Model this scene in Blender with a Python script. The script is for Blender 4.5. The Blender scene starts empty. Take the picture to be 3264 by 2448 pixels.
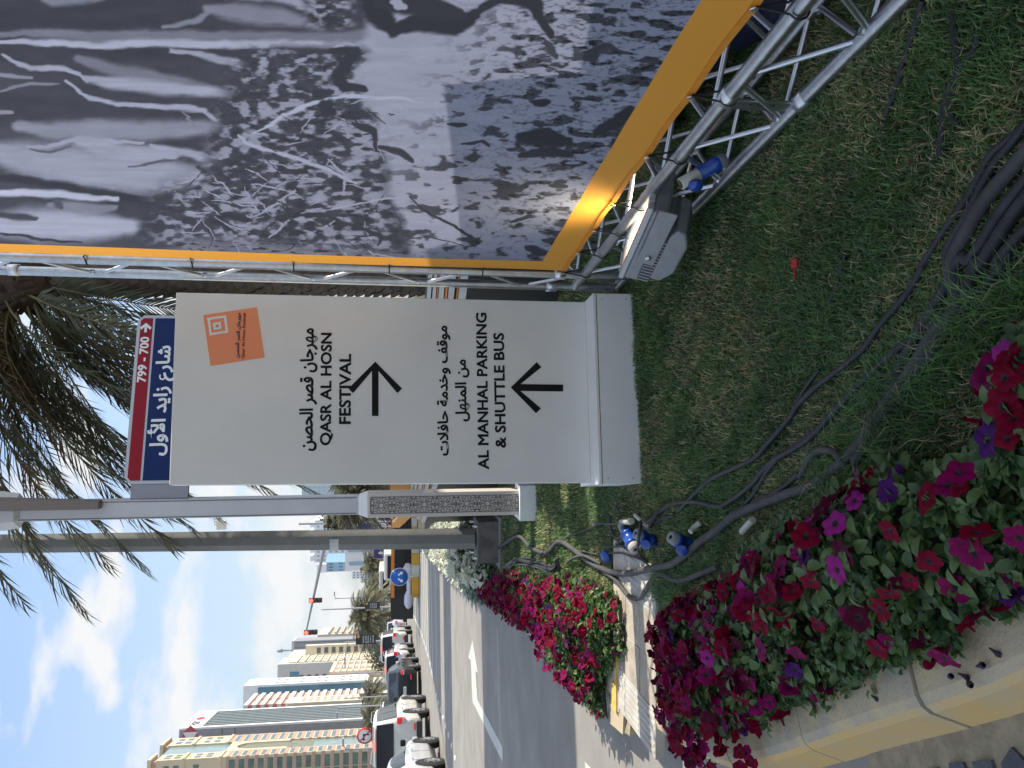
import bpy, math, random
import numpy as np
from mathutils import Vector, Matrix

S = bpy.context.scene
COL = S.collection
rnd = random.Random(7)
rs = np.random.RandomState(11)
R = math.radians

# ---------------------------------------------------------------- camera (portrait shot stored on its side)
TH = R(8.16); CZ = 1.35; F = 2770.0
ct, st = math.cos(TH), math.sin(TH)
cd = bpy.data.cameras.new('camera'); cam = bpy.data.objects.new('camera', cd); COL.objects.link(cam)
cd.sensor_fit = 'HORIZONTAL'; cd.sensor_width = 36; cd.lens = 36 * F / 3264
cd.clip_start = 0.05; cd.clip_end = 6000
Mc = Matrix(((0, 1, 0, 0), (-st, 0, -ct, 0), (-ct, 0, st, CZ), (0, 0, 0, 1)))
cam.matrix_world = Mc
S.camera = cam

# ---------------------------------------------------------------- world, sun, exposure
SUN_AZ, SUN_EL = R(77), R(37)
wd = bpy.data.worlds.new('World'); S.world = wd; wd.use_nodes = True
nt = wd.node_tree; N = nt.nodes; L = nt.links
bg = N['Background']
sky = N.new('ShaderNodeTexSky'); sky.sky_type = 'NISHITA'; sky.sun_disc = False
sky.sun_elevation = SUN_EL; sky.sun_rotation = SUN_AZ; sky.air_density = 1.0; sky.dust_density = 0.9; sky.ozone_density = 1.6
tc = N.new('ShaderNodeTexCoord'); mp = N.new('ShaderNodeMapping'); L.new(tc.outputs['Generated'], mp.inputs[0])
mp.inputs['Scale'].default_value = (1.0, 1.0, 2.2); mp.inputs['Location'].default_value = (3.1, 0.4, 0.15)
nz = N.new('ShaderNodeTexNoise'); nz.inputs['Scale'].default_value = 7.5; nz.inputs['Detail'].default_value = 7; nz.inputs['Roughness'].default_value = 0.52; nz.inputs['Distortion'].default_value = 0.15
L.new(mp.outputs[0], nz.inputs[0])
rp = N.new('ShaderNodeValToRGB'); rp.color_ramp.elements[0].position = 0.485; rp.color_ramp.elements[1].position = 0.62
L.new(nz.outputs['Fac'], rp.inputs[0])
mx = N.new('ShaderNodeMix'); mx.data_type = 'RGBA'; L.new(rp.outputs[0], mx.inputs[0])
hz = N.new('ShaderNodeMix'); hz.data_type = 'RGBA'                       # milky lower sky
sx = N.new('ShaderNodeSeparateXYZ'); L.new(tc.outputs['Generated'], sx.inputs[0])
mr = N.new('ShaderNodeMapRange'); mr.inputs[1].default_value = 0.0; mr.inputs[2].default_value = 0.42; mr.inputs[3].default_value = 0.88; mr.inputs[4].default_value = 0.10
L.new(sx.outputs['Z'], mr.inputs[0]); L.new(mr.outputs[0], hz.inputs[0])
L.new(sky.outputs[0], hz.inputs[6]); hz.inputs[7].default_value = (1.88, 2.06, 2.18, 1)
L.new(hz.outputs[2], mx.inputs[6]); mx.inputs[7].default_value = (3.2, 3.22, 3.26, 1)
L.new(mx.outputs[2], bg.inputs[0]); bg.inputs[1].default_value = 0.104
sun_d = Vector((math.sin(SUN_AZ) * math.cos(SUN_EL), math.cos(SUN_AZ) * math.cos(SUN_EL), math.sin(SUN_EL)))
sl = bpy.data.lights.new('sun', 'SUN'); sl.energy = 2.6; sl.angle = R(0.55); sl.color = (1.0, 0.93, 0.82)
so = bpy.data.objects.new('sun', sl); COL.objects.link(so); so.rotation_euler = sun_d.to_track_quat('Z', 'Y').to_euler(); so.location = (20, 5, 30)
vs = S.view_settings
vs.view_transform = 'Standard'; vs.look = 'None'; vs.gamma = 1; vs.exposure = 1.5
try: vs.use_curve_mapping = False
except Exception: pass
S.cycles.max_bounces = 6; S.cycles.diffuse_bounces = 3; S.cycles.glossy_bounces = 3; S.cycles.transmission_bounces = 4
S.cycles.transparent_max_bounces = 8; S.cycles.sample_clamp_indirect = 4; S.cycles.volume_bounces = 0

# ---------------------------------------------------------------- photograph pixel -> ray (used to measure where things stand)
def ray(x, y):
    u, v = 2448 - y - 1224, x - 1632
    return Vector((u, F * ct - v * st, -(v * ct + F * st)))
def G(x, y, z=0.0):
    d = ray(x, y); k = (z - CZ) / d.z
    return Vector((d.x * k, d.y * k, z))
def AY(x, y, Y):
    d = ray(x, y); k = Y / d.y
    return Vector((d.x * k, Y, CZ + d.z * k))
def onplane(x, y, p, n):
    d = ray(x, y); o = Vector((0, 0, CZ)); k = (Vector(p) - o).dot(n) / d.dot(n)
    return o + d * k
def cr(x0, y0, s, pts): return [(x0 + a / s, y0 + b / s) for a, b in pts]

EU = Vector((-0.184, 0.983, 0)); NU = Vector((0.983, 0.184, 0))    # along the road, across the road
def RD(l, a, z=0.0): return NU * l + EU * a + Vector((0, 0, z))
ZR = -0.12

# ---------------------------------------------------------------- materials
MATS = {}
def M(name, col, rough=0.6, metal=0.0, var=0.0, vs=6.0, bump=0.0, bs=40.0, col2=None, coat=0.0, emit=0.0, det=6, spec=0.5, ramp=(0.35, 0.65)):
    if name in MATS: return MATS[name]
    m = bpy.data.materials.new(name); m.use_nodes = True; MATS[name] = m
    t = m.node_tree; b = t.nodes['Principled BSDF']
    b.inputs['Base Color'].default_value = (*col, 1); b.inputs['Roughness'].default_value = rough; b.inputs['Metallic'].default_value = metal
    b.inputs['Specular IOR Level'].default_value = spec
    if coat: b.inputs['Coat Weight'].default_value = coat
    if emit: b.inputs['Emission Color'].default_value = (*col, 1); b.inputs['Emission Strength'].default_value = emit
    if var or col2 or bump:
        g = t.nodes.new('ShaderNodeNewGeometry')
    if var or col2:
        n = t.nodes.new('ShaderNodeTexNoise'); n.inputs['Scale'].default_value = vs; n.inputs['Detail'].default_value = det; n.inputs['Roughness'].default_value = 0.62
        t.links.new(g.outputs['Position'], n.inputs['Vector'])
        c = t.nodes.new('ShaderNodeValToRGB'); c.color_ramp.elements[0].position, c.color_ramp.elements[1].position = ramp
        a2 = col2 if col2 else tuple(x * (1 + var) for x in col); a1 = col if col2 else tuple(x * (1 - var) for x in col)
        c.color_ramp.elements[0].color = (*a1, 1); c.color_ramp.elements[1].color = (*[min(1, q) for q in a2], 1)
        t.links.new(n.outputs['Fac'], c.inputs[0]); t.links.new(c.outputs[0], b.inputs['Base Color'])
    if bump:
        n2 = t.nodes.new('ShaderNodeTexNoise'); n2.inputs['Scale'].default_value = bs; n2.inputs['Detail'].default_value = 5
        t.links.new(g.outputs['Position'], n2.inputs['Vector'])
        bp = t.nodes.new('ShaderNodeBump'); bp.inputs['Strength'].default_value = bump; bp.inputs['Distance'].default_value = 0.01
        t.links.new(n2.outputs['Fac'], bp.inputs['Height']); t.links.new(bp.outputs[0], b.inputs['Normal'])
    return m
def leafmat(name, col, tr=0.35, rough=0.5, var=0.35, vs=9.0):
    m = M(name, col, rough, var=var, vs=vs)
    t = m.node_tree; b = t.nodes['Principled BSDF']; out = t.nodes['Material Output']
    tl = t.nodes.new('ShaderNodeBsdfTranslucent'); ms = t.nodes.new('ShaderNodeMixShader'); ms.inputs[0].default_value = tr
    src = b.inputs['Base Color'].links[0].from_socket if b.inputs['Base Color'].links else None
    if src: t.links.new(src, tl.inputs['Color'])
    else: tl.inputs['Color'].default_value = (*col, 1)
    t.links.new(b.outputs[0], ms.inputs[1]); t.links.new(tl.outputs[0], ms.inputs[2]); t.links.new(ms.outputs[0], out.inputs[0])
    return m

# ---------------------------------------------------------------- object helpers
W = {}
def place(o, parent=None, Mw=Matrix()):
    COL.objects.link(o) if o.name not in COL.objects else None
    if parent is not None:
        o.parent = parent; o.matrix_basis = W[parent.name].inverted() @ Mw
    else: o.matrix_basis = Mw
    W[o.name] = Mw.copy()
    return o
def thing(name, label, cat, loc, group=None, rot=0.0, kind=None):
    o = bpy.data.objects.new(name, None); o.empty_display_size = 0.2
    place(o, None, Matrix.Translation(Vector(loc)) @ Matrix.Rotation(rot, 4, 'Z'))
    return tag(o, label, cat, group, kind)
def tag(o, label=None, cat=None, group=None, kind=None):
    if label: o['label'] = label
    if cat: o['category'] = cat
    if group: o['group'] = group
    if kind: o['kind'] = kind
    return o
def copy_tree(o, Mw):
    c = o.copy(); COL.objects.link(c); c.matrix_basis = Mw; W[c.name] = Mw.copy()
    def rec(src, dst):
        for ch in [q for q in src.children]:
            d = ch.copy(); COL.objects.link(d); d.parent = dst; d.matrix_parent_inverse = Matrix(); d.matrix_basis = ch.matrix_basis.copy()
            W[d.name] = W[dst.name] @ ch.matrix_basis
            rec(ch, d)
    rec(o, c)
    return c
def basis(d, up=Vector((0, 0, 1))):
    d = Vector(d).normalized()
    if abs(d.dot(up)) > 0.98: up = Vector((0, 1, 0))
    x = d.cross(up).normalized(); y = x.cross(d).normalized()
    return x, y, d
class MB:
    def __init__(s): s.v = []; s.f = []; s.m = []; s.s = []
    def add(s, vs_, fs, mi=0, sm=False):
        o = len(s.v); s.v += [tuple(p) for p in vs_]
        for q in fs: s.f.append(tuple(i + o for i in q)); s.m.append(mi); s.s.append(sm)
        return s
    def hexa(s, p, mi=0):
        return s.add(p, [(0, 3, 2, 1), (4, 5, 6, 7), (0, 1, 5, 4), (1, 2, 6, 5), (2, 3, 7, 6), (3, 0, 4, 7)], mi)
    def box(s, c, d, mi=0, Rm=None):
        c = Vector(c); p = []
        for z in (-1, 1):
            for x, y in ((-1, -1), (1, -1), (1, 1), (-1, 1)):
                q = Vector((x * d[0] / 2, y * d[1] / 2, z * d[2] / 2))
                if Rm is not None: q = Rm @ q
                p.append(c + q)
        return s.hexa(p, mi)
    def beam(s, a, b, w, h, mi=0, up=Vector((0, 0, 1))):
        a = Vector(a); b = Vector(b); x, y, d = basis(b - a, up)
        p = [a + x * i * w / 2 + y * j * h / 2 for i, j in ((-1, -1), (1, -1), (1, 1), (-1, 1))] + [b + x * i * w / 2 + y * j * h / 2 for i, j in ((-1, -1), (1, -1), (1, 1), (-1, 1))]
        return s.hexa(p, mi)
    def tube(s, pts, r, n=8, mi=0, caps=True, sq=1.0):
        pts = [Vector(p) for p in pts]; m = len(pts); rr = r if isinstance(r, (list, tuple)) else [r] * m
        vs_ = []; x = y = None
        for i in range(m):
            d = (pts[min(i + 1, m - 1)] - pts[max(i - 1, 0)])
            if d.length < 1e-9: d = Vector((0, 0, 1))
            d.normalize()
            if x is None: x, y, _ = basis(d)
            else:
                x = (x - d * x.dot(d)).normalized(); y = d.cross(x).normalized() * -1 if False else x.cross(d).normalized()
            for k in range(n):
                a = 2 * math.pi * k / n
                vs_.append(pts[i] + x * math.cos(a) * rr[i] + y * math.sin(a) * rr[i] * sq)
        fs = [(i * n + k, i * n + (k + 1) % n, (i + 1) * n + (k + 1) % n, (i + 1) * n + k) for i in range(m - 1) for k in range(n)]
        s.add(vs_, fs, mi, True)
        if caps: s.add(vs_[:n], [tuple(range(n))], mi); s.add(vs_[-n:], [tuple(range(n - 1, -1, -1))], mi)
        return s
    def lathe(s, o, axis, prof, n=20, mi=0, sm=True):
        o = Vector(o); x, y, d = basis(axis); vs_ = []
        for h, r in prof:
            for k in range(n):
                a = 2 * math.pi * k / n; vs_.append(o + d * h + (x * math.cos(a) + y * math.sin(a)) * r)
        fs = [(i * n + k, i * n + (k + 1) % n, (i + 1) * n + (k + 1) % n, (i + 1) * n + k) for i in range(len(prof) - 1) for k in range(n)]
        return s.add(vs_, fs, mi, sm)
    def prism(s, poly, vec, mi=0):
        poly = [Vector(p) for p in poly]; vec = Vector(vec); n = len(poly)
        s.add(poly + [p + vec for p in poly], [tuple(range(n - 1, -1, -1)), tuple(range(n, 2 * n))] + [(i, (i + 1) % n, n + (i + 1) % n, n + i) for i in range(n)], mi)
        return s
    def mesh(s, name, mats):
        me = bpy.data.meshes.new(name); me.from_pydata(s.v, [], s.f)
        for m in (mats if isinstance(mats, (list, tuple)) else [mats]): me.materials.append(m)
        me.polygons.foreach_set('material_index', s.m); me.polygons.foreach_set('use_smooth', s.s); me.update()
        return me
    def build(s, name, mats, parent=None, bevel=0.0, Mw=None):
        if Mw is None:
            a = np.array(s.v); c = (a.min(0) + a.max(0)) / 2
            if parent is None: c[2] = a[:, 2].min()
            s.v = [tuple(q) for q in (a - c)]; Mw = Matrix.Translation(Vector(c))
        o = bpy.data.objects.new(name, s.mesh(name, mats)); place(o, parent, Mw)
        if bevel:
            b = o.modifiers.new('edge', 'BEVEL'); b.width = bevel; b.segments = 2; b.limit_method = 'ANGLE'
        return o
def put(name, me, parent, Mw): return place(bpy.data.objects.new(name, me), parent, Mw)
def npmesh(name, verts, faces, mats, midx=None, smooth=False):
    """faces: (n,k) int array with constant k, or list of such"""
    if not isinstance(faces, list): faces = [faces]
    me = bpy.data.meshes.new(name); me.vertices.add(len(verts)); me.vertices.foreach_set('co', np.asarray(verts, np.float32).ravel())
    loops = np.concatenate([f.ravel() for f in faces]); tot = np.concatenate([np.full(len(f), f.shape[1]) for f in faces])
    st_ = np.concatenate([[0], np.cumsum(tot)[:-1]])
    me.loops.add(len(loops)); me.loops.foreach_set('vertex_index', loops.astype(np.int32))
    me.polygons.add(len(tot)); me.polygons.foreach_set('loop_start', st_.astype(np.int32)); me.polygons.foreach_set('loop_total', tot.astype(np.int32))
    for m in (mats if isinstance(mats, (list, tuple)) else [mats]): me.materials.append(m)
    if midx is not None: me.polygons.foreach_set('material_index', np.asarray(midx, np.int32))
    if smooth: me.polygons.foreach_set('use_smooth', np.ones(len(tot), bool))
    me.update(calc_edges=True); me.validate()
    return me
def scatter(tv, tf, pos, mats3):
    tv = np.asarray(tv, float); tf = np.asarray(tf); n = len(pos)
    v = np.einsum('nij,kj->nki', mats3, tv) + pos[:, None, :]
    f = tf[None] + (np.arange(n) * len(tv))[:, None, None]
    return v.reshape(-1, 3), f.reshape(-1, tf.shape[1])
def rotm(yaw, pitch, roll, sc):
    cy, sy, cp, sp, cq, sq = np.cos(yaw), np.sin(yaw), np.cos(pitch), np.sin(pitch), np.cos(roll), np.sin(roll)
    z = np.zeros_like(yaw); o = np.ones_like(yaw)
    Rz = np.array([[cy, -sy, z], [sy, cy, z], [z, z, o]]); Ry = np.array([[cp, z, sp], [z, o, z], [-sp, z, cp]]); Rx = np.array([[o, z, z], [z, cq, -sq], [z, sq, cq]])
    return np.einsum('ijn,jkn,kln->nil', Rz, Ry, Rx) * np.asarray(sc)[:, None, None]
def inpoly(P, poly):
    x, y = P[:, 0], P[:, 1]; c = np.zeros(len(P), bool); n = len(poly)
    for i in range(n):
        x1, y1 = poly[i][0], poly[i][1]; x2, y2 = poly[(i + 1) % n][0], poly[(i + 1) % n][1]
        if y1 == y2: continue
        t = ((y1 > y) != (y2 > y)) & (x < (x2 - x1) * (y - y1) / (y2 - y1) + x1); c ^= t
    return c
def segdist(P, a, b):
    a = np.array(a[:2], float); b = np.array(b[:2], float); d = b - a
    t = np.clip(((P - a) @ d) / max(d @ d, 1e-12), 0, 1)
    return np.linalg.norm(P - (a + t[:, None] * d), axis=1)
def polydist(P, poly, closed=True):
    n = len(poly); r = np.full(len(P), 1e9)
    for i in range(n if closed else n - 1): r = np.minimum(r, segdist(P, poly[i], poly[(i + 1) % n]))
    return r
def smooth_path(pts, n=6):
    pts = [Vector(p) for p in pts]; out = []
    for i in range(len(pts) - 1):
        p0 = pts[max(i - 1, 0)]; p1 = pts[i]; p2 = pts[i + 1]; p3 = pts[min(i + 2, len(pts) - 1)]
        for k in range(n):
            t = k / n; out.append(0.5 * ((2 * p1) + (p2 - p0) * t + (2 * p0 - 5 * p1 + 4 * p2 - p3) * t * t + (3 * p1 - p0 - 3 * p2 + p3) * t ** 3))
    out.append(pts[-1]); return out

# ---------------------------------------------------------------- lettering
AR = {'ا': (0xFE8D, 0), 'أ': (0xFE83, 0), 'ت': (0xFE95, 1), 'ة': (0xFE93, 0), 'ج': (0xFE9D, 1), 'ح': (0xFEA1, 1), 'خ': (0xFEA5, 1), 'د': (0xFEA9, 0), 'ر': (0xFEAD, 0), 'ز': (0xFEAF, 0),
      'ش': (0xFEB5, 1), 'ص': (0xFEB9, 1), 'ع': (0xFEC9, 1), 'ف': (0xFED1, 1), 'ق': (0xFED5, 1), 'ل': (0xFEDD, 1), 'م': (0xFEE1, 1), 'ن': (0xFEE5, 1), 'ه': (0xFEE9, 1), 'و': (0xFEED, 0), 'ي': (0xFEF1, 1), '\uE000': (0xFEFB, 0), '\uE001': (0xFEF7, 0)}
def arabic(s):
    s = s.replace('لا', '\uE000').replace('لأ', '\uE001'); o = []
    for i, c in enumerate(s):
        if c not in AR: o.append(c); continue
        pv = i > 0 and s[i - 1] in AR and AR[s[i - 1]][1]; nx = AR[c][1] and i + 1 < len(s) and s[i + 1] in AR
        o.append(chr(AR[c][0] + (3 if pv and nx else 1 if pv else 2 if nx else 0)))
    return ''.join(reversed(o))
def text(body, mat, parent, o, ux, uz, w, h, name='lettering', off=0.0, ar=False, thick=0.0015, sp=1.0):
    """lettering filling the w x h box whose lower left corner is o; ux, uz unit vectors of the plane"""
    c = bpy.data.curves.new(name, 'FONT'); c.body = arabic(body) if ar else body; c.size = 1; c.resolution_u = 3; c.space_character = sp
    if ar: c.bevel_depth = 0.03; c.bevel_resolution = 0
    else: c.bevel_depth = off * 2.2; c.bevel_resolution = 0
    to = bpy.data.objects.new(name, c); COL.objects.link(to)
    dg = bpy.context.evaluated_depsgraph_get(); me = bpy.data.meshes.new_from_object(to.evaluated_get(dg))
    bpy.data.objects.remove(to); n = len(me.vertices); a = np.empty(n * 3, np.float32); me.vertices.foreach_get('co', a); a = a.reshape(-1, 3)
    mn, mxx = a.min(0), a.max(0); a = (a - mn) / np.maximum(mxx - mn, 1e-6); a[:, 0] -= 0.5; a[:, 1] -= 0.5
    a = a * np.array([w, h, thick], np.float32); me.vertices.foreach_set('co', a.ravel()); me.materials.clear(); me.materials.append(mat)
    me.polygons.foreach_set('use_smooth', np.zeros(len(me.polygons), bool)); me.name = name; me.update()
    ux = Vector(ux).normalized(); uz = Vector(uz).normalized(); nn = ux.cross(uz)
    Mw = Matrix.Translation(Vector(o) + ux * w / 2 + uz * h / 2) @ Matrix((ux, uz, nn)).transposed().to_4x4()
    return put(name, me, parent, Mw)

# ================================================================= THE SETTING
m_asph = M('asphalt', (0.225, 0.208, 0.178), 0.85, col2=(0.295, 0.275, 0.24), vs=1.3, bump=0.25, bs=260, det=9)
m_sand = M('sand', (0.30, 0.26, 0.20), 0.9, var=0.15, vs=0.3)
m_soil = M('soil', (0.045, 0.035, 0.024), 0.95, col2=(0.085, 0.066, 0.045), vs=14, bump=0.8, bs=90)
m_turf = M('turf_base', (0.035, 0.042, 0.018), 0.95, col2=(0.10, 0.082, 0.048), vs=3.0, bump=0.6, bs=120)
m_line = M('road_paint', (0.52, 0.52, 0.47), 0.7, var=0.10, vs=5)
m_yel = M('yellow_kerb_paint', (0.62, 0.40, 0.14), 0.8, col2=(0.50, 0.40, 0.24), vs=3.6, bump=0.3, bs=70, det=10, ramp=(0.40, 0.66))
m_conc = M('kerb_concrete', (0.40, 0.35, 0.27), 0.85, col2=(0.58, 0.45, 0.25), vs=6, bump=0.35, bs=90, det=10)
m_conw = M('pale_concrete', (0.40, 0.35, 0.28), 0.85, col2=(0.50, 0.45, 0.37), vs=7, bump=0.35, bs=60, det=9)
m_path = M('path_concrete', (0.33, 0.275, 0.205), 0.85, col2=(0.48, 0.42, 0.33), vs=9, bump=0.4, bs=60, det=10)
m_dark = M('dark_paver', (0.055, 0.062, 0.072), 0.8, col2=(0.095, 0.10, 0.11), vs=9, bump=0.5, bs=150)
m_grout = M('grout', (0.30, 0.25, 0.16), 0.9, var=0.2, vs=20, bump=0.4, bs=80)

b = MB(); b.add([(-4000, -600, ZR - 0.02), (4000, -600, ZR - 0.02), (4000, 5200, ZR - 0.02), (-4000, 5200, ZR - 0.02)], [(0, 1, 2, 3)])
tag(b.build('ground', m_sand), kind='structure')
b = MB(); b.add([RD(-33, -40, ZR), RD(34, -40, ZR), RD(34, 900, ZR), RD(-33, 900, ZR)], [(0, 1, 2, 3)])
road = tag(b.build('road', m_asph), kind='structure')
b = MB(); b.add([RD(-37, -40, ZR + .1), RD(-33, -40, ZR + .1), RD(-33, 900, ZR + .1), RD(-37, 900, ZR + .1)], [(0, 1, 2, 3)])
b.add([RD(-33, -40, ZR + .1), RD(-33, -40, ZR), RD(-33, 900, ZR), RD(-33, 900, ZR + .1)], [(0, 1, 2, 3)])
tag(b.build('far_pavement', M('far_paving', (0.42, 0.36, 0.29), 0.85, var=0.1, vs=1)), kind='structure')

# kerb line (outer top edge of the island), from far to near
KP = [(-5.95, 30), (-5.1, 24.8), (-3.22, 13), (-1.95, 5.4), (-1.72, 4.04), (-1.50, 3.25), (-1.0, 2.33), (-.63, 1.69), (-.22, 1.15), (.35, .66), (1.3, .2), (3, -.1)]
kp = []
for i, p in enumerate(smooth_path([(*q, 0) for q in KP[3:]], 10)): kp.append(p)
kfar = [Vector((*q, 0)) for q in KP[:3]]
kall = kfar + kp
def offs(pts, d):
    o = []
    for i, p in enumerate(pts):
        t = (pts[min(i + 1, len(pts) - 1)] - pts[max(i - 1, 0)]).normalized(); o.append(p + Vector((-t.y, t.x, 0)) * d)
    return o
kin = offs(kall, 0.17)
# island ground
isl = [(p.x, p.y) for p in kin] + [(14, -.1), (14, 46), (-7.6, 46)]
isl = [(-8.6, 46)] + [(kin[0].x, kin[0].y)] + isl[1:-1] 
b = MB(); b.add([(x, y, -0.012) for x, y in isl], [tuple(range(len(isl)))])
tag(b.build('lawn_soil', m_turf), kind='structure')
# kerb stones: parts of one kerb
kerb = thing('kerb', None, None, (-1.5, 3.3, ZR), kind='structure')
def arclen(pts):
    s = [0]
    for i in range(1, len(pts)): s.append(s[-1] + (pts[i] - pts[i - 1]).length)
    return s
def at_len(pts, s, L_):
    L_ = max(0, min(L_, s[-1]))
    for i in range(1, len(pts)):
        if s[i] >= L_:
            t = (L_ - s[i - 1]) / max(s[i] - s[i - 1], 1e-9); return pts[i - 1].lerp(pts[i], t)
    return pts[-1]
dense = smooth_path(kall, 12); sl_ = arclen(dense)
PROF = [(0.165, -0.14), (0.165, 0.0), (0.045, 0.004), (0.018, -0.004), (0.0, -0.022), (-0.045, ZR - 0.01)]
Lk = 0.0
def kerbstone(a, z, name='kerb_stone', par=None, seg=5, prof=PROF, mats=None):
    gap = 0.006; pts = [at_len(dense, sl_, a + gap + (z - a - 2 * gap) * i / seg) for i in range(seg + 1)]
    full = [at_len(dense, sl_, a - .02)] + pts + [at_len(dense, sl_, z + .02)]
    vs_ = []; jz = rnd.uniform(-.003, .003)
    for i in range(1, len(full) - 1):
        t = (full[i + 1] - full[i - 1]).normalized(); nn = Vector((-t.y, t.x, 0))
        for d, h in prof: vs_.append(full[i] + nn * d + Vector((0, 0, h + jz)))
    m = len(prof); bb = MB()
    for i in range(seg):
        for k in range(m - 1):
            bb.add([vs_[i * m + k], vs_[i * m + k + 1], vs_[(i + 1) * m + k + 1], vs_[(i + 1) * m + k]], [(0, 1, 2, 3)], 1 if k >= 3 else 0)
    bb.add(vs_[:m], [tuple(range(m))]); bb.add(vs_[-m:], [tuple(range(m - 1, -1, -1))])
    return bb.build(name, mats or [m_conc, m_yel], par)
a = 6.0
while a < sl_[-1] - 1:
    step = 2.4 if a < 18 else 0.72
    p = at_len(dense, sl_, a)
    if p.y < 0.3: break
    kerbstone(a, a + step, par=kerb, mats=[m_conw, m_conw] if p.y > 5.2 else [m_conc, m_yel]); a += step
b = MB()
for i in range(len(dense) - 1):
    if dense[i].y < 0.2: break
    p, q = dense[i], dense[i + 1]; t = (q - p).normalized(); nn = Vector((-t.y, t.x, 0))
    b.add([p + nn * .15 + Vector((0, 0, -.012)), p + nn * .008 + Vector((0, 0, -.03)), q + nn * .008 + Vector((0, 0, -.03)), q + nn * .15 + Vector((0, 0, -.012))], [(0, 1, 2, 3)])
    b.add([p + nn * .004 + Vector((0, 0, -.03)), p - nn * .034 + Vector((0, 0, ZR)), q - nn * .034 + Vector((0, 0, ZR)), q + nn * .004 + Vector((0, 0, -.03))], [(0, 1, 2, 3)])
b.build('joint_mortar', m_grout, kerb)

# stamped dark pavers in the near corner
pv = thing('pavement', None, None, (-1.2, 1.5, ZR), kind='structure')
b = MB(); b.add([(-3.2, 2.42, ZR + .004), (-3.2, -.6, ZR + .004), (3, -.6, ZR + .004), (3, .1, ZR + .004), (.3, .9, ZR + .004), (-.5, 1.75, ZR + .004), (-1.0, 2.5, ZR + .004)], [tuple(range(7))])
b.build('bedding', m_grout, pv)
nb = 0
for i in range(-1, 17):
    for j in range(0, 12):
        cx, cy = -2.2 + i * .112 + (j % 2) * .056, 1.35 + j * .1
        P = np.array([[cx, cy]]); dk = polydist(P, [(p.x, p.y) for p in dense[::4]], False)[0]
        kp_ = min(dense[::4], key=lambda p: (p.x - cx) ** 2 + (p.y - cy) ** 2)
        if cx > kp_.x or dk < .072 or cy > 2.36: continue
        k = rnd.choice([4, 5, 5, 6]); r0 = .052; a0 = rnd.uniform(0, 6)
        poly = [(cx + (1.12 * r0) * math.cos(a0 + 6.283 * t / k) * rnd.uniform(.9, 1.15), cy + .95 * r0 * math.sin(a0 + 6.283 * t / k) * rnd.uniform(.9, 1.12), ZR + .004) for t in range(k)]
        MB().prism(poly, (0, 0, .008 + rnd.uniform(0, .004))).build('paver', m_dark, pv); nb += 1

# ---------------------------------------------------------------- road markings
mk = MB()
z1 = ZR + .004
def flat(bb, pts, z): bb.add([(p.x, p.y, z) for p in pts], [tuple(range(len(pts)))])
arr = [G(x, y, z1) for x, y in cr(1000, 1600, 1.956, [(990, 862), (964, 970), (979, 985), (990, 1245), (1178, 1622), (1180, 1530), (1022, 1236), (1008, 1055), (1024, 1066)])]
bb = MB(); flat(bb, arr, z1); tag(bb.build('road_arrow_marking', m_line), kind='structure')
# white boundary line and hatching
ln = [G(x, y, z1) for x, y in cr(1000, 1600, 1.956, [(600, 660), (668, 810), (715, 970), (742, 1090)])]
bb = MB()
for i in range(len(ln) - 1):
    p, q = ln[i], ln[i + 1]; t = (q - p).normalized(); nn = Vector((-t.y, t.x, 0)) * .09
    flat(bb, [p - nn, q - nn, q + nn, p + nn], z1)
A0 = G(*cr(1000, 1600, 1.956, [(745, 1090)])[0], z1)
for k in range(9):
    p = G(*cr(1000, 1600, 1.956, [(742 - 12 * k, 1085 - 42 * k)])[0], z1); q = p + Vector((7.5 + k * 1.4, 3.2 + k * 1.7, 0)); nn = Vector((-.35, .9, 0)) * .16
    flat(bb, [p - nn, q - nn, q + nn, p + nn], z1)
for x0, y0, x1, y1 in [(545, 630, 600, 640), (556, 560, 570, 600), (520, 690, 540, 720)]:
    p, q = [G(*w_, z1) for w_ in cr(1000, 1600, 1.956, [(x0, y0), (x1, y1)])]; flat(bb, [p - NU * .1, q - NU * .1, q + NU * .1, p + NU * .1], z1)
# lane edge line at the far left
p, q = G(2050, 2380, z1), G(2290, 2440, z1)
p = G(*cr(1750, 2050, 4.168, [(475, 1570)])[0], z1); q = G(*cr(1750, 2050, 4.168, [(548, 1659)])[0], z1)
d_ = -EU * 3.0; flat(bb, [p, p - NU * .12, p - NU * .12 + d_, p + d_], z1)
tag(bb.build('road_marking_lines', m_line), kind='structure')
bb = MB()
dots = cr(1150, 1950, 3.33, [(803, 890), (825, 968), (849, 1042), (876, 1130), (905, 1215), (935, 1310), (967, 1422), (1003, 1560)])
stud_m = M('white_stud', (.62, .62, .58), .4)
st0 = None
for i, (x, y) in enumerate(dots):
    p = G(x, y, ZR); bs_ = MB().lathe(p, (0, 0, 1), [(0, .075), (.012, .07), (.022, .045), (.026, .0)], 12)
    o = bs_.build('road_stud', stud_m); ORD = ['first', 'second', 'third', 'fourth', 'fifth', 'sixth', 'seventh', 'eighth']
    tag(o, f'round white ceramic road stud, {ORD[i]} along the lane edge counting from the black car', 'road stud', 'road studs along the lane edge')

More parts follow.
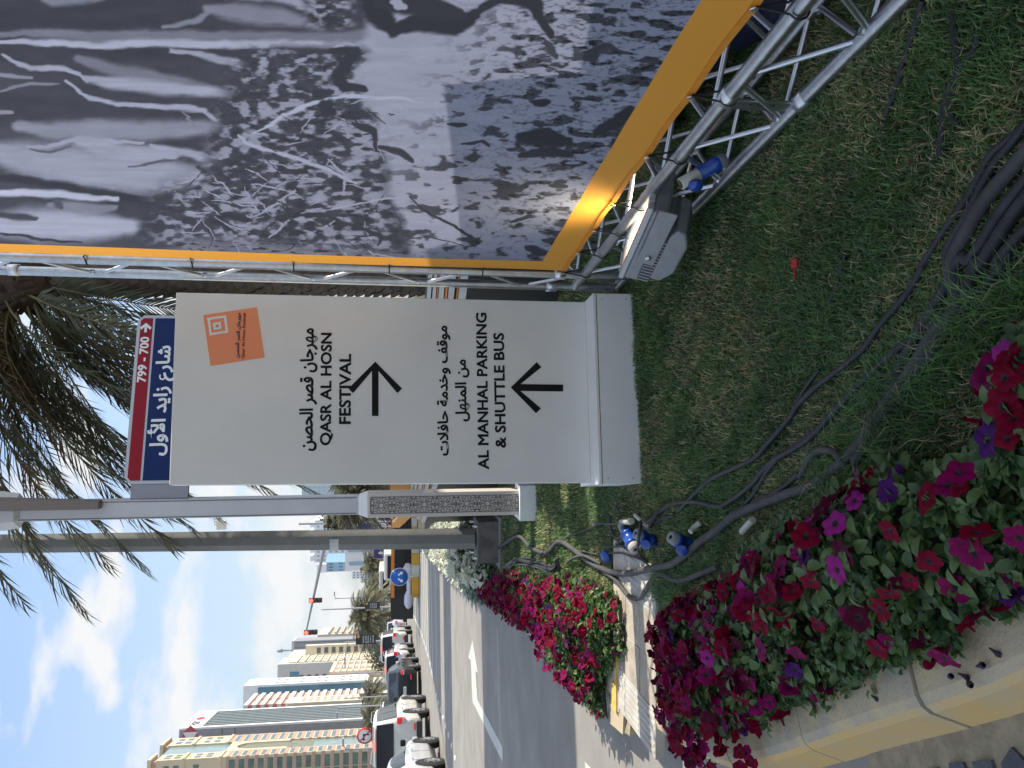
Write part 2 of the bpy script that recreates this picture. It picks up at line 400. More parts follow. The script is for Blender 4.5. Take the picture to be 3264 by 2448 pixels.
# ---------------------------------------------------------------- paved path strip across the lawn
PT0, PT1 = 4.24, 5.08
path = thing('path', None, None, (-1.3, 4.6, 0), kind='structure')
def slab(x0, x1, y0, y1, ribs=0, mat=m_path, dz=0.0, name='paving_slab'):
    bb = MB(); g = .004; z = .008 + dz
    bb.box(((x0 + x1) / 2, (y0 + y1) / 2, z / 2 - .02), (x1 - x0 - g, y1 - y0 - g, z + .04))
    if ribs:
        n = ribs
        for k in range(n):
            yy = y0 + .02 + (y1 - y0 - .04) * (k + .5) / n
            bb.box(((x0 + x1) / 2, yy, z + .002), (x1 - x0 - .03, (y1 - y0) / n * .5, .006))
    return bb.build(name, mat, path, bevel=.002)
m_rib = M('ribbed_tile', (0.40, 0.37, 0.31), 0.8, col2=(0.52, 0.49, 0.42), vs=5, bump=0.3, bs=50)
slab(-1.93, -.93, 4.95, 5.08, mat=m_conw)
for i, x0 in enumerate([-1.34, -.93 - .0]):
    pass
xs = [-1.90, -1.66, -1.42, -1.18, -.94]
for i in range(4):
    for j, (ya, yb) in enumerate([(4.24, 4.52), (4.52, 4.80), (4.80, 4.945)]):
        rib = (i == 0 or (i == 3 and j < 3))
        bb = MB(); x0, x1 = xs[i], xs[i + 1]; g = .003; z = .010 + rnd.uniform(-.002, .002)
        bb.box(((x0 + x1) / 2, (ya + yb) / 2, z / 2 - .02), (x1 - x0 - g, yb - ya - g, z + .04))
        if rib:
            n = 6 if j < 2 else 3
            for k in range(n): bb.box((x0 + .015 + (x1 - x0 - .03) * (k + .5) / n, (ya + yb) / 2, z + .001), ((x1 - x0) / n * .45, yb - ya - .03, .004))
        bb.build('paving_slab', m_rib if rib else m_path, path, bevel=.002)
bb = MB(); bb.box((-1.86, 5.03, .012), (.16, .10, .012)); bb.box((-1.70, 4.99, .0125), (.20, .03, .012))
bb.build('yellow_paint_patch', M('worn_yellow', (0.70, 0.43, 0.10), 0.8, var=.2, vs=20), path)

# ================================================================= GRASS
g1 = leafmat('grass_green', (0.125, 0.205, 0.065), .3, .55, .4, 3.0)
g2 = leafmat('grass_dark', (0.066, 0.13, 0.045), .3, .55, .35, 4.0)
g3 = leafmat('grass_dry', (0.50, 0.42, 0.23), .3, .7, .3, 8.0)
g4 = leafmat('grass_fresh', (0.125, 0.25, 0.062), .35, .5, .3, 4.0)
BED_NEAR = [G(x, y, .16) for x, y in cr(2000, 1600, 1.75, [(215, 800), (225, 640), (300, 560), (420, 480), (520, 300), (640, 200), (870, 60)])] + \
           [G(x, y, .13) for x, y in cr(2000, 800, 1.75, [(1050, 1390), (1210, 1215), (1480, 1150), (1620, 1180), (1730, 1190), (1900, 1110), (1960, 900), (1840, 760), (1880, 540), (2080, 430), (2330, 300)])]
kn = [(p.x, p.y) for p in offs(dense, 0.15)]
kn_near = [q for q in kn if 1.0 < q[1] < 3.78]
BN = [(p.x, p.y) for p in BED_NEAR] + [(.75, 1.05)] + kn_near[::-1][::3]
BM = [(p.x, p.y) for p in [G(x, y, .08) for x, y in cr(1000, 1600, 1.956, [(1060, 560), (1130, 460), (1240, 410), (1440, 470), (1560, 460), (1700, 510), (1790, 570), (1866, 640), (1870, 900)])]] + [q for q in kn if 5.2 < q[1] < 12.6][::-1][::4]
BW = [(p.x, p.y) for p in [G(x, y, .1) for x, y in cr(1000, 1600, 1.956, [(760, 130), (860, 100), (960, 130), (1010, 320), (1090, 450), (1060, 560)])]] + [q for q in kn if 12.3 < q[1] < 27][::-1]
PATHP = [(-2, 4.2), (-.90, 4.2), (-.90, 5.12), (-2, 5.12)]
def blades(n, xr, yr, hmin, hmax, w, excl=(), keep=None, name='grass', lean=.6, mats=None, patch=True):
    P = np.column_stack([rs.uniform(*xr, n), rs.uniform(*yr, n)])
    ok = inpoly(P, isl)
    for e in excl: ok &= ~inpoly(P, e)
    if keep is not None: ok &= inpoly(P, keep)
    P = P[ok]; n = len(P)
    # patch field
    def fld(sx, ph): return np.sin(P[:, 0] * sx + ph) * np.cos(P[:, 1] * sx * .8 + ph * 1.7) + .6 * np.sin(P[:, 0] * sx * 2.3 + P[:, 1] * sx * 1.9 + ph * 3)
    f1 = fld(4.1, .6) + fld(9.7, 2.2) * .6; f2 = fld(2.6, 3.1) + .5 * fld(13, 1.)
    h = rs.uniform(hmin, hmax, n) * (1 + .25 * np.clip(f2, -1, 1)); yaw = rs.uniform(0, 2 * np.pi, n); ln_ = rs.uniform(.2, 1.0, n) * lean
    dx, dy = np.cos(yaw), np.sin(yaw); px_, py_ = -dy, dx
    ww = w * rs.uniform(.7, 1.3, n) / 2; z0 = np.full(n, -.012)
    v = np.empty((n, 5, 3)); base = np.column_stack([P, z0])
    v[:, 0] = base - np.column_stack([px_ * ww, py_ * ww, z0 * 0]); v[:, 1] = base + np.column_stack([px_ * ww, py_ * ww, z0 * 0])
    mid = base + np.column_stack([dx * h * ln_ * .35, dy * h * ln_ * .35, h * .62])
    v[:, 2] = mid + np.column_stack([px_ * ww * .8, py_ * ww * .8, z0 * 0]); v[:, 3] = mid - np.column_stack([px_ * ww * .8, py_ * ww * .8, z0 * 0])
    v[:, 4] = base + np.column_stack([dx * h * ln_ * 1.1, dy * h * ln_ * 1.1, h * (1.0 - .35 * ln_)])
    o = (np.arange(n) * 5)[:, None]; q = o + np.array([[0, 1, 2, 3]]); t = o + np.array([[3, 2, 4]])
    r_ = rs.rand(n)
    dry = np.clip(.16 + .20 * f1, .03, .6); dark = np.clip(.35 - .2 * f2, .1, .7)
    mi = np.where(r_ < dry, 2, np.where(r_ < dry + (1 - dry) * dark, 1, np.where(rs.rand(n) < .3, 3, 0)))
    if not patch: mi = np.where(r_ < .06, 2, np.where(r_ < .45, 1, 3))
    me = npmesh(name, v.reshape(-1, 3), [q, t], mats or [g1, g2, g3, g4], np.concatenate([mi, mi]))
    o = bpy.data.objects.new(name, me); place(o); return tag(o, kind='stuff')
EX = [BN, BM, BW, PATHP]
blades(150000, (-1.6, 1.35), (1.25, 3.2), .018, .046, .0040, EX, lean=1.1)
blades(210000, (-2.0, 2.2), (3.2, 5.8), .020, .048, .0050, EX, lean=1.0)
blades(150000, (-3.0, 2.6), (5.8, 10.5), .025, .05, .0070, EX, lean=.9)
blades(60000, (-6.0, 2.0), (10.5, 26), .03, .06, .012, EX)
# long soft grass along the flower bed edge
LG = [(p.x, p.y) for p in [G(x, y, .03) for x, y in cr(2000, 800, 1.75, [(1000, 1330), (1150, 1060), (1330, 800), (1560, 620), (1720, 430), (1960, 200), (2250, 40), (2330, 300), (2080, 440), (1880, 560), (1700, 760), (1740, 1080), (1640, 1190), (1480, 1160), (1210, 1215), (1050, 1390)])]]
blades(60000, (-1.0, 1.2), (1.3, 3.6), .05, .12, .0032, [], LG, 'long_grass', 1.3, patch=False)
LG2 = [(p.x, p.y) for p in [G(x, y, .03) for x, y in cr(2000, 1600, 1.75, [(150, 560), (60, 420), (200, 330), (330, 420), (480, 330), (620, 160), (870, 60), (1050, 0), (700, 120), (480, 240), (300, 510), (190, 600)])]]
blades(50000, (-1.6, .4), (2.4, 4.3), .04, .09, .0034, [], LG2, 'long_grass', 1.1, patch=False)
# straw litter
sv = [(-.5, 0, 0), (.5, .05, .1), (.1, .03, .2)]
P = np.column_stack([rs.uniform(-1.2, 1.3, 600), rs.uniform(1.5, 5.2, 600), np.full(600, .032)]); ok = inpoly(P, isl) & ~inpoly(P, BN) & ~inpoly(P, BM); P = P[ok]; n = len(P)
tv = [(-.5, -.02, 0), (-.5, .02, 0), (0, .03, .12), (0, -.03, .12), (.5, 0, .02)]
v, f = scatter(tv, [(0, 1, 2, 3)], P, rotm(rs.uniform(0, 6.28, n), rs.uniform(-.3, .3, n), rs.uniform(-1, 1, n), rs.uniform(.010, .028, n)))
f2_ = (np.arange(n) * 5)[:, None] + np.array([[3, 2, 4]])
tag(place(bpy.data.objects.new('straw_litter', npmesh('straw_litter', v, [f, f2_], M('straw', (.42, .36, .22), .8, var=.2)))), kind='stuff')

# ================================================================= FLOWER BEDS
lf = [leafmat('petunia_leaf_a', (0.095, 0.160, 0.040), .3, .5, .3, 12), leafmat('petunia_leaf_b', (0.058, 0.112, 0.040), .3, .45, .3, 12), leafmat('petunia_leaf_c', (0.15, 0.225, 0.075), .35, .45, .25, 12)]
def petal(n, c):
    m = leafmat(n, c, .3, .65, .18, 30); m.node_tree.nodes['Principled BSDF'].inputs['Specular IOR Level'].default_value = .15; return m
pc = {'crimson': petal('petal_crimson', (0.20, 0.001, 0.022)), 'magenta': petal('petal_magenta', (0.22, 0.002, 0.075)), 'maroon': petal('petal_maroon', (0.085, 0.001, 0.022)),
      'pink': petal('petal_pink', (0.34, 0.02, 0.21)), 'purple': petal('petal_purple', (0.08, 0.012, 0.13)), 'white': petal('petal_white', (0.66, 0.67, 0.53))}
m_thr = M('flower_throat', (.018, .004, .012), .7); m_withd = M('withered_petal', (.04, .03, .05), .9, var=.3)
leaf_v = []; leaf_f = []
for i, (x, w) in enumerate([(0, .06), (.25, .24), (.55, .30), (.82, .19), (1.0, .0)]):
    zc = .12 * math.sin(x * 2.6) - .10 * x * x
    leaf_v += [(x, -w, zc + .35 * w), (x, 0, zc), (x, w, zc + .35 * w)]
for i in range(4):
    a_ = i * 3; leaf_f += [(a_, a_ + 3, a_ + 4, a_ + 1), (a_ + 1, a_ + 4, a_ + 5, a_ + 2)]
def flower_mesh(name, mat, seed):
    r_ = random.Random(seed); n = 20; vs_ = [(0, 0, -.35)]; rings = [(.10, -.05), (.26, .02), (.62, .10), (1.0, .13)]
    for ri, (rr, zz) in enumerate(rings):
        for k in range(n):
            a_ = 2 * math.pi * k / n; lob = 1 - .13 * (abs(math.cos(a_ * 2.5)) ** 3 if False else (1 - abs(math.cos(a_ * 2.5))) ** 1.5) * (ri / 3) * 1.6
            wob = (.05 * math.sin(a_ * 5 + seed) + r_.uniform(-.05, .05)) * ri / 2
            drop = -.16 * max(0, ri - 2) * (.5 + .5 * math.sin(a_ * 2 + seed * 1.7))
            vs_.append((rr * lob * math.cos(a_), rr * lob * math.sin(a_), zz + wob + drop))
    fs = [(0, 1 + k, 1 + (k + 1) % n) for k in range(n)]; mi = [1] * n
    for ri in range(3):
        for k in range(n):
            fs.append((1 + ri * n + k, 1 + (ri + 1) * n + k, 1 + (ri + 1) * n + (k + 1) % n, 1 + ri * n + (k + 1) % n)); mi.append(1 if ri == 0 else 0)
    # tube under the corolla
    o = len(vs_)
    for rr, zz in ((.26, .0), (.12, -.35), (.08, -.85)):
        for k in range(5): vs_.append((rr * math.cos(k * 1.2566), rr * math.sin(k * 1.2566), zz))
    for ri in range(2):
        for k in range(5): fs.append((o + ri * 5 + k, o + ri * 5 + (k + 1) % 5, o + (ri + 1) * 5 + (k + 1) % 5, o + (ri + 1) * 5 + k)); mi.append(0)
    me = bpy.data.meshes.new(name); me.from_pydata(vs_, [], fs); me.materials.append(mat); me.materials.append(m_thr)
    me.polygons.foreach_set('material_index', mi); me.polygons.foreach_set('use_smooth', [True] * len(fs)); me.update(); return me
FL = {c: [flower_mesh('flower', pc[c], s_) for s_ in (1, 2, 3)] for c in pc}
me_leaf = bpy.data.meshes.new('leaf'); me_leaf.from_pydata(leaf_v, [], leaf_f); me_leaf.materials.append(lf[0]); me_leaf.polygons.foreach_set('use_smooth', [True] * len(leaf_f))
me_leaf2 = me_leaf.copy(); me_leaf2.materials[0] = lf[2]
HOLE = G(3100, 1365, .03); BNp_ = [BN]
def mound(P, poly, hmax, rim=.18): return hmax * np.clip(polydist(P, poly) / rim, 0, 1) ** .6
def bedgen(poly, n, hmax, rim):
    a_ = np.array([q[:2] for q in poly]); mn, mx_ = a_.min(0), a_.max(0); out = []
    P = np.column_stack([rs.uniform(mn[0], mx_[0], n * 4), rs.uniform(mn[1], mx_[1], n * 4)]); P = P[inpoly(P, poly)][:n]
    if poly is BN or poly is BNp_[0]: P = P[np.hypot(P[:, 0] - HOLE.x, P[:, 1] - HOLE.y) > .12 + .03 * np.sin(np.arctan2(P[:, 1] - HOLE.y, P[:, 0] - HOLE.x) * 3)]
    h = mound(P, poly, hmax, rim); h *= 1 + .22 * np.sin(P[:, 0] * 11) * np.cos(P[:, 1] * 9)
    return P, h
def normals(P, poly, hmax, rim):
    e = .02; hx = (mound(P + [e, 0], poly, hmax, rim) - mound(P - [e, 0], poly, hmax, rim)) / (2 * e); hy = (mound(P + [0, e], poly, hmax, rim) - mound(P - [0, e], poly, hmax, rim)) / (2 * e)
    n_ = np.column_stack([-hx * .6, -hy * .6, np.ones(len(P))]); return n_ / np.linalg.norm(n_, axis=1)[:, None]
def spill(P, poly_out, amt):
    """push points near the kerb outward so the plants hang over it"""
    d = polydist(P, kn, False); w = np.clip(1 - d / .12, 0, 1)
    q = P.copy(); kk = np.array(kn)
    for i in np.nonzero(w > 0)[0]:
        j = np.argmin(((kk - P[i]) ** 2).sum(1)); t = kk[min(j + 1, len(kk) - 1)] - kk[max(j - 1, 0)]; t = t / np.linalg.norm(t)
        q[i] = P[i] - np.array([-t[1], t[0]]) * amt * w[i] * rs.uniform(.2, 1)
    return q
def foliage(name, poly, nsp, hmax, rim, lsize, parent, mats, layers=3, spl=.06, nleaf=6):
    P, h = bedgen(poly, nsp, hmax, rim); P = spill(P, poly, spl); nr = normals(P, poly, hmax, rim)
    n = len(P); h = h * rs.uniform(.55, 1.05, n) + .01
    allp = []; allm = []; mi = []
    for k in range(nleaf):
        yaw = rs.uniform(0, 6.28, n); pit = -rs.uniform(-.35, .85, n); rol = rs.uniform(-.5, .5, n); sc = lsize * rs.uniform(.6, 1.25, n)
        Rm = rotm(yaw, pit, rol, sc)
        off = rs.normal(0, lsize * .25, (n, 2)); pos = np.column_stack([P + off + nr[:, :2] * .03, h + rs.uniform(-.012, .012, n)])
        allp.append(pos); allm.append(Rm)
    pos = np.concatenate(allp); Rm = np.concatenate(allm)
    v, f = scatter(leaf_v, leaf_f, pos, Rm); mi = np.repeat(rs.choice(len(mats), len(pos), p=[.45, .35, .2] if len(mats) == 3 else None), len(leaf_f))
    me = npmesh(name, v, f, mats, mi, True); o = bpy.data.objects.new(name, me); place(o, parent); return tag(o, kind='stuff')
def blooms(poly, n, hmax, rim, size, parent, cols, spl=.07, up=.03, mind=.03):
    P, h = bedgen(poly, n * 5, hmax, rim); keep = []
    g_ = {}
    for i in range(len(P)):
        key = (int(P[i][0] / mind), int(P[i][1] / mind))
        if key in g_: continue
        g_[key] = 1; keep.append(i)
        if len(keep) >= n: break
    P, h = P[keep], h[keep]; P = spill(P, poly, spl); nr = normals(P, poly, hmax, rim)
    for i in range(len(P)):
        c = rnd.choices(list(cols), list(cols.values()))[0]
        d = Vector(nr[i]) + Vector((rnd.uniform(-.6, .45), rnd.uniform(-.75, .3), .2)); d.normalize()
        q = d.to_track_quat('Z', 'Y').to_matrix().to_4x4() @ Matrix.Rotation(rnd.uniform(0, 6.28), 4, 'Z')
        s_ = size * rnd.uniform(.72, 1.15)
        Mw = Matrix.Translation((P[i][0], P[i][1], h[i] + up + rnd.uniform(-.012, .02))) @ q @ Matrix.Diagonal((s_, s_ * rnd.uniform(.75, 1), s_, 1))
        o = put('flower', rnd.choice(FL[c]), parent, Mw)
def more_blooms(poly, n, hmax, rim, size, parent, cols, spl=.1, tilt=.9):
    P, h = bedgen(poly, n, hmax, rim); P = spill(P, poly, spl); n = len(P); me = FL['crimson'][1]; me.calc_loop_triangles()
    tv = np.array([v.co[:] for v in me.vertices]); tf = np.array([t.vertices[:] for t in me.loop_triangles]); tm = np.array([me.polygons[t.polygon_index].material_index for t in me.loop_triangles])
    v, f = scatter(tv, tf, np.column_stack([P, h + .02 + rs.uniform(-.01, .03, n)]), rotm(rs.uniform(0, 6.28, n), rs.uniform(-tilt, tilt, n), rs.uniform(-tilt, tilt, n), size * rs.uniform(.7, 1.15, n)))
    mats = [pc[c] for c in cols] + [m_thr]; mi = np.where(tm[None, :] == 1, len(cols) if cols != ['white'] else 0, rs.choice(len(cols), n)[:, None]).ravel()
    o = bpy.data.objects.new('blossoms', npmesh('blossoms', v, f, mats, mi, True)); place(o, parent); tag(o, kind='stuff')
def single_leaves(poly, n, hmax, rim, size, parent):
    P, h = bedgen(poly, n, hmax, rim); P = spill(P, poly, .05)
    for i in range(len(P)):
        s_ = size * rnd.uniform(.8, 1.3)
        Mw = Matrix.Translation((P[i][0], P[i][1], h[i] + .018)) @ Matrix.Rotation(rnd.uniform(0, 6.28), 4, 'Z') @ Matrix.Rotation(rnd.uniform(-.7, .25), 4, 'Y') @ Matrix.Rotation(rnd.uniform(-.4, .4), 4, 'X') @ Matrix.Scale(s_, 4)
        put('leaf', rnd.choice([me_leaf, me_leaf, me_leaf2]), parent, Mw)
def soilbed(poly, parent, z=.004, name='soil'):
    bb = MB(); bb.add([(x, y, z) for x, y in poly], [tuple(range(len(poly)))]); return bb.build(name, m_soil, parent)
bn = thing('petunia_bed', 'large near bed of crimson, magenta and purple petunias spilling over the yellow kerb', 'flower bed', (-.8, 2.6, 0))
soilbed(BN, bn)
BNp = BN
foliage('foliage', BNp, 2700, .17, .16, .040, bn, lf, nleaf=7)
GAP = None
blooms(BN, 205, .19, .14, .036, bn, {'crimson': 46, 'magenta': 24, 'maroon': 26, 'pink': 9, 'purple': 7}, mind=.05)
far_part = [(-1.55, 3.0), (-.95, 2.95), (-.80, 3.3), (-.95, 3.72), (-1.52, 3.78)]
blooms([q for q in far_part], 95, .19, .14, .032, bn, {'crimson': 50, 'magenta': 28, 'maroon': 18, 'purple': 4}, mind=.04)
single_leaves(BNp, 300, .19, .14, .050, bn)
bm = thing('petunia_bed', 'sunlit narrow wedge of red and magenta petunias beside the road, beyond the paved path', 'flower bed', (-2.0, 8, 0))
soilbed(BM, bm)
foliage('foliage', BM, 4200, .20, .22, .042, bm, lf, nleaf=5, spl=.12)
blooms(BM, 295, .23, .2, .040, bm, {'crimson': 48, 'magenta': 28, 'maroon': 14, 'pink': 4, 'purple': 6}, spl=.14, mind=.055)
bw = thing('white_flower_bed', 'long bed of white petunias with silvery leaves between the road and the lawn', 'flower bed', (-3.4, 17, 0))
soilbed(BW, bw)
foliage('foliage', BW, 2600, .26, .3, .07, bw, lf, nleaf=5, spl=.2)
blooms(BW, 290, .30, .25, .085, bw, {'white': 1}, spl=.2, mind=.12)
sil = leafmat('silver_leaf', (.26, .34, .27), .3, .6, .2, 9)
SP = [(-2.9, 11.6), (-2.55, 11.6), (-2.7, 13.2), (-3.2, 13.2)]
foliage('silver_foliage', SP, 420, .22, .2, .06, bw, [sil, sil, lf[0]], nleaf=5, spl=.1)
more_blooms(BW, 1300, .31, .22, .056, bw, ['white'], .2)
more_blooms(BM, 420, .24, .2, .036, bm, ['crimson', 'magenta', 'crimson', 'maroon'], .14)
more_blooms(far_part, 120, .19, .14, .032, bn, ['crimson', 'magenta', 'maroon'], .08, 1.1)
more_blooms(BN, 115, .20, .14, .037, bn, ['crimson', 'magenta', 'maroon', 'crimson'], .10, 1.1)
# withered blooms hanging on the kerb
wm = MB().lathe((0, 0, 0), (0, 0, 1), [(0, .003), (.02, .006), (.035, .011), (.045, .007)], 7).mesh('withered_flower', m_withd)
for x, y in cr(2750, 2000, 3.70, [(730, 430), (1005, 590), (1125, 540), (1215, 590), (1340, 460), (1490, 240), (100, 800), (500, 380)]):
    p = G(x, y, .012); put('withered_flower', wm, bn, Matrix.Translation(p) @ Matrix.Rotation(rnd.uniform(1.2, 1.9), 4, 'X') @ Matrix.Rotation(rnd.uniform(-.5, .5), 4, 'Y') @ Matrix.Scale(rnd.uniform(.55, .85), 4))

# ================================================================= CABLES ON THE LAWN
m_cab = M('cable_rubber', (0.028, 0.029, 0.032), .6, var=.35, vs=12, bump=.2, bs=200)
m_cab2 = M('cable_dusty', (0.065, 0.063, 0.061), .7, var=.3, vs=9, bump=.2, bs=200)
def cable(pix, r, label, z=None, mat=m_cab, wob=.004):
    pts = []; r = r * .82
    for i, (x, y) in enumerate(pix):
        zz = (r + .012 if z is None else z[min(i, len(z) - 1)])
        pts.append(G(x, y, zz) + Vector((rnd.uniform(-wob, wob), rnd.uniform(-wob, wob), rnd.uniform(-.2, .2) * wob)))
    sp = smooth_path(pts, 7)
    o = MB().tube(sp, r, 8, 0).build('power_cable', mat)
    return tag(o, label, 'cable', 'power cables lying across the lawn')
c2 = lambda p: cr(2000, 800, 1.75, p)
c3 = lambda p: cr(2000, 0, 1.75, p)
cz = lambda p: cr(1850, 1600, 4.424, p)
cz1 = lambda p: cr(1450, 1550, 3.16, p)
cable(cz([(-1480, 600), (-1300, 720), (-1100, 610), (-880, 480), (-700, 640), (-480, 720), (-300, 560), (-60, 700), (100, 825), (250, 910), (480, 1000), (700, 1005), (900, 965), (1100, 930), (1300, 860), (1500, 740), (1700, 560), (1900, 420), (2180, 170)]) + c2([(600, 1470), (720, 1415), (900, 1350), (1050, 1290), (1250, 1130), (1400, 900), (1600, 640), (1700, 470), (1850, 290)]) + c3([(1800, 1488), (1900, 1280), (2000, 1110), (2212, 860), (2330, 720)]), .022,
      'thickest grey cable, from the concrete post footing over the paved path to the near lawn', mat=m_cab2)
cable(cz([(350, 990), (500, 1100), (650, 1300), (750, 1370), (850, 1340), (950, 1190), (1050, 1045), (1150, 1020), (1300, 1090), (1450, 1110), (1700, 1020), (1940, 900)]), .0165, 'grey cable making a pointed loop on the paved path and ending in the flowers', mat=m_cab2)
cable(c2([(-60, 1640), (150, 1488), (240, 1420), (360, 1395), (500, 1420), (560, 1400), (680, 1310), (800, 1180), (1000, 1050), (1150, 900), (1290, 760), (1500, 560), (1700, 400), (1900, 280), (2100, 90)]) + c3([(2150, 1350), (2330, 1180)]), .0125, 'medium cable sweeping over the bundle in front of the sign')
cable(c2([(590, 1480), (700, 1370), (790, 1220), (900, 1110), (1060, 990), (1180, 860)]), .010, 'short thin cable ending in the grass beside the medium one')
cable(c2([(280, 1450), (440, 1300), (520, 1245), (700, 1160), (780, 1070), (900, 930), (950, 860), (1050, 760), (1200, 650), (1320, 540), (1400, 420), (1560, 240), (1640, 100)]) + c3([(1640, 1488), (1760, 1300), (1900, 1080), (2020, 880), (2120, 780), (2330, 590)]), .0115, 'separate thin cable nearest to the red tag, crossing the open lawn')
cable(c2([(900, 930), (990, 770), (1070, 660)]), .007, 'very thin branch leaving the separate cable towards the sign')
cable(c2([(1380, 960), (1500, 690), (1640, 430), (1760, 230), (1860, 40)]) + c3([(1920, 1440), (2070, 1210), (2212, 1010), (2330, 870)]), .018, 'thick dark cable in the middle of the near bundle')
cable(c2([(1270, 1180), (1400, 930), (1560, 760), (1700, 520), (1850, 290), (1960, 50)]) + c3([(1960, 1480), (2110, 1260), (2212, 1120), (2330, 980)]), .020, 'thick cable on the flower side of the near bundle')
cable(c2([(1640, 650), (1790, 430), (1900, 300), (2100, 80)]) + c3([(2060, 1460), (2212, 1300), (2330, 1200)]), .016, 'dark cable closest to the petunias at the bottom corner')
cable(c2([(1700, 300), (1800, 130)]) + c3([(1780, 1400), (1900, 1180), (2040, 940), (2140, 800), (2330, 560)]), .013, 'cable on the lawn side of the near bundle')
cable(c2([(1240, 1000), (1340, 940), (1420, 890), (1460, 850)]), .011, 'short piece of cable surfacing beside the long grass')
cable(c2([(960, 1260), (1020, 1160), (1080, 1112), (1150, 1120), (1200, 1180), (1235, 1215)]), .014, 'cable bent into a small arch beside the petunias', z=[.015, .03, .05, .055, .04, .02], mat=m_cab2)
cable(c2([(440, 1300), (540, 1235), (600, 1205)]), .008, 'short cable end in the fresh grass near the blue plugs')
cable(c2([(700, 1400), (850, 1330), (960, 1240)]), .011, 'dark cable tucked against the thickest one')
cable(c3([(1640, 10), (1590, 200), (1530, 380), (1490, 520), (1440, 650)]), .010, 'half buried cable nearest to the metal truss', z=[.012])
cable(c3([(1810, 60), (1845, 400), (1790, 500), (1760, 700), (1745, 880)]), .012, 'half buried cable in the middle of the shaded lawn', z=[.012])
cable(c3([(1960, 200), (1930, 290), (1860, 380), (1800, 520), (1800, 620), (1850, 700)]), .010, 'curled half buried cable on the shaded lawn', z=[.012])
cable(c2([(1210, 20), (1170, 180), (1120, 300)]), .007, 'thin half buried cable beyond the red tag', z=[.008])
cable(c2([(1420, 260), (1350, 380), (1280, 470)]), .007, 'thin half buried cable between the lawn middle and the bundle', z=[.008])
# coils by the lamp post footing
for i, (dx, lab) in enumerate([(0, 'dark cable beside the concrete footing, nearest to the flowers'), (1, 'dark cable in the middle of the coil at the concrete footing'), (2, 'dark cable of the coil that ends at the tied loops'), (3, 'thin dark cable running from the white flowers round the footing'), (4, 'thin dark cable looped over the others at the footing')]):
    base = [(185, 680), (235, 750), (320, 790), (370, 850), (460, 875), (540, 800), (620, 760), (740, 770), (860, 800), (960, 845), (1020, 800), (1040, 760)]
    pts = [(x + rnd.uniform(-8, 8), y + (dx - 2) * 17 + rnd.uniform(-12, 12)) for x, y in base[(0 if i > 2 else 4):]]
    cable(cz1(pts), .011, lab, z=[.05, .045, .03, .025, .03, .05, .06, .05, .04, .03, .03])
cable(cz1([(990, 860), (1000, 790), (1030, 730), (1045, 800), (1030, 870), (960, 890)]), .009, 'cable wound as a tie round the bundle in the sunlit grass', z=[.02, .06, .08, .05, .02, .02])
cable(cz1([(810, 740), (805, 720), (870, 680), (900, 640)]), .008, 'thin loose end sticking up from the coil', z=[.05, .07, .06, .03])
cable(cz1([(1130, 770), (1200, 720), (1290, 700), (1380, 730), (1470, 790)]), .013, 'shorter grey cable humped over the thick one in the sun', z=[.03, .05, .06, .05, .03], mat=m_cab2)
cable(cz1([(1380, 355), (1480, 375), (1580, 380), (1680, 355)]), .009, 'thin cable reaching the white sleeve from the sunlit grass', z=[.02, .03, .05, .07])
cable(cz1([(1120, 520), (1230, 470), (1330, 440), (1460, 385), (1500, 378)]), .008, 'thin cable running diagonally through the light stripes')
cable(cz1([(1560, 300), (1575, 440), (1620, 520), (1680, 500), (1700, 420)]), .010, 'black cable curled beside the big blue plug', z=[.03, .02, .02, .03, .05])
cable(cz1([(1580, 200), (1620, 210), (1660, 290), (1700, 400)]), .007, 'grey cable coming down on the big blue plug', z=[.02, .03, .06, .09])
cable(cz1([(1850, 280), (1870, 380), (1850, 520), (1845, 640), (1870, 700)]), .0095, 'black cable standing between the two blue plugs', z=[.03, .11, .12, .09, .02])
cable(cz1([(1960, 410), (2000, 330), (2060, 250), (2170, 190)]), .008, 'thin cable arching from the second plug to the shaded lawn', z=[.05, .05, .03, .02])
cable(cz1([(1970, 420), (2050, 350), (2130, 310), (2212, 300)]), .008, 'thin cable below the arching one', z=[.04, .03, .02])
cable(cz1([(1540, 610), (1640, 605), (1740, 600)]), .006, 'very thin black cable beside the blue cap')
cable(cz1([(1210, 645), (1330, 670), (1450, 680), (1650, 672), (1800, 710), (1920, 750)]), .007, 'thin pale cable lying on the corner of the paved path', mat=m_cab2)

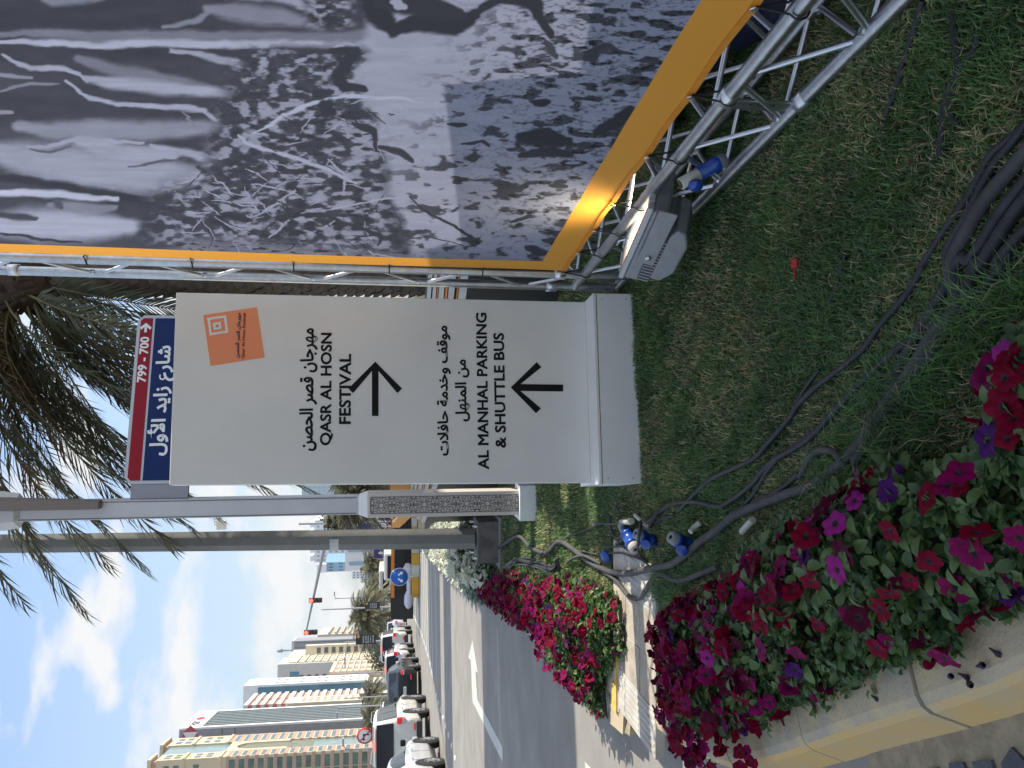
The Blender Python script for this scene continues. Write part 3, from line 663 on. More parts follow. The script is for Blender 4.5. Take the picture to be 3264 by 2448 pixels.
# ================================================================= BLUE PLUGS
m_blu = M('plug_blue', (0.006, 0.055, 0.30), .35, coat=.3); m_gry = M('plug_grey', (.26, .28, .29), .5); m_crm = M('sleeve_white', (.52, .50, .42), .5); m_blk = M('black_plastic', (.012, .012, .013), .5)
def plug(x, y, d, s, label, z=.05, lid=True, g2=True):
    p = G(x, y, z); d = Vector(d).normalized()
    t = thing('blue_plug', label, 'plug', (p.x, p.y, 0), 'blue round power plugs in the grass')
    bd = MB().lathe(p - d * .075 * s, d, [(0, .020 * s), (.004 * s, .030 * s), (.03 * s, .031 * s), (.032 * s, .036 * s), (.05 * s, .036 * s), (.052 * s, .033 * s), (.10 * s, .033 * s), (.102 * s, .038 * s), (.125 * s, .038 * s), (.128 * s, .02 * s)], 18)
    body = bd.build('body', m_blu, t)
    MB().lathe(p - d * .115 * s, d, [(0, .012 * s), (.002 * s, .025 * s), (.04 * s, .029 * s)], 16).build('gland', m_gry if g2 else m_crm, t)
    if g2 is not None: MB().lathe(p + d * .05 * s, d, [(0, .034 * s), (.03 * s, .031 * s), (.035 * s, .018 * s), (.03 * s, .010 * s)], 16).build('collar', m_gry if lid else m_crm, t)
    if lid:
        x_, y_, _ = basis(d); q = p + x_ * .034 * s - y_ * .0 + Vector((-.01, -.01, .012))
        MB().lathe(q, (x_ * .5 + Vector((-.3, -.9, .9))).normalized(), [(0, .0), (0, .032 * s), (.008 * s, .032 * s), (.010 * s, .028 * s), (.011 * s, 0)], 18).build('lid', m_blu, t)
    return t
plug(*cz1([(1765, 530)])[0], (-.42, -.72, -.1), 1.08, 'largest blue plug with white ends, lying in the grass above the paved path', .06, lid=False)
plug(*cz1([(1930, 520)])[0], (.35, -.2, .75), 0.85, 'blue plug with a raised round lid, just beside the largest one', .07)
plug(*cz([(1440, 560)])[0], (.3, -.25, .7), 0.88, 'blue plug with a grey collar resting against the thickest cable', .06)
MB_ = MB().lathe(G(*cz1([(1535, 700)])[0], .02), Vector((-.3, -.5, .8)), [(0, .038), (.022, .038), (.026, .034), (.027, 0)], 20)
tag(MB_.build('plug_cap', m_blu), 'loose blue round plug cap beside the paved path', 'plug cap')
def sleeve(pix, r, zz, lab, mat=m_crm):
    pts = [G(x, y, zz[i]) for i, (x, y) in enumerate(pix)]; return tag(MB().tube(pts, r, 10).build('cable_sleeve', mat), lab, 'cable sleeve')
sleeve(cz1([(1680, 362), (1780, 352)]), .017, [.075, .075], 'cream sleeve on the cable above the largest blue plug')
sleeve(cz1([(1815, 290), (1870, 340), (1930, 400)]), .010, [.07, .09, .08], 'slim white sleeve on the cable of the lidded plug')
sleeve(cz([(1690, 290), (1600, 360), (1550, 420)]), .012, [.03, .05, .07], 'white sleeve on the cable of the plug against the thickest cable')
sleeve(cr(2000, 1600, 1.75, [(640, 165), (700, 100)]), .013, [.05, .05], 'pale translucent sleeve lying in long grass by the petunias')
# red ribbon tag
m_red = M('red_ribbon', (.42, .012, .015), .5)
p = G(2532, 850, .035); t = thing('red_tag', 'small red T shaped tag lying on the open lawn', 'tag', (p.x, p.y, 0))
MB().box(p + Vector((0.012, 0, 0)), (.030, .038, .008)).build('bow', m_red, t, bevel=.003)
MB().box(p + Vector((-.022, .006, -.004)), (.04, .007, .006)).build('stem', m_red, t, bevel=.002)

# ================================================================= TRUSS FRAME WITH BANNER
m_alu = M('truss_aluminium', (.47, .48, .49), .36, 1.0, var=.14, vs=18, bump=.12, bs=130)
m_weld = M('weld_aluminium', (.70, .71, .72), .38, 1.0)
BX = lambda Y: 1.3145 - .1534 * Y
TD = Vector((-.1516, .9884, 0)); TN = Vector((.9884, .1516, 0))          # along the frame (away), and to its back
P0 = Vector((BX(4.66), 4.66, 0)); TR = .025; TW = .25
tr = thing('truss_frame', 'aluminium box truss goalpost frame holding the black and white banner on the lawn', 'truss frame', (P0.x, P0.y, 0))
LEAN = Vector((.012, 0, 1))
def tube1(bb, a, b_, r=TR, n=12): return bb.tube([a, b_], r, n)
def collar(bb, p, d):
    bb.lathe(p - d * .03, d, [(0, TR), (.002, TR + .006), (.058, TR + .006), (.06, TR)], 12)
def chordset(start, d, side1, side2, length, name, seg, lace_faces):
    """four chords of a box truss and its zig-zag lacing"""
    corners = [start, start + side1 * TW, start + side2 * TW, start + side1 * TW + side2 * TW]
    for c in corners: MB().tube([c, c + d * length], TR, 14).build('chord', m_alu, tr)
    n = max(2, round(length / seg))
    for (i, j) in lace_faces:
        a, b_ = corners[i], corners[j]
        for k in range(n):
            s0, s1 = length * k / n + .02, length * (k + 1) / n - .02
            p, q = (a, b_) if k % 2 == 0 else (b_, a)
            bb = MB().tube([p + d * s0, q + d * s1], .010, 8); bb.lathe(p + d * s0, (q - p).normalized(), [(.01, .018), (.03, .012)], 8); bb.build('brace', m_weld, tr)
zb = .032
low = P0 - TD * 0 + Vector((0, 0, zb))
# bottom beam towards the camera
st_b = P0 + TD * TW + Vector((0, 0, zb))
chordset(st_b, -TD, Vector((0, 0, 1)), TN, 4.3, 'beam', .265, [(0, 1), (0, 2), (2, 3), (1, 3)])
# vertical tower
vt = (LEAN.normalized())
chordset(P0 + Vector((0, 0, .30)), vt, TD, TN, 4.3, 'tower', .29, [(0, 1), (0, 2), (2, 3)])
# corner tubes of the lower node
bb = MB()
for q in (P0, P0 + TD * TW, P0 + TN * TW, P0 + TD * TW + TN * TW): bb.tube([q + Vector((0, 0, zb)), q + Vector((0, 0, .34))], TR, 12)
bb.build('corner_block', m_alu, tr)
bb = MB()
def coup(q, d):
    c_b = MB(); collar(c_b, q, d); c_b.build('coupler', m_weld, tr)
for q in (P0, P0 + TD * TW): coup(q + Vector((0, 0, .42)), Vector((0, 0, 1)))
jd = P0 - TD * 2.06
for q in (jd + Vector((0, 0, zb)), jd + Vector((0, 0, zb + TW))): coup(q, -TD)
for k in (3.3,):
    q = P0 + LEAN * k; coup(q, vt); coup(q + TD * TW, vt)
# ladder plate with stamped lettering between lower chords
pl = MB().box(jd + Vector((0, 0, zb + TW / 2)) + TD * .05, (.012, .055, TW - .04), 0, Matrix(((TN.x, -TD.x, 0), (TN.y, -TD.y, 0), (0, 0, 1)))).build('end_plate', m_alu, tr, bevel=.003)
jc = jd + Vector((0, 0, zb + TW / 2)) + TD * .05
text('EX30S', M('stamp_dark', (.12, .12, .12), .7), pl, jc + TN * -.0075 + Vector((0, 0, -.055)) + TD * .012, (0, 0, 1), TD * -1 if False else TD, .11, .017, 'stamped_lettering')
text('EVO', M('marker_ink', (.02, .02, .02), .7), pl, jc + TN * -.0075 + Vector((0, 0, -.045)) - TD * .020, (0, 0, 1), TD, .085, .016, 'marker_lettering')
# off picture: the rest of the goalpost
P9 = P0 - TD * 4.6
chordset(P9 + Vector((0, 0, zb)), Vector((0, 0, 1)), TD, TN, 4.6, 'tower', .5, [(0, 1)])
chordset(P0 + TD * TW + Vector((.05, 0, 4.35)), -TD, Vector((0, 0, 1)), TN, 4.85, 'beam', .5, [(0, 1), (0, 2)])

# ---- banner print, painted in the measured positions of the print
Y0b, Y1b, Z0b, Z1b = .35, 4.62, .39, 4.30
NXp, NZp = 1500, 1300
yy = Y1b - (np.arange(NXp) + .5) / NXp * (Y1b - Y0b); zz_ = Z0b + (np.arange(NZp) + .5) / NZp * (Z1b - Z0b)
YY, ZZ = np.meshgrid(yy, zz_); XX = 1.3145 - .1534 * YY
dep = YY * ct - (ZZ - CZ) * st; vv = -(YY * st + (ZZ - CZ) * ct) * F / dep; uu = XX * F / dep
PX = (1632 + vv).astype(np.float32); PY = (1224 - uu).astype(np.float32)      # where the print reads in the photograph
def sst(e0, e1, x): t = np.clip((x - e0) / (e1 - e0), 0, 1); return t * t * (3 - 2 * t)
def vnoise(x, y, seed):
    xi = np.floor(x).astype(np.int64); yi = np.floor(y).astype(np.int64); fx = x - xi; fy = y - yi; fx = fx * fx * (3 - 2 * fx); fy = fy * fy * (3 - 2 * fy)
    def h(a, b_): 
        n = (a * 374761393 + b_ * 668265263 + seed * 1442695041) & 0x7fffffff; n = (n ^ (n >> 13)) * 1274126177 & 0x7fffffff; return ((n ^ (n >> 16)) & 0xffff) / 65535.0
    return (h(xi, yi) * (1 - fx) + h(xi + 1, yi) * fx) * (1 - fy) + (h(xi, yi + 1) * (1 - fx) + h(xi + 1, yi + 1) * fx) * fy
def fbm(x, y, seed, o=4):
    r = 0; a_ = .5
    for k in range(o): r = r + a_ * vnoise(x * 2 ** k, y * 2 ** k, seed + k); a_ *= .5
    return r / .94
wx = PX + 60 * (fbm(PX / 190, PY / 120, 5, 4) - .5) + 10 * (fbm(PX / 30, PY / 9, 6, 3) - .5); wy = PY + 34 * (fbm(PX / 150, PY / 110, 9, 4) - .5) + 7 * (fbm(PX / 40, PY / 8, 7, 3) - .5)
SOFT = [.55]
def stroke(val, pts, w, b_, off=(0, 0), s=1.952, soft=None):
    soft = soft or SOFT[0]
    pts = [(off[0] + x / s, off[1] + y / s) for x, y in pts]; w = w / s / 2; x0 = min(p[0] for p in pts) - 3 * w; x1 = max(p[0] for p in pts) + 3 * w; y0 = min(p[1] for p in pts) - 3 * w; y1 = max(p[1] for p in pts) + 3 * w
    ys, xs_ = np.nonzero((wx > x0) & (wx < x1) & (wy > y0) & (wy < y1))
    if len(ys) == 0: return
    X = wx[ys, xs_]; Yq = wy[ys, xs_]; d = np.full(len(X), 1e9, np.float32); tt = 0
    n = len(pts) - 1
    for i in range(n):
        ax, ay = pts[i]; bx, by = pts[i + 1]; dx, dy = bx - ax, by - ay
        t = np.clip(((X - ax) * dx + (Yq - ay) * dy) / max(dx * dx + dy * dy, 1e-6), 0, 1)
        g_ = (i + t) / n; taper = .35 + .65 * np.sin(np.pi * np.clip(g_, .04, .96)) ** .6
        d = np.minimum(d, np.hypot(X - ax - t * dx, Yq - ay - t * dy) / (w * taper))
    m = 1 - sst(1 - soft, 1 + soft, d); cur = val[ys, xs_]; val[ys, xs_] = cur * (1 - m) + b_ * m
fold = .13 + .10 * fbm(PX / 420, PY / 60, 3)
for pts, w, b_ in [([(200, 0), (320, 40), (500, 30), (700, 0)], 70, .42), ([(1000, 195), (1200, 165), (1350, 80)], 36, .45), ([(1300, 90), (1600, 120), (1900, 160)], 110, .45), ([(1420, 10), (1700, 20), (1950, 90)], 60, .55),
                   ([(-80, 240), (1000, 250), (2300, 262), (2700, 268)], 70, .40), ([(-80, 290), (1000, 300), (2300, 312), (2600, 300)], 52, .66), ([(20, 380), (120, 440), (200, 465), (300, 450), (400, 460), (500, 500), (540, 545)], 34, .62),
                   ([(480, 390), (700, 450), (1000, 520), (1350, 600)], 90, .40), ([(540, 530), (800, 555), (1100, 600), (1450, 635)], 90, .60), ([(1060, 345), (1300, 375), (1500, 425), (1680, 470)], 44, .58), ([(1600, 530), (1700, 490), (1800, 470)], 18, .62),
                   ([(400, 545), (540, 650), (800, 690), (1100, 720), (1250, 730), (1390, 800)], 34, .62), ([(1480, 635), (1600, 610), (1700, 560)], 22, .55), ([(-50, 610), (200, 560), (350, 565)], 22, .45), ([(-50, 510), (200, 520)], 26, .5), ([(-80, 750), (60, 740)], 30, .5),
                   ([(100, 830), (500, 860), (900, 860), (1380, 815)], 130, .50), ([(150, 960), (500, 920), (900, 930)], 26, .62), ([(-80, 1010), (300, 1060), (700, 1110), (1250, 1150)], 270, .58), ([(500, 930), (800, 1000), (1100, 1010)], 120, .60), ([(950, 950), (1200, 990), (1450, 1080)], 60, .60),
                   ([(820, 1080), (1000, 1050), (1180, 1035)], 20, .28), ([(170, 970), (300, 985), (450, 960)], 22, .30), ([(1090, 735), (1180, 790), (1220, 830)], 12, .45), ([(-60, 1160), (300, 1190), (700, 1250), (1000, 1290)], 60, .13), ([(1240, 1080), (1300, 1140), (1200, 1240)], 40, .15),
                   ([(-80, 1470), (300, 1450), (800, 1450)], 210, .66), ([(-80, 1250), (350, 1250), (720, 1272)], 50, .74), ([(300, 1320), (500, 1330), (700, 1330)], 70, .45), ([(-60, 1395), (120, 1410), (230, 1412)], 50, .20), ([(330, 1290), (370, 1340)], 50, .25), ([(-60, 1520), (200, 1545), (500, 1556)], 20, .15)]:
    stroke(fold, pts, w, b_)
wv = fbm(PX / 26 + 3, PY / 11, 21, 4); tw = .17 + .38 * sst(.44, .68, fbm(PX / 30, PY / 14, 31, 5) + .10 * (fbm(PX / 130, PY / 110, 33, 2) - .5) * 2) + .14 * (wv - .5)
fold = np.clip(fold * (1 + .16 * (fbm(PX / 160, PY / 10, 12, 4) - .5)) + .05 * (fbm(PX / 60, PY / 26, 14, 4) - .5), .05, .9)
val = fold.copy()
# twig zone mask
dz = np.minimum(sst(640, 760, PX + .30 * (PY - 400)), 1) * sst(1250, 1120, PX - .1 * PY) * sst(130, 210, PY)
dz = np.maximum(dz, sst(420, 560, PX) * sst(560, 700, PY + .25 * (PX - 500)) * sst(1250, 1100, PX)); dz = np.maximum(dz, sst(950, 1010, PX) * sst(1150, 1100, PX) * sst(130, 90, PY))
val = val * (1 - dz) + tw * dz
sand = .60 + .10 * (fbm(PX / 90, PY / 16, 41, 4) - .5) - .40 * sst(.57, .70, fbm(wx / 46, wy / 17, 51, 6) + .08 * sst(1400, 2300, PX)) * sst(1250, 1600, PX + .6 * (PY - 300)) - .26 * sst(.56, .72, fbm(wx / 15, wy / 6, 61, 4)) * sst(1300, 1900, PX)
sz = sst(1135, 1185, PX + 90 * (fbm(PX / 80, PY / 80, 71) - .5) - .28 * np.clip(PY - 300, 0, 600)); val = val * (1 - sz) + sand * sz
grey = sst(740, 800, PY - .06 * (PX - 500)) * sst(480, 640, PX); val = val * (1 - grey) + grey * (.42 + .16 * (fbm(PX / 120, PY / 9, 81, 4) - .5) - .3 * sst(.6, .66, fbm(PX / 30, PY / 6, 91, 3)))
for pts, w, b_ in [([(1580, 860), (1700, 790), (1900, 700), (2147, 650), (2420, 655), (2560, 670)], 22, .70), ([(1490, 870), (1600, 930), (1850, 1020), (2000, 1080), (2200, 1180)], 24, .66), ([(1550, 1390), (1700, 1310), (1860, 1220)], 16, .6), ([(1540, 1180), (1700, 1200), (1850, 1240)], 12, .6), ([(1620, 1395), (1900, 1350), (2147, 1420)], 12, .15)]: stroke(val, pts, w, b_)
for k in range(150):
    x_, y_ = rs.uniform(560, 1250), rs.uniform(330, 840)
    if y_ < 560 and x_ < 760: continue
    a_ = rs.normal(.25, .6); L_ = rs.uniform(18, 90); q_ = [(x_, y_), (x_ + L_ * .5 * math.cos(a_), y_ + L_ * .5 * math.sin(a_) + rs.uniform(-5, 5)), (x_ + L_ * math.cos(a_), y_ + L_ * math.sin(a_))]
    stroke(val, q_, rs.uniform(2.5, 5), .62 if rs.rand() < .5 else .13, (0, 0), 1.0, .5)
o2 = (1000, 0); SOFT[0] = .28
for pts, w, b_ in [([(330, -20), (400, 120), (480, 240)], 150, .12), ([(480, 240), (620, 180), (860, 190), (1000, 110)], 120, .12), ([(420, 60), (700, 80), (900, 120)], 150, .14), ([(1000, 110), (1150, 30), (1330, 40), (1400, 160), (1470, 260)], 75, .13), ([(1280, -20), (1360, 60)], 160, .13),
                   ([(120, 350), (270, 350), (200, 440), (150, 520), (200, 590), (320, 600)], 85, .14), ([(0, 640), (120, 620)], 60, .15), ([(60, 700), (120, 740)], 110, .14), ([(270, 810), (400, 840), (415, 960)], 40, .15), ([(440, 940), (560, 960), (640, 1020)], 44, .16), ([(500, 60), (540, 80)], 70, .6),
                   ([(1280, 900), (1420, 880), (1600, 910)], 95, .13), ([(1300, 990), (1500, 960), (1600, 980)], 60, .14), ([(1430, 850), (1500, 860)], 60, .14), ([(1780, 840), (1900, 780), (1950, 700)], 95, .13), ([(1350, 680), (1450, 660)], 40, .14), ([(840, 795), (960, 800)], 30, .14), ([(1040, 700), (1110, 700)], 30, .2), ([(940, 915), (1060, 905), (1100, 940)], 24, .16),
                   ([(1450, 300), (1520, 390)], 50, .2), ([(1620, 400), (1780, 320), (1900, 360)], 34, .2), ([(620, 1240), (740, 1350), (900, 1440), (990, 1480)], 18, .15), ([(500, 1310), (540, 1400), (545, 1510), (700, 1495), (1000, 1540)], 10, .2), ([(0, 1360), (280, 1440), (420, 1480), (380, 1540)], 22, .16), ([(60, 1340), (300, 1300), (600, 1240)], 14, .62),
                   ([(100, 1040), (200, 1140), (180, 1220)], 20, .6), ([(1220, 1400), (1360, 1350)], 30, .16), ([(1330, 1560), (1450, 1590)], 50, .16), ([(1490, 1180), (1600, 1190)], 34, .2), ([(1400, 1240), (1430, 1260)], 26, .2)]: stroke(val, pts, w, b_, o2)
val = np.clip(val + .03 * (fbm(PX / 3, PY / 3, 101, 2) - .5), .04, .9)
lin = (.005 + .97 * val) ** 1.72
img = np.ones((NZp, NXp, 4), np.float32)
lin = lin * .90 + .012; img[..., 0] = lin * .93; img[..., 1] = lin * .97; img[..., 2] = lin * 1.25
bz = ZZ < .545 + .0; by = YY > 4.475
om = (bz | by)
for c_, q in enumerate((.92, .41, .05)): img[..., c_] = np.where(om, q, img[..., c_])
im = bpy.data.images.new('banner_print', NXp, NZp, float_buffer=True)
try: im.colorspace_settings.name = 'Linear Rec.709'
except Exception: pass
im.pixels.foreach_set(img.ravel()); im.update(); im.pack()
m_ban = bpy.data.materials.new('banner_mesh'); m_ban.use_nodes = True; t = m_ban.node_tree; b_ = t.nodes['Principled BSDF']
ti = t.nodes.new('ShaderNodeTexImage'); ti.image = im; ti.extension = 'EXTEND'; t.links.new(ti.outputs[0], b_.inputs['Base Color']); b_.inputs['Roughness'].default_value = .75
tl = t.nodes.new('ShaderNodeBsdfTranslucent'); t.links.new(ti.outputs[0], tl.inputs[0]); ms = t.nodes.new('ShaderNodeMixShader'); ms.inputs[0].default_value = .22
t.links.new(b_.outputs[0], ms.inputs[1]); t.links.new(tl.outputs[0], ms.inputs[2]); t.links.new(ms.outputs[0], t.nodes['Material Output'].inputs[0])
bn_t = thing('banner', 'large mesh banner with a black and white print and orange border', 'banner', (BX(2.5), 2.5, .39))
TIES = [4.62, 4.26, 3.92, 3.58, 3.09, 2.63, 2.15, 1.65, 1.1, .5]
nx, nz_ = 130, 40; vs_ = []; uv = []
for j in range(nz_ + 1):
    for i in range(nx + 1):
        s_ = i / nx; Y = Y1b - s_ * (Y1b - Y0b); tz = (j / nz_) ** 1.6; z = Z0b + tz * (Z1b - Z0b)
        k = next((q for q in range(len(TIES) - 1) if TIES[q] >= Y >= TIES[q + 1]), len(TIES) - 2); f_ = (TIES[k] - Y) / (TIES[k] - TIES[k + 1])
        sag = math.sin(math.pi * max(0, min(1, f_))); fade = max(0, 1 - (z - Z0b) / .35)
        dzz = .003 * sag * fade * (1 - tz); wave = .0015 * math.sin(Y * 7) * fade + .003 * math.cos(2 * math.pi * f_) * fade ** 2 + .003 * math.sin(z * 2.1 + Y)
        vs_.append(Vector((BX(Y) + .005 - wave + LEAN.x * z * (Y / 4.62), Y, z + dzz))); uv.append((s_, (z - Z0b) / (Z1b - Z0b)))
fs = [(j * (nx + 1) + i, j * (nx + 1) + i + 1, (j + 1) * (nx + 1) + i + 1, (j + 1) * (nx + 1) + i) for j in range(nz_) for i in range(nx)]
bm_ = MB(); bm_.add(vs_, fs, 0, True); o = bm_.build('sheet', m_ban, bn_t); ul = o.data.uv_layers.new(name='UVMap'); 
li = np.empty(len(o.data.loops), np.int32); o.data.loops.foreach_get('vertex_index', li); ul.data.foreach_set('uv', np.array(uv, np.float32)[li].ravel())
m_hem = leafmat('banner_hem', (.85, .35, .04), .2, .7, .08, 20)
hv = [vs_[i] for i in range(nx + 1)]; bb = MB()
for i in range(nx):
    p, q = hv[i], hv[i + 1]; bb.add([p + Vector((-.003, 0, .0)), q + Vector((-.003, 0, .0)), q + Vector((-.006, 0, .024)), p + Vector((-.006, 0, .024))], [(0, 1, 2, 3)], 0, True)
    bb.add([p + Vector((-.003, 0, .0)), q + Vector((-.003, 0, .0)), q + Vector((.006, 0, .01)), p + Vector((.006, 0, .01))], [(0, 1, 2, 3)], 0, True)
bb.build('hem', m_hem, bn_t)
def tie(p, q_c, ax, r=TR):
    """black elastic cord from an eyelet round a chord"""
    x_, y_, d = basis(ax); dd = (Vector(p) - Vector(q_c)); a0 = math.atan2(dd.dot(y_), dd.dot(x_)); pts = [Vector(p)]
    for k in range(10):
        a_ = a0 + .6 + k * (2 * math.pi - 1.2) / 9; pts.append(Vector(q_c) + (x_ * math.cos(a_) + y_ * math.sin(a_)) * (r + .006))
    pts.append(Vector(p)); MB().tube(pts, .0035, 6).build('elastic_tie', m_blk, bn_t)
    MB().lathe(Vector(p) + Vector((-.006, 0, .006)), (-1, 0, 0), [(0, .005), (0, .012), (.003, .012), (.003, .005)], 12).build('eyelet', m_weld, bn_t)
for Y in TIES[:8]: tie((BX(Y) - .002, Y, .40), (BX(Y), Y + .0, zb + TW), TD)
for x in (-260, 270, 610, 935, 1241, 1540):
    z = onplane(x, 1625, (BX(4.62), 4.62, 0), Vector((0, 1, 0))).z
    tie((BX(4.62) + .03, 4.60, z), P0 + LEAN * z, vt)
# unseen added cabinet behind the banner that keeps the low part of the cloth out of the sun
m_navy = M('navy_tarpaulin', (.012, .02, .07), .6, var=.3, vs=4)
t = thing('added_sunshield', 'unseen added navy cabinet standing behind the banner', 'sunshield', (2.3, 3.9, 0))
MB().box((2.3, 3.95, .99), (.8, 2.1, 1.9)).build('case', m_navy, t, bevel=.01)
t2 = thing('added_sunshield', 'lower unseen added navy cabinet behind the near end of the banner', 'sunshield', (2.3, 1.7, 0))  # unseen box added to stop sun passing under the banner
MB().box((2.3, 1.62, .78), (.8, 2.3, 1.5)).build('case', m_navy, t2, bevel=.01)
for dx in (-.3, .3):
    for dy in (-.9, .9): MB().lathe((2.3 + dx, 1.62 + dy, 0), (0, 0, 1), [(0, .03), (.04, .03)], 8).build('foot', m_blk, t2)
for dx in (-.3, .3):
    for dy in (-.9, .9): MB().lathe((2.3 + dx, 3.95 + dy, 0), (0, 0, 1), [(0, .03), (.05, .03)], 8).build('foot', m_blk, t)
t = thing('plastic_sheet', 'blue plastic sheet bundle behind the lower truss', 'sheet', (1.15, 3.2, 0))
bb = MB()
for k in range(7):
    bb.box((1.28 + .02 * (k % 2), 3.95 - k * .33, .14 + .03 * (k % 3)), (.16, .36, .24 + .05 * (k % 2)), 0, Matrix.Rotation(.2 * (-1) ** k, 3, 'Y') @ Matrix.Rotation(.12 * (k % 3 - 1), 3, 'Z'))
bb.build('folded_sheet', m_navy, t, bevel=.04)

# ================================================================= FLOODLIGHT
m_fl = M('floodlight_grey', (.27, .275, .28), .5, .2, var=.08, vs=20, bump=.1, bs=300); m_rim = M('floodlight_rim', (.46, .47, .48), .45, .3)
m_len = M('lit_lens', (1.0, .90, .66), .4, emit=.85); m_bolt = M('bolt_steel', (.5, .5, .5), .35, 1.0)
fa = G(2015, 822, .24); fb = G(2112, 606, .24); fax = (fb - fa).normalized()
fn = Vector((.34, -.12, .93)); fn = (fn - fax * fn.dot(fax)).normalized(); fs_ = fax.cross(fn).normalized()   # side, pointing away or toward the banner
if fs_.x > 0: fs_ = -fs_
fl = thing('floodlight', 'lit grey floodlight on the lawn at the truss corner, aimed at the banner', 'floodlight', (.62, 3.75, 0))
Lf = (fb - fa).length; fc = (fa + fb) / 2
RF = Matrix((fax, -fs_, fn)).transposed() if fax.cross(-fs_).dot(fn) > 0 else Matrix((fax, fs_, fn)).transposed()
def fbox(c, d, nm, mt, bev=.01, par=fl): return MB().box(fc + RF @ Vector(c), d, 0, RF).build(nm, mt, par, bevel=bev)
hw = .12
fbox((0, 0, -.012), (Lf, hw * 2, .07), 'housing', m_fl, .015)
bz_ = fbox((0, hw - .02, .034), (Lf + .02, .04, .024), 'bezel', m_rim, .006); fbox((0, -hw + .02, .034), (Lf + .02, .04, .024), 'bezel', m_rim, .006)
fbox((Lf / 2 - .01, 0, .034), (.04, hw * 2 - .082, .024), 'bezel', m_rim, .006); fbox((-Lf / 2 + .01, 0, .034), (.04, hw * 2 - .082, .024), 'bezel', m_rim, .006)
fbox((0, 0, .031), (Lf - .06, hw * 2 - .085, .006), 'lens', m_len, .002)
fbox((-.03, 0, -.075), (Lf * .72, hw * 1.5, .055), 'heat_sink_block', m_fl, .02)
sg = 1 if (RF @ Vector((0, 1, 0))).x < 0 else -1
for k in range(14): fbox((-Lf / 2 + .05 + k * .022, sg * hw * .93, -.055), (.008, .06, .05), 'cooling_fin', m_fl, .0)
bk = fbox((.12, sg * (hw + .030), -.03), (.36, .010, .075), 'bracket', m_fl, .004)
p = fc + RF @ Vector((-.01, sg * (hw + .034), -.03)); MB().lathe(p, (RF @ Vector((0, sg, 0))), [(0, .016), (.008, .016), (.010, .012), (.010, 0)], 6).build('bolt', m_bolt, bk)
gb = MB(); pr = [(-Lf * .36, -.13), (-Lf * .36, -.08), (Lf * .28, -.08), (Lf * .38, -.10), (Lf * .36, -.14), (Lf * .2, -.17), (-Lf * .2, -.17)]
gb.prism([fc + RF @ Vector((x, sg * (hw + .02), z)) for x, z in pr], RF @ Vector((0, -sg * hw * 1.6, 0))); gb.build('gear_box', m_fl, fl, bevel=.01)
ld = bpy.data.lights.new('floodlight_beam', 'AREA'); ld.shape = 'RECTANGLE'; ld.size = Lf * .8; ld.size_y = hw * 1.5; ld.energy = 1.2; ld.color = (1.0, .86, .58); ld.spread = R(110)
lo = bpy.data.objects.new('floodlight_beam', ld); COL.objects.link(lo); lo.parent = fl; lo.matrix_basis = W[fl.name].inverted() @ (Matrix.Translation(fc + fn * .055) @ Matrix((fs_, fax if fs_.cross(fax).dot(-fn) > 0 else -fax, -fn)).transposed().to_4x4())
# plug inside the truss
pp = AY(2225, 555, 3.12); dd = (AY(2300, 515, 3.12) - AY(2165, 590, 3.12)).normalized()
t = thing('blue_plug', 'blue and white power plug lying inside the lower truss beside the floodlight', 'plug', (pp.x, pp.y, 0), 'blue round power plugs in the grass')
MB().lathe(pp - dd * .08, dd, [(0, .018), (.002, .023), (.08, .023)], 16).build('white_half', m_crm, t)
MB().lathe(pp, dd, [(0, .023), (.002, .028), (.06, .026), (.062, .029), (.09, .029)], 16).build('body', m_blu, t)
MB().lathe(pp + dd * .09, dd, [(0, .029), (.03, .027), (.034, .016), (.034, 0)], 16).build('collar', m_gry, t)
MB().lathe(pp + Vector((-.035, -.02, .0)) - dd * .02, Vector((-.8, -.5, .2)), [(0, 0), (0, .027), (.01, .027), (.011, 0)], 16).build('lid', m_blu, t)

# ================================================================= SIGN MONOLITH
m_sgn = M('sign_white', (.76, .75, .69), .45, var=.03, vs=3, spec=.4); m_cap = M('sign_cap_white', (.84, .83, .78), .5, var=.03, vs=4); m_ply = M('plywood_edge', (.36, .20, .11), .8, var=.2, vs=60)
m_ink = M('sign_ink', (.008, .008, .008), .6, spec=.2); m_org = M('logo_orange', (.86, .30, .13), .5); m_lw = M('logo_white', (.78, .76, .74), .5)
pL = G(2047, 1541, 0); pR = G(2022, 937, 0); sx_ = (pR - pL).normalized(); sw = (pR - pL).length; sn = Vector((-sx_.y, sx_.x, 0))   # sn points away from camera
sg_t = thing('direction_sign', 'tall white festival direction sign with arrows standing on the lawn', 'sign', (pL + pR) / 2)
UZ = Vector((0, 0, 1))
RS = Matrix((sx_, sn, UZ)).transposed()
def sbox(x0, x1, y0, y1, z0, z1, nm, mt, par=sg_t, bev=.003, sh=0.0):
    p = [pL + sx_ * x + sn * y + UZ * z + sx_ * sh * z for z in (z0, z1) for x, y in ((x0, y0), (x1, y0), (x1, y1), (x0, y1))]
    return MB().hexa(p).build(nm, mt, par, bevel=bev)
BH = .235
sbox(0, sw, .0, .46, -.02, BH - .020, 'plinth', m_cap, bev=.002)
sbox(-.001, sw + .001, -.001, .461, BH - .0195, BH - .0165, 'ply_edge', m_ply, bev=0)
sbox(-.0005, sw + .0005, -.0005, .4605, BH - .016, BH, 'plinth_top', m_cap, bev=.002)
YB = .19
c_ = pL + sn * YB
def onp(x, y):
    q = onplane(x, y, c_, sn); return (q - pL).dot(sx_), q.z
xl = onp(1891, 1538)[0]; xr = onp(1887, 963)[0]; zt = (onp(539, 1543)[1] + onp(561, 937)[1]) / 2
SH = .010
xl -= SH * .235; xr -= SH * .235
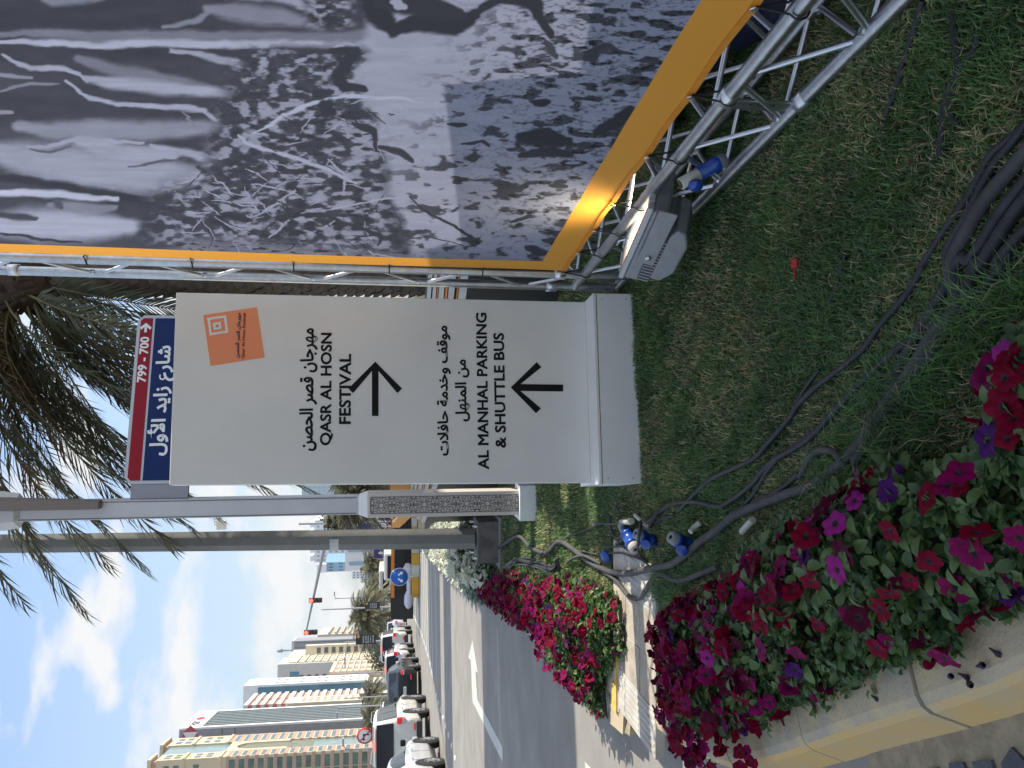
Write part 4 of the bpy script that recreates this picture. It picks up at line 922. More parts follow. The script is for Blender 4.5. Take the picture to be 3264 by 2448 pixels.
pan = sbox(xl, xr, YB, YB + .12, BH, zt, 'panel', m_sgn, bev=.004, sh=SH)
for zc in (BH - .05, .05):
    for xc in (.03, sw - .03): MB().lathe(pL + sx_ * xc + UZ * (zc + .0) - sn * .0, -sn, [(0, .004), (.002, .004), (.0021, 0)], 8).build('screw', m_bolt, sg_t)
def stext(body, V0, V1, U0, U1, ar=False, mat=m_ink, off=.012, sp=1.0, par=None, name='lettering'):
    x0, z0 = onp(V1, 2448 - U0); x1, z1_ = onp(V0, 2448 - U1); x0b, z0b_ = onp((V0 + V1) / 2, 2448 - U0)
    _, zA = onp(V0, 2448 - (U0 + U1) / 2); _, zB = onp(V1, 2448 - (U0 + U1) / 2)
    o = pL + sx_ * (x0b) + sn * (YB - .002) + UZ * zB
    return text(body, mat, par or pan, o, sx_, UZ, x1 - x0b, zA - zB, name, off, ar, sp=sp)
stext('مهرجان قصر الحصن', 955, 1012, 1010, 1402, True)
stext('QASR AL HOSN', 1021, 1063, 1028, 1387)
stext('FESTIVAL', 1081, 1119, 1096, 1320)
stext('موقف وخدمة حافلات', 1392, 1438, 995, 1410, True)
stext('من المنهل', 1450, 1497, 1104, 1302, True)
stext('AL MANHAL PARKING', 1520, 1555, 951, 1451)
stext('& SHUTTLE BUS', 1575, 1610, 1020, 1387)
def spoly(pix, mat, nm, lift=.002, par=None, raw=False):
    q = []
    for x, y in pix: a_, z = onp(x, y); q.append(pL + sx_ * a_ + sn * (YB - lift) + UZ * z)
    bb = MB(); bb.prism(q, sn * .0012); return bb.build(nm, mat, par or pan)
def arrow(tip, tail, arm, w, nm):
    """tip, tail pixels; arms at 45 degrees"""
    T = Vector((*tip, 0)); D = (Vector((*tail, 0)) - T); d = D.normalized(); n_ = Vector((-d.y, d.x, 0)); h = w / 2; r2 = math.sqrt(.5)
    o_ = []
    a1 = (d + n_) * r2; a2 = (d - n_) * r2; p1 = (d - n_) * -r2
    L2 = arm
    pts = [T, T + a1 * L2, T + a1 * L2 + (d - n_) * r2 * w, T + d * (w * 1.414 * .5 + h * 1.0 + 0) + d * (w * .207) + n_ * h, T + D + n_ * h, T + D - n_ * h, T + d * (w * 1.414 * .5 + h + w * .207) - n_ * h, T + a2 * L2 + (d + n_) * r2 * w, T + a2 * L2]
    spoly([(p.x, p.y) for p in pts], m_ink, nm)
arrow((1196, 2448 - 1295), (1196, 2448 - 1122), 121, 21, 'arrow')
arrow((1628, 2448 - 1213), (1795, 2448 - 1211), 115, 22, 'arrow')
L4 = lambda p: cr(0, 800, 1.952, p)
spoly(L4([(1310, 716), (1647, 663), (1598, 350), (1265, 400)])[::-1], m_org, 'logo_square')
for k, (rr, ww) in enumerate(((1.0, .14), (.40, .15))):
    q = L4([(1290, 417), (1305, 527), (1422, 508), (1407, 400)]) if k == 0 else L4([(1325, 449), (1331, 492), (1380, 485), (1373, 441)])
    ctr = Vector((sum(a_[0] for a_ in q) / 4, sum(a_[1] for a_ in q) / 4)); inn = [ctr + (Vector(a_) - ctr) * (.74 if k == 0 else .42) for a_ in q]
    bb = MB()
    for i in range(4):
        j = (i + 1) % 4; pp_ = [q[i], q[j], tuple(inn[j]), tuple(inn[i])]; w3 = []
        for x, y in pp_: a_, z = onp(x, y); w3.append(pL + sx_ * a_ + sn * (YB - .004) + UZ * z)
        bb.prism(w3, sn * .001)
    bb.build('logo_mark', m_lw, pan)
def ltext(body, pix, ar, mat):
    """lettering along a tilted line of the logo: pix = lower left, lower right, upper left"""
    P = []
    for x, y in L4(pix): a_, z = onp(x, y); P.append(pL + sx_ * a_ + sn * (YB - .0045) + UZ * z)
    ux = (P[1] - P[0]); uz = P[2] - P[0]; uz = uz - ux.normalized() * uz.dot(ux.normalized())
    text(body, mat, pan, P[0], ux, uz, ux.length, uz.length, 'logo_lettering', .012, ar)
ltext('مهرجان قصر الحصن', [(1494, 668), (1505, 388), (1462, 668)], True, M('logo_blue', (.02, .03, .10), .5))
ltext('Qasr Al Hosn Festival', [(1524, 670), (1533, 388), (1503, 668)], False, M('logo_maroon', (.25, .02, .02), .5))

# ================================================================= STREET NAME SIGN ON ITS POST
m_post = M('post_grey', (.55, .55, .56), .45, var=.04, vs=4); m_post2 = M('post_beige', (.58, .52, .46), .5, var=.05, vs=3); m_brn = M('lantern_brown', (.19, .155, .135), .5); m_fret = M('fret_dark', (.16, .15, .14), .6)
Yp = 8.0; q0 = AY(1400, 1602, Yp); q1 = AY(200, 1611, Yp)
post = thing('street_sign_post', 'street name sign on a pale post with a fretwork lower shaft, behind the white sign', 'street sign', (q0.x, Yp, 0))
XP = q0.x
def pbox(w, d, z0, z1, nm, mt, dx=0, dy=0, bev=.004, w1=None, d1=None):
    w1 = w1 or w; d1 = d1 or d; p = []
    for z, a_, c in ((z0, w, d), (z1, w1, d1)):
        for i, j in ((-1, -1), (1, -1), (1, 1), (-1, 1)): p.append(Vector((XP + dx + i * a_ / 2, Yp + dy + j * c / 2, z)))
    return MB().hexa(p).build(nm, mt, post, bevel=bev)
zA = AY(1173, 1602, Yp).z; zB = AY(1143, 1602, Yp).z
shaft = pbox(.222, .222, .10, zA, 'lower_shaft', m_post2)
pbox(.222, .222, zA, zB, 'taper', m_cap, w1=.165, d1=.165)
pbox(.165, .165, zB, 4.9, 'upper_shaft', m_post)
pbox(.008, .006, zB + .02, 4.9, 'groove', m_fret, dx=-.070, dy=-.083, bev=0); pbox(.008, .006, zB + .02, 4.9, 'groove', m_fret, dx=.070, dy=-.083, bev=0)
# skirt
bb = MB(); bb.box((XP - .0, Yp - .17, .075), (.30, .012, .16)); bb.box((XP - .155, Yp - .02, .075), (.012, .30, .16)); bb.box((XP + .155, Yp - .02, .075), (.012, .30, .16)); bb.box((XP, Yp + .13, .075), (.30, .012, .16)); bb.box((XP, Yp - .02, .150), (.31, .31, .012)); bb.build('skirt', m_cap, post, bevel=.002)
# lantern head, brown louvre box in front
z0_, z1_ = AY(319, 1600, Yp - .15).z, 5.0
bb = MB(); y = Yp - .19; xx0 = AY(100, 1600, Yp - .15).x
p = [Vector((AY(319, 1624, y).x, y - .0, z0_)), Vector((AY(319, 1597, y).x, y, z0_)), Vector((AY(319, 1597, y).x, Yp - .09, z0_)), Vector((AY(319, 1624, y).x, Yp - .09, z0_)),
     Vector((AY(0, 1625, y).x, y - .10, z1_)), Vector((AY(0, 1582, y).x, y - .10, z1_)), Vector((AY(0, 1582, y).x, Yp - .09, z1_)), Vector((AY(0, 1625, y).x, Yp - .09, z1_))]
bb.hexa(p); bb.build('lantern_arm', m_brn, post, bevel=.004)
MB().lathe((XP, Yp, AY(75, 1600, Yp).z), (0, 0, 1), [(0, .10), (.03, .15), (.16, .17), (.30, .17), (.34, .08)], 6, sm=False).build('lantern_collar', m_post, post)
# fretwork: ten pointed stars and petals
fz0, fz1 = AY(1648, 1602, Yp).z, AY(1181, 1602, Yp).z
fw = .150; yf = Yp - .1145; bb = MB()
def bar(x0, z0, x1, z1, w=.0032):
    d = Vector((x1 - x0, 0, z1 - z0)); L_ = d.length
    if L_ < 1e-5: return
    d /= L_; n_ = Vector((-d.z, 0, d.x)) * w / 2; a_ = Vector((x0, yf, z0)); c = Vector((x1, yf, z1))
    bb.add([a_ - n_, c - n_, c + n_, a_ + n_], [(0, 1, 2, 3)])
cx_ = XP; per = (fz1 - fz0) / round((fz1 - fz0) / .205)
def clipbar(x0, z0, x1, z1, w):
    hx = fw / 2
    for k in range(2):
        if x0 > x1: x0, z0, x1, z1 = x1, z1, x0, z0
        if x1 < cx_ - hx or x0 > cx_ + hx: return
        if x0 < cx_ - hx: t_ = (cx_ - hx - x0) / (x1 - x0); x0, z0 = cx_ - hx, z0 + (z1 - z0) * t_
        if x1 > cx_ + hx: t_ = (cx_ + hx - x0) / (x1 - x0); x1, z1 = cx_ + hx, z0 + (z1 - z0) * t_
    if z0 > z1: x0, z0, x1, z1 = x1, z1, x0, z0
    if z1 < fz0 or z0 > fz1: return
    if z0 < fz0: t_ = (fz0 - z0) / (z1 - z0); x0, z0 = x0 + (x1 - x0) * t_, fz0
    if z1 > fz1: t_ = (fz1 - z0) / (z1 - z0); x1, z1 = x0 + (x1 - x0) * t_, fz1
    bar(x0, z0, x1, z1, w)
def star(cx, cz, r):
    n = 10
    P_ = lambda rr, k: (cx + rr * r * math.cos(math.pi * k / n * 2 + .0), cz + rr * r * math.sin(math.pi * k / n * 2))
    for k in range(n):
        a_, c, d, e = P_(.20, k), P_(.42, k + .5), P_(.80, k + .32), P_(1.0, k + .5)
        clipbar(*a_, *c, .0035); clipbar(*P_(.20, k + 1), *c, .0035); clipbar(*a_, *P_(.20, k + 1), .003)
        clipbar(*c, *P_(.62, k + .12), .0032); clipbar(*c, *P_(.62, k + .88), .0032); clipbar(*P_(.62, k + .12), *e, .0032); clipbar(*P_(.62, k + .88), *e, .0032)
        clipbar(*P_(.62, k + .12), *P_(.62, k - .12), .003); clipbar(*e, *P_(1.0, k + 1.5), .0028)
nst = round((fz1 - fz0) / per)
for k in range(-1, nst + 1):
    star(cx_, fz0 + (k + .5) * per, per * .52); star(cx_ - fw / 2, fz0 + (k + 1.0) * per, per * .46); star(cx_ + fw / 2, fz0 + (k + 1.0) * per, per * .46)
for (x0, z0, x1, z1) in [(cx_ - fw / 2, fz0, cx_ + fw / 2, fz0), (cx_ - fw / 2, fz1, cx_ + fw / 2, fz1), (cx_ - fw / 2, fz0, cx_ - fw / 2, fz1), (cx_ + fw / 2, fz0, cx_ + fw / 2, fz1)]: bar(x0, z0, x1, z1, .005)
bb.build('fretwork', m_fret, shaft)
# the name board
nA = AY(394, 2448 - 905, 8.0); nB = AY(443, 2448 - 1443, 8.45); nB.z = nA.z; bx_ = (nB - nA).normalized(); bnn = Vector((-bx_.y, bx_.x, 0)); bwid = (nB - nA).length; bh = nA.z - AY(628, 2448 - 905, 8.0).z
m_navys = M('sign_navy', (.003, .020, .105), .5, spec=.25); m_reds = M('sign_red', (.30, .006, .018), .5, spec=.25); m_brd = M('sign_border', (.50, .52, .55), .4); m_wht = M('sign_letters', (.80, .80, .78), .5)
def npoly(pts, y, th, nm, mt, par):
    return MB().prism([nA + bx_ * x + UZ * (z - bh) + bnn * y for x, z in pts], bnn * th).build(nm, mt, par)
ck = .055
board = npoly([(ck, 0), (bwid - ck, 0), (bwid, ck), (bwid, bh - ck), (bwid - ck, bh), (ck, bh), (0, bh - ck), (0, ck)], 0, .05, 'name_board', m_brd, post)
e_ = .028; rb = .135
npoly([(ck, e_), (bwid - ck, e_), (bwid - e_, ck), (bwid - e_, bh - rb - .02), (e_, bh - rb - .02), (e_, ck)], -.003, .004, 'blue_field', m_navys, board)
npoly([(e_, bh - rb), (bwid - e_, bh - rb), (bwid - e_, bh - ck), (bwid - ck, bh - e_), (ck, bh - e_), (e_, bh - ck)], -.003, .004, 'red_field', m_reds, board)
def onn(x, y):
    q = onplane(x, y, nA, bnn); return (q - nA).dot(bx_), q.z
def ntext(body, V0, V1, U0, U1, ar=False, off=.015):
    Um = (U0 + U1) / 2; x0 = onn((V0 + V1) / 2, 2448 - U0)[0]; x1 = onn((V0 + V1) / 2, 2448 - U1)[0]; z0 = onn(V1, 2448 - Um)[1]; z1 = onn(V0, 2448 - Um)[1]
    text(body, m_wht, board, nA + bx_ * x0 + UZ * (z0 - nA.z) - bnn * .0055, bx_, UZ, x1 - x0, z1 - z0, 'lettering', off, ar)
ntext('799 - 700', 442, 472, 1229, 1374)
ntext('شارع زايد الأول', 478, 556, 995, 1346, True)
a0x, a0z = onn(464, 2448 - 1388); a1x, _ = onn(464, 2448 - 1418)
Ls = a1x - a0x; tx = a1x; tz = a0z - nA.z + bh
for q in ([(a0x, tz - .011), (tx - .02, tz - .011), (tx - .02, tz + .011), (a0x, tz + .011)], [(tx, tz), (tx - .045, tz + .052), (tx - .066, tz + .038), (tx - .030, tz)], [(tx, tz), (tx - .030, tz), (tx - .066, tz - .038), (tx - .045, tz - .052)]):
    npoly(q, -.0065, .0015, 'arrow', m_wht, board)
bkt = [(-.13, bh * .12), (0.0, bh * .12), (0.0, bh * .9), (-.13, bh * .9)]
npoly(bkt, .01, .04, 'board_bracket', M('bracket_grey', (.30, .30, .33), .5), post)

# ================================================================= LAMP POST WITH CONCRETE FOOTING
m_lp = M('lamp_post_grey', (.20, .195, .175), .6, var=.14, vs=2.2, bump=.15, bs=30); m_ftc = M('footing_concrete', (.16, .14, .12), .9, var=.3, vs=6, bump=.5, bs=30); m_tape = M('paper_label', (.62, .62, .58), .8, var=.08, vs=20)
Yl = 10.6; g0 = AY(1500, 1716, Yl); g1_ = AY(0, 1733, Yl)
lp = thing('lamp_post', 'thick grey octagonal lamp post on a square concrete footing beside the white flowers', 'lamp post', (g0.x, Yl, 0))
bb = MB(); zs = [.30, 9.0]; sl2 = (g1_.x - g0.x) / (g1_.z - g0.z)
ring = []
for z, r in ((.30, .133), (9.0, .098)):
    for k in range(8):
        a_ = 2 * math.pi * (k + .5) / 8 + .12; ring.append((g0.x + sl2 * (z - g0.z) + r * math.cos(a_), Yl + r * math.sin(a_), z))
bb.add(ring, [(k, (k + 1) % 8, 8 + (k + 1) % 8, 8 + k) for k in range(8)]); bb.build('pole', m_lp, lp)
fx = AY(1540, 1718, Yl).x
MB().box((fx, Yl, .13), (.50, .50, .30)).build('footing_block', m_ftc, lp, bevel=.012)
MB().box((fx, Yl - .02, -.0), (.62, .66, .06)).build('footing_pad', M('pad_concrete', (.27, .25, .22), .9, var=.2, vs=8, bump=.4), lp, bevel=.008)
for i in (-1, 1):
    for j in (-1, 1): MB().lathe((fx + i * .19, Yl + j * .19, .28), (0, 0, 1), [(0, .018), (.05, .018), (.052, .012), (.06, .012), (.06, 0)], 6).build('anchor_nut', m_bolt, lp)
bb = MB(); z = AY(1067, 1716, Yl).z; r = .130; pts = []
lx = g0.x + sl2 * (z - g0.z)
for a_ in (3.45, 3.8, 4.2, 4.6, 4.95): pts.append((lx + .131 * math.cos(a_), Yl + .131 * math.sin(a_)))
for i in range(len(pts) - 1):
    (xa, ya), (xb, yb) = pts[i], pts[i + 1]; zl = .05 if i > 0 else .02; bb.add([(xa, ya, z - zl), (xb, yb, z - .055), (xb, yb, z + .055), (xa, ya, z + .05)], [(0, 1, 2, 3)])
bb.build('torn_label', m_tape, lp)

# ================================================================= BLACK BARRIER / DECK STACK
m_blkp = M('black_cladding', (.010, .009, .009), .55, var=.2, vs=3); m_trim = M('trim_aluminium', (.50, .56, .60), .35, .7, var=.1, vs=6); m_or = M('orange_edge', (.75, .24, .04), .5)
DK = [(1.9, 5.55), (.75, 6.65), (-1.16, 10.35), (-2.25, 14.2)]
dk = thing('stacked_deck', 'black clad stack of stage decks with aluminium and orange edges, behind the white sign', 'stage deck stack', (.2, 8, 0))
for i in range(len(DK) - 1):
    a_, c = Vector((*DK[i], 0)), Vector((*DK[i + 1], 0)); d = (c - a_).normalized(); n_ = Vector((d.y, -d.x, 0)); n_ = n_ if n_.x > 0 else -n_
    if n_.y < 0 and False: pass
    MB().prism([a_ + UZ * .0, c + UZ * .0, c + UZ * .74, a_ + UZ * .74], n_ * .9).build('black_skirt', m_blkp, dk)
    for k, (z0, z1, ins) in enumerate([(.742, .80, .0), (.83, .875, .05), (.905, .945, .10), (.965, .990, .14), (1.0, 1.03, .18)]):
        MB().prism([a_ + n_ * ins + UZ * z0, c + n_ * ins + UZ * z0, c + n_ * ins + UZ * z1, a_ + n_ * ins + UZ * z1], n_ * .03).build('deck_rail', m_trim, dk)
    for k, (z0, z1, ins) in enumerate([(.805, .812, .03), (.882, .896, .07), (.950, .957, .12)]):
        MB().prism([a_ + n_ * ins + UZ * z0, c + n_ * ins + UZ * z0, c + n_ * ins + UZ * z1, a_ + n_ * ins + UZ * z1], n_ * .6).build('deck_board', m_or, dk)
    MB().prism([a_ + n_ * .2 + UZ * .744, c + n_ * .2 + UZ * .744, c + n_ * .2 + UZ * 1.0, a_ + n_ * .2 + UZ * 1.0], n_ * .6).build('deck_core', m_blkp, dk)

# ================================================================= DATE PALM
m_fr = leafmat('frond_green', (.15, .155, .095), .3, .5, .35, 3); m_fr2 = leafmat('frond_olive', (.23, .21, .12), .3, .55, .3, 3); m_dead = leafmat('frond_dead', (.17, .105, .055), .2, .8, .3, 4)
m_rach = M('frond_stem', (.17, .15, .07), .55, var=.2, vs=5); m_bark = M('palm_bark', (.13, .10, .078), .9, col2=(.22, .18, .145), vs=14, bump=.6, bs=40); m_boss = M('palm_fibre', (.07, .045, .03), .95, var=.4, vs=10, bump=.7, bs=50)
def frond(p0, p1, arch, parent, mat, nl=44, ll=.42, lw=.022, r0=.02, name='frond', droop=.35, r_=None, t0=.28):
    r_ = r_ or rnd; p0 = Vector(p0); p1 = Vector(p1); c = (p0 + p1) * .5 + Vector((0, 0, arch)) + (p0 - p1) * .12
    B = lambda t: p0 * (1 - t) ** 2 + c * 2 * t * (1 - t) + p1 * t * t
    pts = [B(i / 12) for i in range(13)]
    bb = MB().tube(pts, [r0 * (1 - .85 * i / 12) for i in range(13)], 5, 1, False)
    for i in range(nl):
        t = t0 + (.99 - t0) * i / (nl - 1); p = B(t); d = (B(min(t + .02, 1)) - B(max(t - .02, 0))).normalized()
        sd = d.cross(UZ); sd = sd.normalized() if sd.length > .05 else Vector((1, 0, 0)); up = sd.cross(d)
        L_ = ll * (.35 + .9 * math.sin(math.pi * min(1, (t - .05) * .92)) ** .7) * r_.uniform(.85, 1.1) * (1 if t < .9 else 1 - (t - .9) * 4)
        for s_ in (-1, 1):
            fw_ = .55 + .9 * t; v = (sd * s_ * (1.0 - .35 * t) + d * fw_ + up * r_.uniform(.0, .45)).normalized(); q = p + v * L_ * .5
            e = q + (v + Vector((0, 0, -droop * r_.uniform(.4, 1.4)))).normalized() * L_ * .5
            wv_ = v.cross(up + sd * s_ * r_.uniform(-.6, .6)).normalized() * lw * .5
            bb.add([p - wv_ * .5, p + wv_ * .5, q + wv_, q - wv_, e], [(0, 1, 2, 3), (3, 2, 4)], 0)
    return bb.build(name, [mat, m_rach], parent)
def trunk(p0, p1, r, parent, rows=60, per=11, scale=1.0):
    p0 = Vector(p0); p1 = Vector(p1); d = (p1 - p0).normalized()
    MB().tube([p0, p0.lerp(p1, .5), p1], [r * .93, r * .90, r * .95], 20).build('trunk', m_bark, parent)
    x_, y_, _ = basis(d); L_ = (p1 - p0).length; bb = MB()
    for i in range(rows):
        for k in range(per):
            a_ = 2 * math.pi * (k + .5 * (i % 2)) / per + rnd.uniform(-.05, .05); h = L_ * (i + .5) / rows; o = p0 + d * h; e = x_ * math.cos(a_) + y_ * math.sin(a_); tg = y_ * math.cos(a_) - x_ * math.sin(a_)
            w = math.pi * r / per * 1.12; hh = L_ / rows; b0 = o + e * r * .88; out = r * rnd.uniform(.16, .26)
            P_ = [b0 - tg * w * .6 - d * hh * .9, b0 + tg * w * .6 - d * hh * .9, b0 + tg * w + e * out * .8 + d * hh * .1, b0 + e * out * 1.1 + d * hh * .55, b0 - tg * w + e * out * .8 + d * hh * .1, b0 + e * out * .4 - d * hh * .1]
            bb.add(P_, [(0, 1, 5), (1, 2, 5), (2, 3, 5), (3, 4, 5), (4, 0, 5), (2, 1, 0, 4)])
            bb.add([P_[2], P_[3], P_[4], b0 + d * hh * .3], [(0, 3, 1), (1, 3, 2)])
    tag(bb.build('bark_scales', m_bark, parent), kind='stuff')
YC = 9.6
palm = thing('date_palm', 'tall date palm with rough scaly trunk behind the banner frame, fronds hanging over the sign', 'palm tree', (1.2, YC, 0))
pb = Vector((1.22, YC, -.02)); pt = Vector((1.13, YC, 4.95)); trunk(pb, pt, .225, palm, 52, 12)
bb = MB(); bb.lathe(pt - UZ * .25, UZ, [(0, .21), (.12, .30), (.3, .36), (.55, .34), (.8, .18), (.9, 0)], 18)
for k in range(90):
    a_ = rnd.uniform(0, 6.28); h = rnd.uniform(-.15, .5); e = Vector((math.cos(a_), math.sin(a_), 0)); p = pt + UZ * h + e * .28
    bb.add([p - UZ * .10 + e.cross(UZ) * .05, p - UZ * .10 - e.cross(UZ) * .05, p + e * rnd.uniform(.06, .16) + UZ * .05], [(0, 1, 2)]); bb.tube([p, p + e * .12 + UZ * .12], .03, 5)
bb.build('crown_boss', m_boss, palm)
hub = pt + UZ * .25
tg = []
def tipp(V, U, Y): return AY(V, 2448 - U, Y)
tips = [(281, 488, 9.2, 1.2), (483, 623, 8.8, 1.1), (624, 756, 9.4, .9), (690, 807, 9.0, .8), (1004, 880, 9.2, .7), (560, 700, 10.4, 1.0), (360, 640, 10.3, 1.3), (80, 520, 9.6, 1.5), (150, 640, 8.4, 1.3), (880, 872, 9.8, .6), (300, 790, 8.6, 1.0), (540, 800, 9.3, 1.0), (100, 760, 9.8, 1.2), (620, 850, 9.9, .9)]
for V, U, Y, ar_ in tips: frond(hub, tipp(V, U, Y), ar_, palm, rnd.choice([m_fr, m_fr, m_fr2]), 84, .44, .023)
for V, U, Y, ar_ in [(640, 1330, 8.6, .7), (700, 1200, 9.4, .8), (560, 1120, 8.7, .9), (700, 1440, 9.0, .5), (620, 1060, 10.2, .7), (520, 980, 9.4, 1.0), (380, 930, 8.6, 1.2), (250, 860, 9.5, 1.3), (760, 960, 9.8, .6), (880, 940, 10.0, .5), (760, 1380, 9.8, .4)]:
    frond(hub, tipp(V, U, Y), ar_, palm, rnd.choice([m_fr, m_fr2, m_fr]), 52, .36, .022, droop=.5, t0=.40)
for k in range(22):
    V = rnd.uniform(180, 900); U = rnd.uniform(880, 1300); Y = rnd.uniform(8.3, 10.9)
    if U > 1080 and V < 480: continue
    frond(hub + Vector((rnd.uniform(-.15, .1), rnd.uniform(-.15, .15), rnd.uniform(-.2, .1))), tipp(V, U, Y), rnd.uniform(.3, 1.2), palm, rnd.choice([m_fr, m_fr2, m_dead]), 40, .42, .022, droop=.8)
for k in range(8):
    V = rnd.uniform(60, 420); U = rnd.uniform(880, 1120); Y = rnd.uniform(8.6, 10.6)
    frond(hub, tipp(V, U, Y), rnd.uniform(.2, .9), palm, m_dead, 40, .40, .020, droop=1.3)
for k in range(18):   # the rest of the crown, to the right, back and up
    a_ = rnd.uniform(-.8, 1.5); L_ = rnd.uniform(2.4, 3.4); frond(hub, hub + Vector((math.cos(a_) * L_, math.sin(a_) * L_, rnd.uniform(.2, 2.4))), rnd.uniform(.3, 1.1), palm, rnd.choice([m_fr, m_fr2]), 40, .42, .022)
for k in range(8):
    a_ = rnd.uniform(2.0, 4.4); L_ = rnd.uniform(1.6, 3.0); frond(hub, hub + Vector((math.cos(a_) * L_, math.sin(a_) * L_, rnd.uniform(1.4, 2.8))), rnd.uniform(.2, .8), palm, m_fr, 44, .45, .024)

# far palms (one is built, the others are copies)
def small_palm(loc, h, cr_, label, nf=72, rt=.2, seed=3):
    r_ = random.Random(seed); t = thing('date_palm', label, 'palm tree', loc, 'date palms along the far road')
    p0 = Vector(loc); p1 = p0 + UZ * h; MB().tube([p0, p1], [rt * 1.1, rt], 10).build('trunk', m_bark, t)
    MB().lathe(p1 - UZ * .3, UZ, [(0, rt), (.3, rt * 1.7), (.7, rt), (.8, 0)], 10).build('crown_boss', m_boss, t)
    for k in range(nf):
        a_ = k * 2.399; e = .95 - 1.5 * (k / nf) + r_.uniform(-.1, .1); L_ = cr_ * r_.uniform(.85, 1.1); tip = p1 + Vector((math.cos(a_) * math.cos(e) * L_, math.sin(a_) * math.cos(e) * L_, math.sin(e) * L_ - .25 * cr_))
        frond(p1, tip, .35 * cr_, t, m_fr if r_.random() < .75 else m_fr2, 26, cr_ * .24, .075, .03, r_=r_, t0=.12)
    return t
GZ = ZR + .02
sp0 = small_palm(tuple(AY(1235, 2448 - 490, 80)[:2]) + (GZ,), 2.9, 3.0, 'bushy date palm on the median behind the queue of cars')
def cp(U, Y, s, lab, rot=0):
    q = AY(1235, 2448 - U, Y); c = copy_tree(sp0, Matrix.Translation((q.x, q.y, GZ)) @ Matrix.Rotation(rot, 4, 'Z') @ Matrix.Scale(s, 4)); c['label'] = lab
cp(560, 92, .80, 'date palm just behind and beside the bushiest one, nearer to the blue sign', 1.1)
cp(650, 118, 1.0, 'date palm above the round blue sign near the lamp post', 2.0)
cp(893, 42, .88, 'date palm in the gap between the white sign and the fretwork post', .6)
cp(235, 140, 1.15, 'small palm in front of the red and white striped tower', 2.6)
cp(165, 120, 1.0, 'small palm in front of the grey bank tower', 3.3)
cp(430, 150, 1.3, 'palm partly behind the dark pole banner', 4.1)

